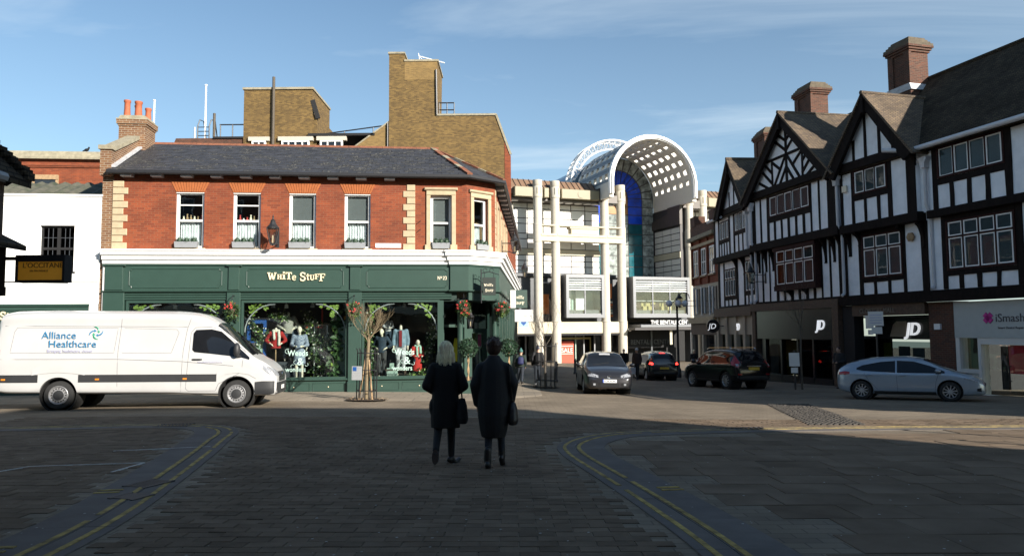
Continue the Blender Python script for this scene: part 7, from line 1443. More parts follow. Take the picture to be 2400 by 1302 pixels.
# people further off
def walker(label, x, y, rz, h, jacket, legm, shoem=M_boot, hat=None, arms='swing', walk=.8, vox=.022, hair=M_brunet, pack=None, longj=.86):
    t = thing('person', label, 'person'); J = pose(h, arms, walk); k = h / 1.7; body(t, J, M_skin, vox * .8); m_ = MB()
    rings(m_, [(longj * k, .175, .14, 0, 0), (1.0 * k, .18, .14, 0, 0), (1.2 * k, .19, .14, 0, 0), (1.33 * k, .18, .12, 0, 0), (1.42 * k, .11, .09, 0, 0), (1.46 * k, .07, .07, 0, 0)])
    for s_, e in (('l', -1), ('r', 1)): limb(m_, [(e * .14, 0, 1.33 * k), J[s_ + 'sh'], J[s_ + 'el'], J[s_ + 'wr']], [.09, .082, .07, .052])
    fuse(m_, 'jacket', jacket, t, vox); legs(t, J, legm, 'trousers', 1.0, vox)
    for s_ in 'lr': m_ = MB(); a = J[s_ + 'an']; shoe(m_, a, (a[0], a[1] + .2, max(.03, a[2] - .07))); fuse(m_, 'shoe', shoem, t, vox)
    hx, hy, hz = J['head']; m_ = MB()
    if hat is None: m_.ball((hx, hy - .015, hz + .035), (.088, .1, .1), 12, 8); fuse(m_, 'hair', hair, t, vox)
    else:
        m_.ball((hx, hy - .005, hz + .05), (.092, .108, .095), 14, 10)
        if hat[1] == 'cap': m_.box(hx - .06, hx + .06, hy + .06, hy + .19, hz + .035, hz + .055)
        else: m_.ball((hx, hy, hz + .165), .04, 10, 7)
        fuse(m_, 'hat', hat[0], t, .014)
    if pack:
        m_ = MB(); rings(m_, [(.98 * k, .12, .06, 0, -.19), (1.04 * k, .145, .09, 0, -.2), (1.25 * k, .14, .09, 0, -.2), (1.36 * k, .1, .06, 0, -.18)]); fuse(m_, 'backpack', pack, t, vox)
    return stand(t, x, y, rz)
M_teal2 = mat('teal_knit', (.05, .14, .13), .9, var=.2, scale=30); M_dgreen = mat('dark_green_jacket', (.012, .022, .018), .85, var=.2); M_blu = mat('blue_backpack', (.012, .016, .07), .7); M_brownj = mat('brown_jacket', (.032, .018, .013), .85, var=.2); M_wcap = mat('pale_cap', (.5, .5, .5), .8); M_navyk = mat('navy_white_knit', (.05, .055, .08), .9, var=.3, scale=20)
walker('boy in teal beanie with a blue backpack walking up the side street', .33, 33.0, R(-3), 1.52, M_dgreen, M_jean, hat=(M_teal2, 'cap0'), pack=M_blu, walk=.7); walker('person in bobble hat and dark backpack walking up the side street', 1.08, 33.0, R(3), 1.68, M_coatn, M_jean, shoem=mat('white_trainer', (.6, .6, .6), .6), hat=(M_navyk, 'bobble'), pack=M_blackm, walk=-.8)
walker('man in pale cap and brown jacket carrying a white shopping bag', 6.95, 41.6, R(150), 1.74, M_brownj, M_blackm, hat=(M_wcap, 'cap'), arms='hang', walk=.6); walker('dark clothed person standing near the columns of the shopping centre', 7.1, 47.5, R(170), 1.7, M_coatb, M_blackm, arms='hang', walk=.1); walker('light haired person in dark jacket by the red brick house', 11.55, 47.2, R(200), 1.66, M_coatn, M_blackm, arms='front', walk=0, hair=M_blond); walker('dark clothed person waiting outside the sports shop', 13.75, 31.2, R(120), 1.72, M_blackm, M_legg, arms='front', walk=0)
m_ = MB(); m_.prism([(-.14, 0), (.14, 0), (.15, .36), (-.15, .36)], -.06, .06); m_.tube([(-.07, 0, .36), (-.05, 0, .5), (.05, 0, .5), (.07, 0, .36)], .01, 5); o = m_.build('shopping_bag', mat('white_carrier_bag', (.45, .45, .46), .5, var=.15, scale=6)); tag(o, 'white carrier bag held by the man in the pale cap', 'bag'); o.location = (6.72, 41.55, gz(6.7, 41.5) + .32); o.rotation_euler = (0, 0, R(20))

# ------------------------------------------------------------------ shop window display
def wloc(o, s_, y, z, rz=0): o.location = wsp(s_, y, z); o.rotation_euler = (0, 0, R(6.1) + rz); return o
def manikin(label, s_, y, z, rz, top, topm, leg=None, headed=True, arms='hip', dress=False, scale=1.12, bust=False, group='mannequins in the green shop window'):
    t = thing('mannequin', label, 'mannequin', group=group); J = pose(1.7, arms, 0); m_ = MB()
    if headed: head(m_, J['head']); limb(m_, [(0, .02, 1.5), J['neck']], [.045, .05])
    else: limb(m_, [(0, 0, 1.53), J['neck']], [.045, .055])
    for s2 in 'lr': limb(m_, [J[s2 + 'el'], J[s2 + 'wr']], [.035, .028]); hand(m_, J[s2 + 'wr'], Vector(J[s2 + 'wr']) - Vector(J[s2 + 'el']), 1 if s2 == 'r' else -1)
    limb(m_, [J['chest'], J['hip']], [.09, .09])
    if not bust:
        for s2 in 'lr': limb(m_, [J['hip'], J[s2 + 'hp'], J[s2 + 'kn'], J[s2 + 'an'], (J[s2 + 'an'][0], J[s2 + 'an'][1] + .15, .03)], [.09, .07, .05, .036, .03])
    fuse(m_, 'body', M_manq, t, .02); m_ = MB()
    if dress: rings(m_, [(.5, .2, .16, 0, 0), (.8, .175, .14, 0, 0), (1.05, .13, .11, 0, 0), (1.3, .165, .115, 0, 0), (1.42, .09, .08, 0, 0)])
    else: rings(m_, [(.88, .17, .13, 0, 0), (1.1, .15, .12, 0, 0), (1.3, .17, .12, 0, 0), (1.42, .09, .08, 0, 0)])
    for s2, e in (('l', -1), ('r', 1)): limb(m_, [(e * .13, 0, 1.34), J[s2 + 'sh'], J[s2 + 'el'], Vector(J[s2 + 'el']).lerp(Vector(J[s2 + 'wr']), .6)], [.08, .07, .058, .05])
    fuse(m_, top, topm, t, .02)
    if leg: legs(t, J, leg, 'trousers', 1.0, .02)
    if bust: m_ = MB(); m_.tube([(0, 0, .9), (0, 0, .02)], .02, 6); m_.lathe([(.16, 0), (.16, .02), (.03, .03)], (0, 0, 0), 14); m_.build('stand', M_wood, t)
    wloc(t, s_, y, z, rz); t.scale = (scale,) * 3; return t
M_redk = mat('red_cardigan', (.30, .014, .014), .85, var=.15, scale=25); M_scarf = mat('cream_scarf', (.55, .52, .45), .9, var=.15, scale=20); M_blz = mat('grey_check_blazer', (.26, .25, .22), .9, var=.15, scale=40); M_dressm = mat('blue_print_dress', (.05, .08, .16), .8, scale=26, col2=(.36, .4, .46)); M_navy = mat('navy_jumper', (.02, .035, .055), .9, var=.2); M_shirt = mat('pale_blue_shirt', (.16, .23, .29), .85, var=.25, scale=9); M_redt = mat('dark_red_tshirt', (.18, .016, .02), .9); M_grt = mat('grey_trouser', (.05, .05, .052), .9); M_plaid = mat('white_plaid', (.2, .2, .22), .9, scale=30, col2=(.55, .55, .56)); M_redc = mat('bright_red_coat', (.42, .02, .015), .85, var=.12); M_mints = mat('mint_scarf', (.32, .48, .38), .9, var=.2, scale=16)
t = manikin('mannequin bust in red cardigan and cream scarf in the shop window', 5.28, .7, .1, R(190), 'cardigan', M_redk, None, False, bust=True, scale=1.05); m_ = MB(); limb(m_, [(-.09, .1, 1.42), (-.11, .15, 1.25), (-.1, .16, 1.0)], [.045, .05, .045]); limb(m_, [(.07, .09, 1.44), (.05, .15, 1.2)], [.045, .045]); limb(m_, [(-.08, -.02, 1.46), (.08, -.02, 1.46)], [.06, .06]); fuse(m_, 'scarf', M_scarf, t, .016)
manikin('headless mannequin in grey blazer and dark trousers raised on a box', 5.6, 1.2, .55, R(195), 'blazer', M_blz, M_navy, False)
manikin('mannequin with head in a blue patterned dress in the shop window', 6.1, .65, -.08, R(185), 'dress', M_dressm, None, True, 'front', True, 1.1); manikin('mannequin in navy jumper and grey trousers in the shop window', 8.95, .75, -.08, R(165), 'jumper', M_navy, M_grt, True, 'hip', scale=1.04)
manikin('small mannequin in checked top raised high at the back', 9.13, 1.4, .95, R(185), 'top', M_plaid, M_navy, True, 'front', scale=.72); t = manikin('headless mannequin in pale blue shirt over dark red top', 9.62, .75, .02, R(180), 'shirt', M_shirt, M_plaid, False, 'hang', scale=1.14); m_ = MB(); m_.box(-.045, .045, .12, .15, .9, 1.4); m_.build('inner_top', M_redt, t)
t = manikin('seated style mannequin in bright red coat and mint scarf', 10.22, .65, -.28, R(200), 'coat', M_redc, M_navy, True, 'front', True, .92); m_ = MB(); limb(m_, [(-.08, .09, 1.42), (-.07, .15, 1.2)], [.05, .05]); limb(m_, [(.06, .09, 1.42), (.06, .14, 1.12)], [.05, .045]); limb(m_, [(-.08, -.02, 1.45), (.08, -.02, 1.45)], [.06, .06]); fuse(m_, 'scarf', M_mints, t, .016)
def wthing(name, label, cat, s_, y, z, group=None): t = thing(name, label, cat, group=group); return wloc(t, s_, y, z)
t = wthing('display_plinth', 'low wooden box raising mannequins in the shop window', 'box', 5.6, 1.2, -.08); solid('box', M_greyd, t, (-.45, .45, -.3, .3, 0, .62)); t = wthing('display_plinth', 'tall dark box behind the plaid mannequin', 'box', 9.13, 1.4, -.08); solid('box', M_greyd, t, (-.3, .3, -.3, .3, 0, 1.02)); t = wthing('wooden_bench', 'low wooden bench at the mannequins feet', 'bench', 9.5, .6, -.08); solid('seat', M_oak, t, (-.4, .35, -.15, .15, .28, .34)); [solid('leg', M_oak, t, (x, x + .06, -.12, .12, 0, .28)) for x in (-.36, .26)]
M_blued = mat('bright_blue_paint', (.012, .07, .26), .5, var=.1); t = wthing('blue_door_frame', 'bright blue painted door frame with panes in the shop window', 'door frame', 4.55, .95, -.08)
solid('post', M_blued, t, (-.32, -.2, 0, .06, 0, 2.1)); solid('post', M_blued, t, (.24, .34, 0, .06, 0, 2.1)); solid('rail', M_blued, t, (-.2, .24, 0, .06, 1.98, 2.1), (-.2, .24, 0, .06, 1.3, 1.36), (-.2, .24, 0, .06, 0, .5)); solid('panel', M_mint, t, (-.02, .24, .03, .05, .7, 1.3))
t = wthing('painted_panel', 'pale mint painted panel at the side of the shop window', 'panel', 7.55, .5, -.08); solid('board', M_mint, t, (-.12, .22, 0, .04, 0, 1.85)); t = wthing('painted_panel', 'pale mint cut out panel low in the right shop window', 'panel', 9.15, .45, -.08); solid('board', M_mint, t, (.0, .38, 0, .03, 0, .38)); solid('foot', M_mint, t, (.1, .25, 0, .03, .38, .55))
t = wthing('red_shelf', 'red and white hanging shelf with plants in the shop window', 'shelf', 6.5, 1.3, 1.72); solid('shelf', mat('red_shelf_paint', (.5, .03, .015), .5), t, (-.3, .3, -.1, .1, 0, .06)); solid('upright', MATS['red_shelf_paint'], t, (.26, .3, -.05, .05, .06, .75))
for k, (s_, y, z, h) in enumerate(((6.75, 1.0, .0, 1.9), (7.0, .9, .0, 1.2))): t = wthing('clothes_stand', 'white tubular clothes stand among the plants, %s one' % ('taller' if k == 0 else 'shorter'), 'stand', s_, y, -.08); mb = MB(); mb.tube([(-.2, 0, 0), (-.2, 0, h), (.25, 0, h), (.25, 0, 0)], .018, 6); mb.build('frame', M_steelw, t)
def vine(label, pts, n, sz, spread=.12, wf=.12, yf=.08, seed=1):
    g = random.Random(seed); t = thing('garland', label, 'garland'); P = catmull([wsp(*p) for p in pts], 10); m_ = MB(); m_.tube(P, .008, 5); m_.build('stem', M_barkd, t); mbs = [MB(), MB(), MB()]
    for _ in range(n):
        p = P[g.randrange(len(P))] + Vector((g.gauss(0, spread), g.gauss(0, spread * .7), g.gauss(0, spread))); r_ = g.random(); k = 2 if r_ < wf else (1 if r_ < wf + yf else 0)
        if k == 2: mbs[2].ball(p, sz * .35, 6, 4)
        else: mbs[k].leaf(p, sz * g.uniform(.7, 1.6), (g.gauss(0, 1), g.gauss(-.5, .8), g.gauss(0, 1)), (g.gauss(0, .5), -1, g.gauss(.4, .5)))
    for m_, nm, mt in zip(mbs, ('leaves', 'pale_leaves', 'flowers'), (M_leaf, M_leafy, M_flowerw)):
        if m_.f: o = m_.build(nm, mt, t); o['kind'] = 'stuff'
    return t
vine('leafy garland winding over the blue door frame', [(4.35, .8, 2.2), (4.6, .8, 1.6), (5.0, .8, 1.5), (4.6, .78, 1.1), (4.5, .8, .7), (4.9, .75, .3), (5.0, .7, 0)], 520, .075, .09, .14, .12, 1); vine('leafy garland hanging above the blazer mannequin', [(5.05, .8, 2.15), (5.3, .9, 2.2), (5.6, .9, 2.05)], 240, .075, .08, .08, .2, 2); vine('dense leafy garland behind the clothes stands', [(6.4, 1.1, 1.75), (6.5, 1.0, 1.3), (7.1, .9, 1.25), (6.6, .9, .8), (7.0, .8, .45), (6.6, .8, .1)], 800, .085, .13, .1, .06, 3); vine('broad dark leaves along the right edge of the shop window', [(7.5, .4, 2.3), (7.4, .4, 1.6), (7.45, .35, 1.0), (7.3, .35, .5), (7.4, .35, .1)], 160, .17, .1, .0, .06, 4); vine('trailing plants on the red hanging shelf', [(6.25, 1.3, 2.3), (6.3, 1.28, 1.95), (6.75, 1.28, 1.85)], 240, .07, .08, .15, .15, 5)
vine('leafy garland down the left edge of the right shop window', [(8.5, .6, 2.2), (8.5, .6, 1.5), (8.6, .5, .8), (8.55, .4, 0)], 380, .09, .08, .06, .08, 6); vine('trailing leaves on the right of the right shop window', [(10.9, .5, 2.1), (10.75, .6, 1.5), (10.6, .7, .9), (10.5, .6, .2)], 330, .085, .1, .1, .1, 7); vine('low plants at the foot of the right shop window', [(10.0, .5, .05), (10.4, .5, .12), (10.8, .5, .05)], 170, .09, .08, .02, .25, 8); vine('garland in the left shop window above the van', [(.75, .4, 2.4), (.9, .4, 2.0), (.8, .5, 1.2)], 220, .09, .08, .05, .25, 9)
for k, (s_, dx_) in enumerate(((.75, 1), (3.5, -1), (4.5, 1), (7.5, -1), (8.55, 1), (10.75, -1))):
    t = thing('corner_spray', 'bright green leaf spray %s' % ('at the top of the left window, left corner', 'at the top of the left window, right corner', 'at the top of the middle window, by the blue frame', 'at the top of the middle window, by the mint panel', 'at the top of the right window, near the bare tree', 'at the top of the right window, beside the door')[k], 'leaf spray'); m_ = MB(); g = random.Random(k)
    for i in range(26): m_.leaf(wsp(s_ + dx_ * g.uniform(-.05, .55) * (1 if i % 2 else .3), .05 + g.random() * .05, 2.52 - g.random() * (.12 if i % 2 else .45)), .14, (dx_ * g.uniform(.2, 1), -.1, g.uniform(-.6, .3)), (0, -1, .3))
    o = m_.build('leaves', M_leafy2 if False else M_leafy, t); o['kind'] = 'stuff'
# window lettering
M_decal = mat('pale_mint_decal', (.42, .58, .52), .5)
for s_ in (5.72, 9.34):
    t = WS; text_mesh('window_lettering', 'Weeds', .28, M_decal, t, (s_ + .10, -.004, .78), ext=.002, bold=.004, sx=.85); text_mesh('window_lettering', '&', .36, M_decal, t, (s_ + .42, -.004, .46), ext=.002, bold=.004); text_mesh('window_lettering', 'wonders', .235, M_decal, t, (s_ + .03, -.004, .24), ext=.002, bold=.003, sx=.82)
    for cx, cz, r0, a0, a1 in ((s_ + .1, .93, .09, 60, 330), (s_ + .66, .80, .07, -200, 40), (s_ + .38, .55, .08, 80, 300), (s_ + .74, .48, .06, -160, 60), (s_ + .26, .42, .06, 40, 220)):
        m_ = MB(); m_.tube([(cx + r0 * (1 - .25 * k / 12) * math.cos(R(a0 + (a1 - a0) * k / 12)), -.006, cz + r0 * (1 - .25 * k / 12) * math.sin(R(a0 + (a1 - a0) * k / 12))) for k in range(13)], .008, 4); m_.build('window_flourish', M_decal, t)
# clothes inside the door
t = wthing('hanging_jacket', 'yellow jacket hanging just inside the shop door', 'jacket', 11.75, 1.75, .55); m_ = MB(); rings(m_, [(-.1, .14, .08, 0, 0), (.3, .15, .09, 0, 0), (.7, .16, .07, 0, 0), (.8, .05, .04, 0, 0)]); limb(m_, [(-.14, 0, .72), (-.2, 0, .3), (-.19, 0, -.05)], [.06, .055, .05]); limb(m_, [(.14, 0, .72), (.2, 0, .3), (.19, 0, -.05)], [.06, .055, .05]); fuse(m_, 'garment', mat('acid_yellow_cloth', (.5, .5, .03), .8, var=.15, scale=12), t, .02)
t = wthing('hanging_scarf', 'pink and green scarves hanging behind the corner glass', 'scarf', 12.55, 1.75, 1.1); solid('pink_scarf', mat('pink_cloth', (.55, .08, .22), .8), t, (-.1, .02, 0, .04, -.1, .35)); solid('green_scarf', M_leafy, t, (-.28, -.12, 0, .04, .0, .4)); t = wthing('hanging_dress', 'dark dress on a stand behind the corner glass', 'dress', 12.7, 1.95, .1); m_ = MB(); rings(m_, [(-.3, .2, .1, 0, 0), (.4, .14, .09, 0, 0), (.8, .16, .08, 0, 0), (.95, .05, .04, 0, 0)]); fuse(m_, 'garment', M_navy, t, .02)

# ------------------------------------------------------------------ planters, baskets, lanterns and signs on the corner shop
M_plant = mat('grey_window_box', (.22, .23, .24), .5, var=.05)
def planter(label, M, x0, x1, y):
    t = thing('window_planter', label, 'planter', group='window planters above the shop cornice'); t.matrix_world = WSM @ M @ Matrix.Translation(((x0 + x1) / 2, y, 4.475)); w = x1 - x0
    m_ = MB(); m_.prism([(-w / 2 + .02, 0), (w / 2 - .02, 0), (w / 2, .2), (-w / 2, .2)], -.13, .05); m_.build('box', M_plant, t)
    for k in range(3):
        m_ = MB(); c = ((k - 1) * w * .3, -.03, .24); m_.ball(c, (w * .135, .09, .10), 8, 6); leaf_cloud(m_, c, (w * .16, .11, .12), 170, .035, None, .85); m_.build('box_ball', M_leafd, t)
for i, (a, b) in enumerate(wins): planter('grey window box with three box balls, %s window along the brick front' % ('first', 'second', 'third', 'fourth')[i], I4, a + .02, b - .16, -.03)
planter('grey window box in the stone framed window next to the corner', I4, 10.74, 11.36, -.04); planter('grey window box in the window on the cut corner', MCH, .36, .94, -.04)
def basket(label, s_, out, z, M=None):
    t = thing('hanging_basket', label, 'hanging basket', group='hanging baskets on the green shopfront'); t.matrix_world = (M if M else WSM) @ Matrix.Translation((s_, -out, z)); g = random.Random(int(s_ * 10))
    m_ = MB(); m_.tube([(0, out - .12, .52), (0, out - .2, .56), (0, .08, .56), (0, 0, .5)], .012, 5); m_.build('bracket', M_black, t)
    m_ = MB(); [m_.tube([(0, 0, .5), (.17 * math.cos(a), .17 * math.sin(a), .12)], .005, 4) for a in (0, 2.1, 4.2)]; m_.build('chains', M_black, t)
    m_ = MB(); m_.lathe([(.04, -.17), (.13, -.1), (.18, .02), (.19, .1), (.15, .1)], (0, 0, 0), 14); m_.build('basket', M_oak, t, smooth=True)
    m_ = MB(); leaf_cloud(m_, (0, 0, .05), (.24, .24, .23), 560, .075, g, .4)
    for _ in range(60): a = g.uniform(0, 6.28); m_.leaf((.2 * math.cos(a), .2 * math.sin(a), -.1 - .2 * g.random()), .08, (g.gauss(0, .5), g.gauss(0, .5), -1), (1, 0, 0))
    m_.build('foliage', M_leaf, t); f = MB(); y_ = MB()
    for _ in range(13):
        d = Vector((g.gauss(0, 1), g.gauss(-.5, 1), g.gauss(.35, 1))).normalized(); c = Vector((0, 0, .06)) + Vector((d.x * .27, d.y * .27, d.z * .26))
        for k in range(7): f.leaf(c, .06, (g.gauss(0, 1), g.gauss(-.4, 1), g.gauss(0, 1)), d)
        f.ball(c, .025, 6, 4)
    f.build('flowers', M_flower, t)
    for _ in range(60): d = Vector((g.gauss(0, 1), g.gauss(-.3, 1), g.gauss(0, 1))).normalized(); y_.leaf(Vector((0, 0, .05)) + d * .27, .05, d, (0, 0, 1))
    y_.build('young_leaves', M_leafy, t); return t
basket('flower basket hung on the pilaster between left and middle shop windows', 4.06, .42, 2.28); basket('flower basket hung on the pilaster behind the bare tree', 8.08, .42, 2.28); basket('flower basket of red blooms above the corner door column', 11.83, .42, 2.3); basket('flower basket hung on the side street end of the corner', 13.25, -.35, 2.28)
M_lampgl = glass('lantern_glass', (.75, .72, .66), .05)
def lantern_head(t, c, h, dx=0):
    x, y, z = c; k = h / .9; m_ = MB()
    m_.lathe([(.20 * k, .52 * k), (.205 * k, .56 * k), (.12 * k, .66 * k), (.075 * k, .76 * k), (.08 * k, .79 * k), (.03 * k, .84 * k), (.022 * k, .9 * k), (.03 * k, .92 * k), (.005, .99 * k)], (x, y, z), 12); m_.lathe([(.09 * k, -.02), (.10 * k, .03 * k), (.085 * k, .05 * k)], (x, y, z), 4, 'z', .5)
    for a in range(4): t_ = R(45 + 90 * a); m_.bar((x + .11 * k * math.cos(t_), y + .11 * k * math.sin(t_), z + .03 * k), (x + .235 * k * math.cos(t_), y + .235 * k * math.sin(t_), z + .54 * k), .022 * k, .022 * k)
    m_.build('lantern_frame', M_black, t)
    for a in range(4):
        t0, t1 = R(45 + 90 * a), R(135 + 90 * a); p = MB(); p.add([(x + .10 * k * math.cos(t0), y + .10 * k * math.sin(t0), z + .05 * k), (x + .10 * k * math.cos(t1), y + .10 * k * math.sin(t1), z + .05 * k), (x + .22 * k * math.cos(t1), y + .22 * k * math.sin(t1), z + .53 * k), (x + .22 * k * math.cos(t0), y + .22 * k * math.sin(t0), z + .53 * k)], [(0, 1, 2, 3)]); p.build('lantern_pane', M_lampgl, t)
    p = MB(); p.tube([(x, y, z + .05 * k), (x, y, z + .3 * k)], .03 * k, 8); p.build('burner', M_cream, t)
def wall_lantern(label, M, out, h=.92, wall=None):
    """lantern carried in front of a wall; local -y points away from the wall"""
    t = thing('wall_lantern', label, 'lantern', group='black street lanterns fixed to walls'); t.matrix_world = M; lantern_head(t, (0, -out, 0), h); m_ = MB()
    m_.tube([(.02, 0, .42), (.02, -out * .6, .42), (.02, -out + .1, .40)], .022, 6); m_.tube([(.02, 0, .08), (.02, -out * .6, .06), (0, -out, -.03)], .022, 6); m_.tube([(.02, -out * .8, .42), (.0, -out * .9, .2), (0, -out, -.02)], .016, 5); m_.box(-.05, .07, -.02, .03, -.02, .55); m_.build('bracket', M_black, t); return t
wall_lantern('black lantern on the brick front above the shop name', WSM @ Matrix.Translation((5.42, 0, 4.52)), .72)
wall_lantern('black lantern on the side street wall below the eaves', WSM @ MSD @ Matrix.Translation((4.2, -.02, 4.85)), .55, .85); wall_lantern('smaller black lantern further along the side street wall', WSM @ MSD @ Matrix.Translation((14.5, -.02, 4.55)), .75, .85)
wall_lantern('black lantern on the herringbone gabled house', Matrix.Translation((13.34, 40.30, 0)) @ Matrix.Rotation(R(-79.2), 4, 'Z') @ Matrix.Translation((1.0, .0, 4.0)), .85, .95); wall_lantern('black lantern on the red brick house', Matrix.Translation((12.66, 51.61, 0)) @ Matrix.Rotation(R(-86.53), 4, 'Z') @ Matrix.Translation((.6, -.02, 3.1)), 1.15, 1.0)
t = thing('porch_lantern', 'lantern hanging in the corner shop porch', 'lantern'); t.matrix_world = WSM @ Matrix.Translation((12.1, .35, 1.72)); lantern_head(t, (0, 0, 0), .6); m_ = MB(); m_.tube([(0, 0, .6), (0, 0, .95)], .01, 5); m_.build('rod', M_black, t)
# signs
def name_board(label, M, w, h, board, letters, bracket=True, sc=1.0):
    t = thing('hanging_sign', label, 'sign'); t.matrix_world = M; m_ = MB(); m_.cbox(-w / 2, w / 2, -.025, .025, -h, 0, .006); m_.build('board', board, t)
    if letters:
        k = w * .19; x = slab_letters(t, WORD[:5], -w * .40, -.026, -h * .50, k, M_cream, 'sign_letter', None, .008); slab_letters(t, WORD[6:], -w * .30, -.026, -h * .80, k, M_cream, 'sign_letter', None, .008)
    if bracket:
        m_ = MB(); m_.tube([(-w * .6, 0, .14), (0, 0, .2), (w * .75, 0, .1)], .014, 5); [m_.tube([(x + .07 * math.cos(a), 0, .25 + .07 * math.sin(a)) for a in [i * .5 for i in range(12)]], .009, 4) for x in (-w * .3, w * .2)]; m_.tube([(-w * .35, 0, 0), (-w * .35, 0, .16)], .008, 4); m_.tube([(w * .35, 0, 0), (w * .35, 0, .14)], .008, 4); m_.tube([(-w * .6, 0, .3), (-w * .6, 0, -.9)], .02, 5); m_.build('bracket', M_black, t)
    return t
name_board('dark hanging sign board with cream lettering over the shop corner', WSM @ Matrix.Translation((12.72, -.35, 3.44)), .46, .62, M_sign, True)
name_board('green projecting sign with cream lettering down the side street', WSM @ MSD @ Matrix.Translation((8.2, -.62, 3.5)) @ Matrix.Rotation(R(-78), 4, 'Z'), .8, .86, M_green, True, False); t = name_board('white projecting sign below the green one down the side street', WSM @ MSD @ Matrix.Translation((10.5, -.8, 2.62)) @ Matrix.Rotation(R(-78), 4, 'Z'), .95, .6, M_panel, False, False); text_mesh('lettering', 'TOM BROWN', .11, M_grey, t, (-.28, -.03, -.35), ext=.003)
t = name_board('pale blue projecting sign with a blue heart down the side street', WSM @ MSD @ Matrix.Translation((13, -.72, 2.2)) @ Matrix.Rotation(R(-78), 4, 'Z') @ Matrix.Scale(.75, 4), .7, .6, mat('pale_blue_sign', (.3, .45, .55), .5), False, False); m_ = MB(); m_.prism([(.20 * math.sin(a) ** 3, -.30 + .016 * (10 * math.cos(a) - 4.2 * math.cos(2 * a) - 1.6 * math.cos(3 * a) - .6 * math.cos(4 * a))) for a in [2 * math.pi * k / 28 for k in range(28)]], -.035, -.02); m_.build('heart', M_blued, t)
# black side street neighbour panel + vertical white sign
t = thing('vertical_sign', 'narrow white vertical sign on the side street wall', 'sign'); t.matrix_world = WSM @ MSD @ Matrix.Translation((6.5, -.4, 2.9)) @ Matrix.Rotation(R(-80), 4, 'Z'); solid('board', M_panel, t, (-.12, .12, -.03, .03, -.3, .5))
# round sports shop signs on the far half timbered house
TLM = Matrix.Translation((12.98, 46.34, 0)) @ Matrix.Rotation(R(-86.53), 4, 'Z')
for k, (s_, lab) in enumerate(((1.0, 'round black projecting sign with white letters on the far shop'),)):
    t = thing('disc_sign', lab, 'sign'); t.matrix_world = TLM @ Matrix.Translation((s_, -.75, 1.75)) @ Matrix.Rotation(R(86), 4, 'Z'); m_ = MB(); m_.lathe([(.38, -.06), (.4, -.04), (.4, .04), (.38, .06)], (0, 0, 0), 28, 'y'); m_.build('disc', M_sportk, t); text_mesh('letters', 'JD', .46, MATS['backlit_white_letter'], t, (-.31, -.065, -.16), ext=.01, shear=.2); m_ = MB(); m_.bar((.38, 0, 0), (.72, 0, 0), .05, .05); m_.build('arm', M_black, t)

# ------------------------------------------------------------------ trees, guards, topiary
def bare_tree(label, x, y, trunk_h, top_h, r0, mt, seed, spread=.8, levels=4, lean=0, nb=7, group=None):
    g = random.Random(seed); t = thing('bare_tree', label, 'tree', group=group); tr = MB(); cr = MB()
    P = [(0, 0, 0), (lean * .3 + g.gauss(0, .01), g.gauss(0, .01), trunk_h * .5), (lean, 0, trunk_h)]; tr.tube(P, [r0, r0 * .85, r0 * .75], 8)
    def grow(p, d, L_, r_, lv):
        q = p; dd = d.copy(); pts = [p]
        for k in range(3): dd = (dd + Vector((g.gauss(0, .12), g.gauss(0, .12), .10))).normalized(); q = q + dd * L_ / 3; pts.append(q)
        cr.tube(pts, [r_, r_ * .85, r_ * .7, r_ * .5], 6 if lv > 2 else 4)
        if lv > 0:
            for k in range(g.choice((3, 4))):
                a = pts[g.choice((1, 2, 3, 3))]; nd = (dd + Vector((g.gauss(0, .42), g.gauss(0, .42), g.uniform(0, .5)))).normalized(); grow(a, nd, L_ * g.uniform(.6, .85), r_ * .55, lv - 1)
    H_ = top_h - trunk_h
    for k in range(nb):
        a = 2 * math.pi * k / nb + g.gauss(0, .3); sp = spread * g.uniform(.35, 1.0); grow(Vector((lean, 0, trunk_h - .02 - .1 * (k % 3))), Vector((math.cos(a) * sp, math.sin(a) * sp, 1)).normalized(), H_ * g.uniform(.36, .5), r0 * .24, levels - 1)
    tr.build('trunk', mt, t, smooth=True); o = cr.build('crown', mt, t); return stand(t, x, y, 0)
tr1 = bare_tree('small pollarded bare tree with stakes in front of the green shopfront', -4.35, 22.1, 1.9, 3.0, .06, M_bark, 25, 1.9, 4, .03, 8)
for a, b in (((-.24, .1, 0), (-.05, .02, 1.3)), ((.2, -.12, 0), (.05, 0, 1.2))): m_ = MB(); m_.tube([a, b], .026, 7); m_.build('stake', M_wood, tr1)
def guard(label, x, y, r_, h, group):
    t = thing('tree_guard', label, 'tree guard', group=group)
    n = 12
    for k in range(n): a = 2 * math.pi * k / n; m_ = MB(); m_.tube([(r_ * math.cos(a), r_ * math.sin(a), 0), (r_ * math.cos(a), r_ * math.sin(a), h), (r_ * 1.12 * math.cos(a), r_ * 1.12 * math.sin(a), h + .09)], .012, 5); m_.build('upright', M_black, t)
    for z in (.3, h * .62, h - .05): m_ = MB(); m_.tube([(r_ * math.cos(2 * math.pi * k / 20), r_ * math.sin(2 * math.pi * k / 20), z) for k in range(21)], .013, 5); m_.build('hoop', M_black, t)
    return stand(t, x, y, 0)
guard('black iron tree guard around the pollarded tree by the shop windows', -4.35, 22.1, .30, 1.45, 'iron tree guards')
t = thing('parking_notice', 'small white and blue parking notice on the tree guard', 'notice'); solid('plate', M_grey, t, (-.15, .15, -.01, .01, 0, .40)); solid('blue_symbol', M_blued, t, (-.12, -.01, -.016, -.01, .26, .38)); [solid('text_line', M_grey, t, (-.12, .12, -.014, -.01, z, z + .02)) for z in (.2, .15, .1, .05)]; solid('symbol_line', M_grey, t, (.02, .13, -.014, -.01, .34, .37)); stand(t, -4.56, 21.72, R(-6)); t.location.z += .62
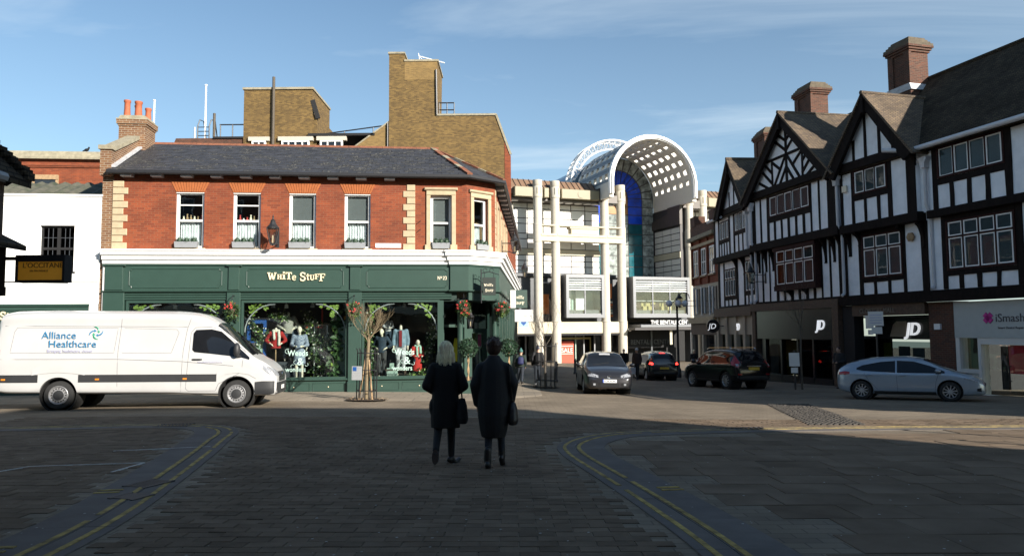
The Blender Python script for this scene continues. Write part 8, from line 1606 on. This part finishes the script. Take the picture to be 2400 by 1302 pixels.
def soil(x, y, r_, seed):
    m_ = MB(); g = random.Random(seed); n = 16; m_.add([(x, y, gz(x, y) + .045)] + [(x + r_ * math.cos(2 * math.pi * k / n), y + r_ * .8 * math.sin(2 * math.pi * k / n), gz(x + r_ * math.cos(2 * math.pi * k / n), y + r_ * .8 * math.sin(2 * math.pi * k / n)) + .034) for k in range(n)], [(0, 1 + k, 1 + (k + 1) % n) for k in range(n)])
    o = m_.build('tree_pit', mat('tree_pit_soil', (.05, .035, .024), .95, var=.3, scale=14, bump=.6), None); o['kind'] = 'structure'; m_ = MB()
    for _ in range(120): a = g.uniform(0, 6.28); rr = r_ * 1.15 * g.random() ** .5; px, py = x + rr * math.cos(a), y + rr * .8 * math.sin(a); m_.leaf((px, py, gz(px, py) + .05), .06, (g.gauss(0, 1), g.gauss(0, 1), .15), (0, 0, 1))
    q = m_.build('fallen_leaves', M_wood, o); q['kind'] = 'stuff'
soil(-4.35, 22.1, .62, 1); soil(1.35, 30.6, .6, 2)
bare_tree('bare tree with fine twigs at the mouth of the side street', 1.35, 30.6, 1.7, 3.6, .06, M_barkd, 33, 1.1, 4, -.05, 6); guard('black iron tree guard at the mouth of the side street', 1.35, 30.6, .42, 1.75, 'iron tree guards'); bare_tree('thin bare tree in shade before the sports shop', 11.9, 30.6, 2.6, 4.6, .05, M_barkd, 44, .6, 3, .05, 4)
t = thing('sign_post', 'low post with white paper notices before the sports shop', 'post'); m_ = MB(); m_.tube([(0, 0, 0), (0, 0, 1.6)], .04, 8); m_.build('post', M_black, t); solid('notice', M_panel, t, (-.2, .2, -.06, -.045, .95, 1.5)); solid('small_notice', M_panel, t, (-.14, .12, -.06, -.045, .68, .9)); stand(t, 11.55, 30.4, R(-20))
t = thing('parking_sign', 'white parking notice on a tall post by the mall passage', 'sign'); m_ = MB(); m_.tube([(0, 0, 0), (0, 0, 3.1)], .035, 8); m_.build('post', M_black, t); solid('plate', M_panel, t, (-.26, .26, -.06, -.045, 2.5, 3.05)); solid('small_plate', M_panel, t, (-.16, .2, -.06, -.045, 2.2, 2.46)); [solid('text_line', M_lil, t, (-.2, .2, -.064, -.06, z, z + .03)) for z in (2.9, 2.8, 2.7, 2.6)]; stand(t, 13.9, 28.2, R(-25))
def topiary(label, M):
    t = thing('topiary_tree', label, 'topiary', group='clipped bay trees at the shop corner'); t.matrix_world = M; m_ = MB(); m_.cbox(-.24, .24, -.24, .24, 0, .5, .015); m_.build('planter', M_green, t); m_ = MB(); g = random.Random(9)
    for k in range(2): m_.tube([(.02 * math.cos(k * 3.14 + z * 9), .02 * math.sin(k * 3.14 + z * 9), .5 + z) for z in [i * .1 for i in range(11)]], .02, 6)
    m_.build('stem', M_wood, t, smooth=True); m_ = MB(); m_.ball((0, 0, 1.62), .2, 10, 8); leaf_cloud(m_, (0, 0, 1.62), .31, 900, .075, g, .75); m_.build('crown', M_leafd, t)
topiary('clipped ball bay tree in green tub left of the corner door', WSM @ Matrix.Translation((11.98, -.42, -.62))); topiary('clipped ball bay tree in green tub round the corner', WSM @ MSD @ Matrix.Translation((.75, -.45, -.66)))
# ------------------------------------------------------------------ lamp post, bollards, posts
t = thing('lamp_post', 'black lamp post with globe lamps before the shopping centre', 'lamp post'); m_ = MB(); m_.lathe([(.16, 0), (.16, .5), (.1, .6), (.075, 1.2), (.06, 4.6), (.1, 4.65), (.05, 4.8)], (0, 0, 0), 12); m_.build('column', M_black, t, smooth=True); m_ = MB(); m_.tube([(-.55, 0, 4.35), (0, 0, 4.75), (.55, 0, 4.35)], .03, 6); m_.tube([(.0, 0, 4.8), (.35, 0, 5.2), (.75, 0, 5.05), (.8, 0, 4.8)], .03, 6); m_.build('arms', M_black, t)
for x in (-.5, .0, .5): m_ = MB(); m_.ball((x, -.02 if x else -.25, 4.5), .2, 14, 10); m_.build('globe', mat('opal_globe', (.75, .75, .74), .3), t, smooth=True)
stand(t, 10.1, 45.2, R(5))
def bollard(label, x, y, h=1.0): t = thing('bollard', label, 'bollard', group='black bollards along the street'); m_ = MB(); m_.lathe([(.11, 0), (.11, .1), (.08, .14), (.075, h * .8), (.1, h * .82), (.1, h * .88), (.06, h * .93), (.07, h)], (0, 0, 0), 12); m_.build('shaft', M_black, t, smooth=True); stand(t, x, y, 0)
bollard('black bollard beside the tree guard at the side street', 2.1, 36.2); bollard('black bollard left of the charcoal hatchback', 4.1, 49); bollard('black bollard beside the man with the pale cap', 7.25, 44.3)
for k, (bx, by, h) in enumerate(((13.6, 9.2, 3.1), (11.3, 9.75, 1.9))):
    t = thing('sign_post', ('tall' if k == 0 else 'short') + ' grey street sign post on the right pavement', 'post'); m_ = MB(); m_.tube([(0, 0, 0), (0, 0, h)], .05, 8); m_.build('post', M_lead, t); m_ = MB(); m_.lathe([(.09, 0), (.09, .05), (.05, .08)], (0, 0, 0), 10); m_.build('collar', M_lead, t); stand(t, bx, by, 0)
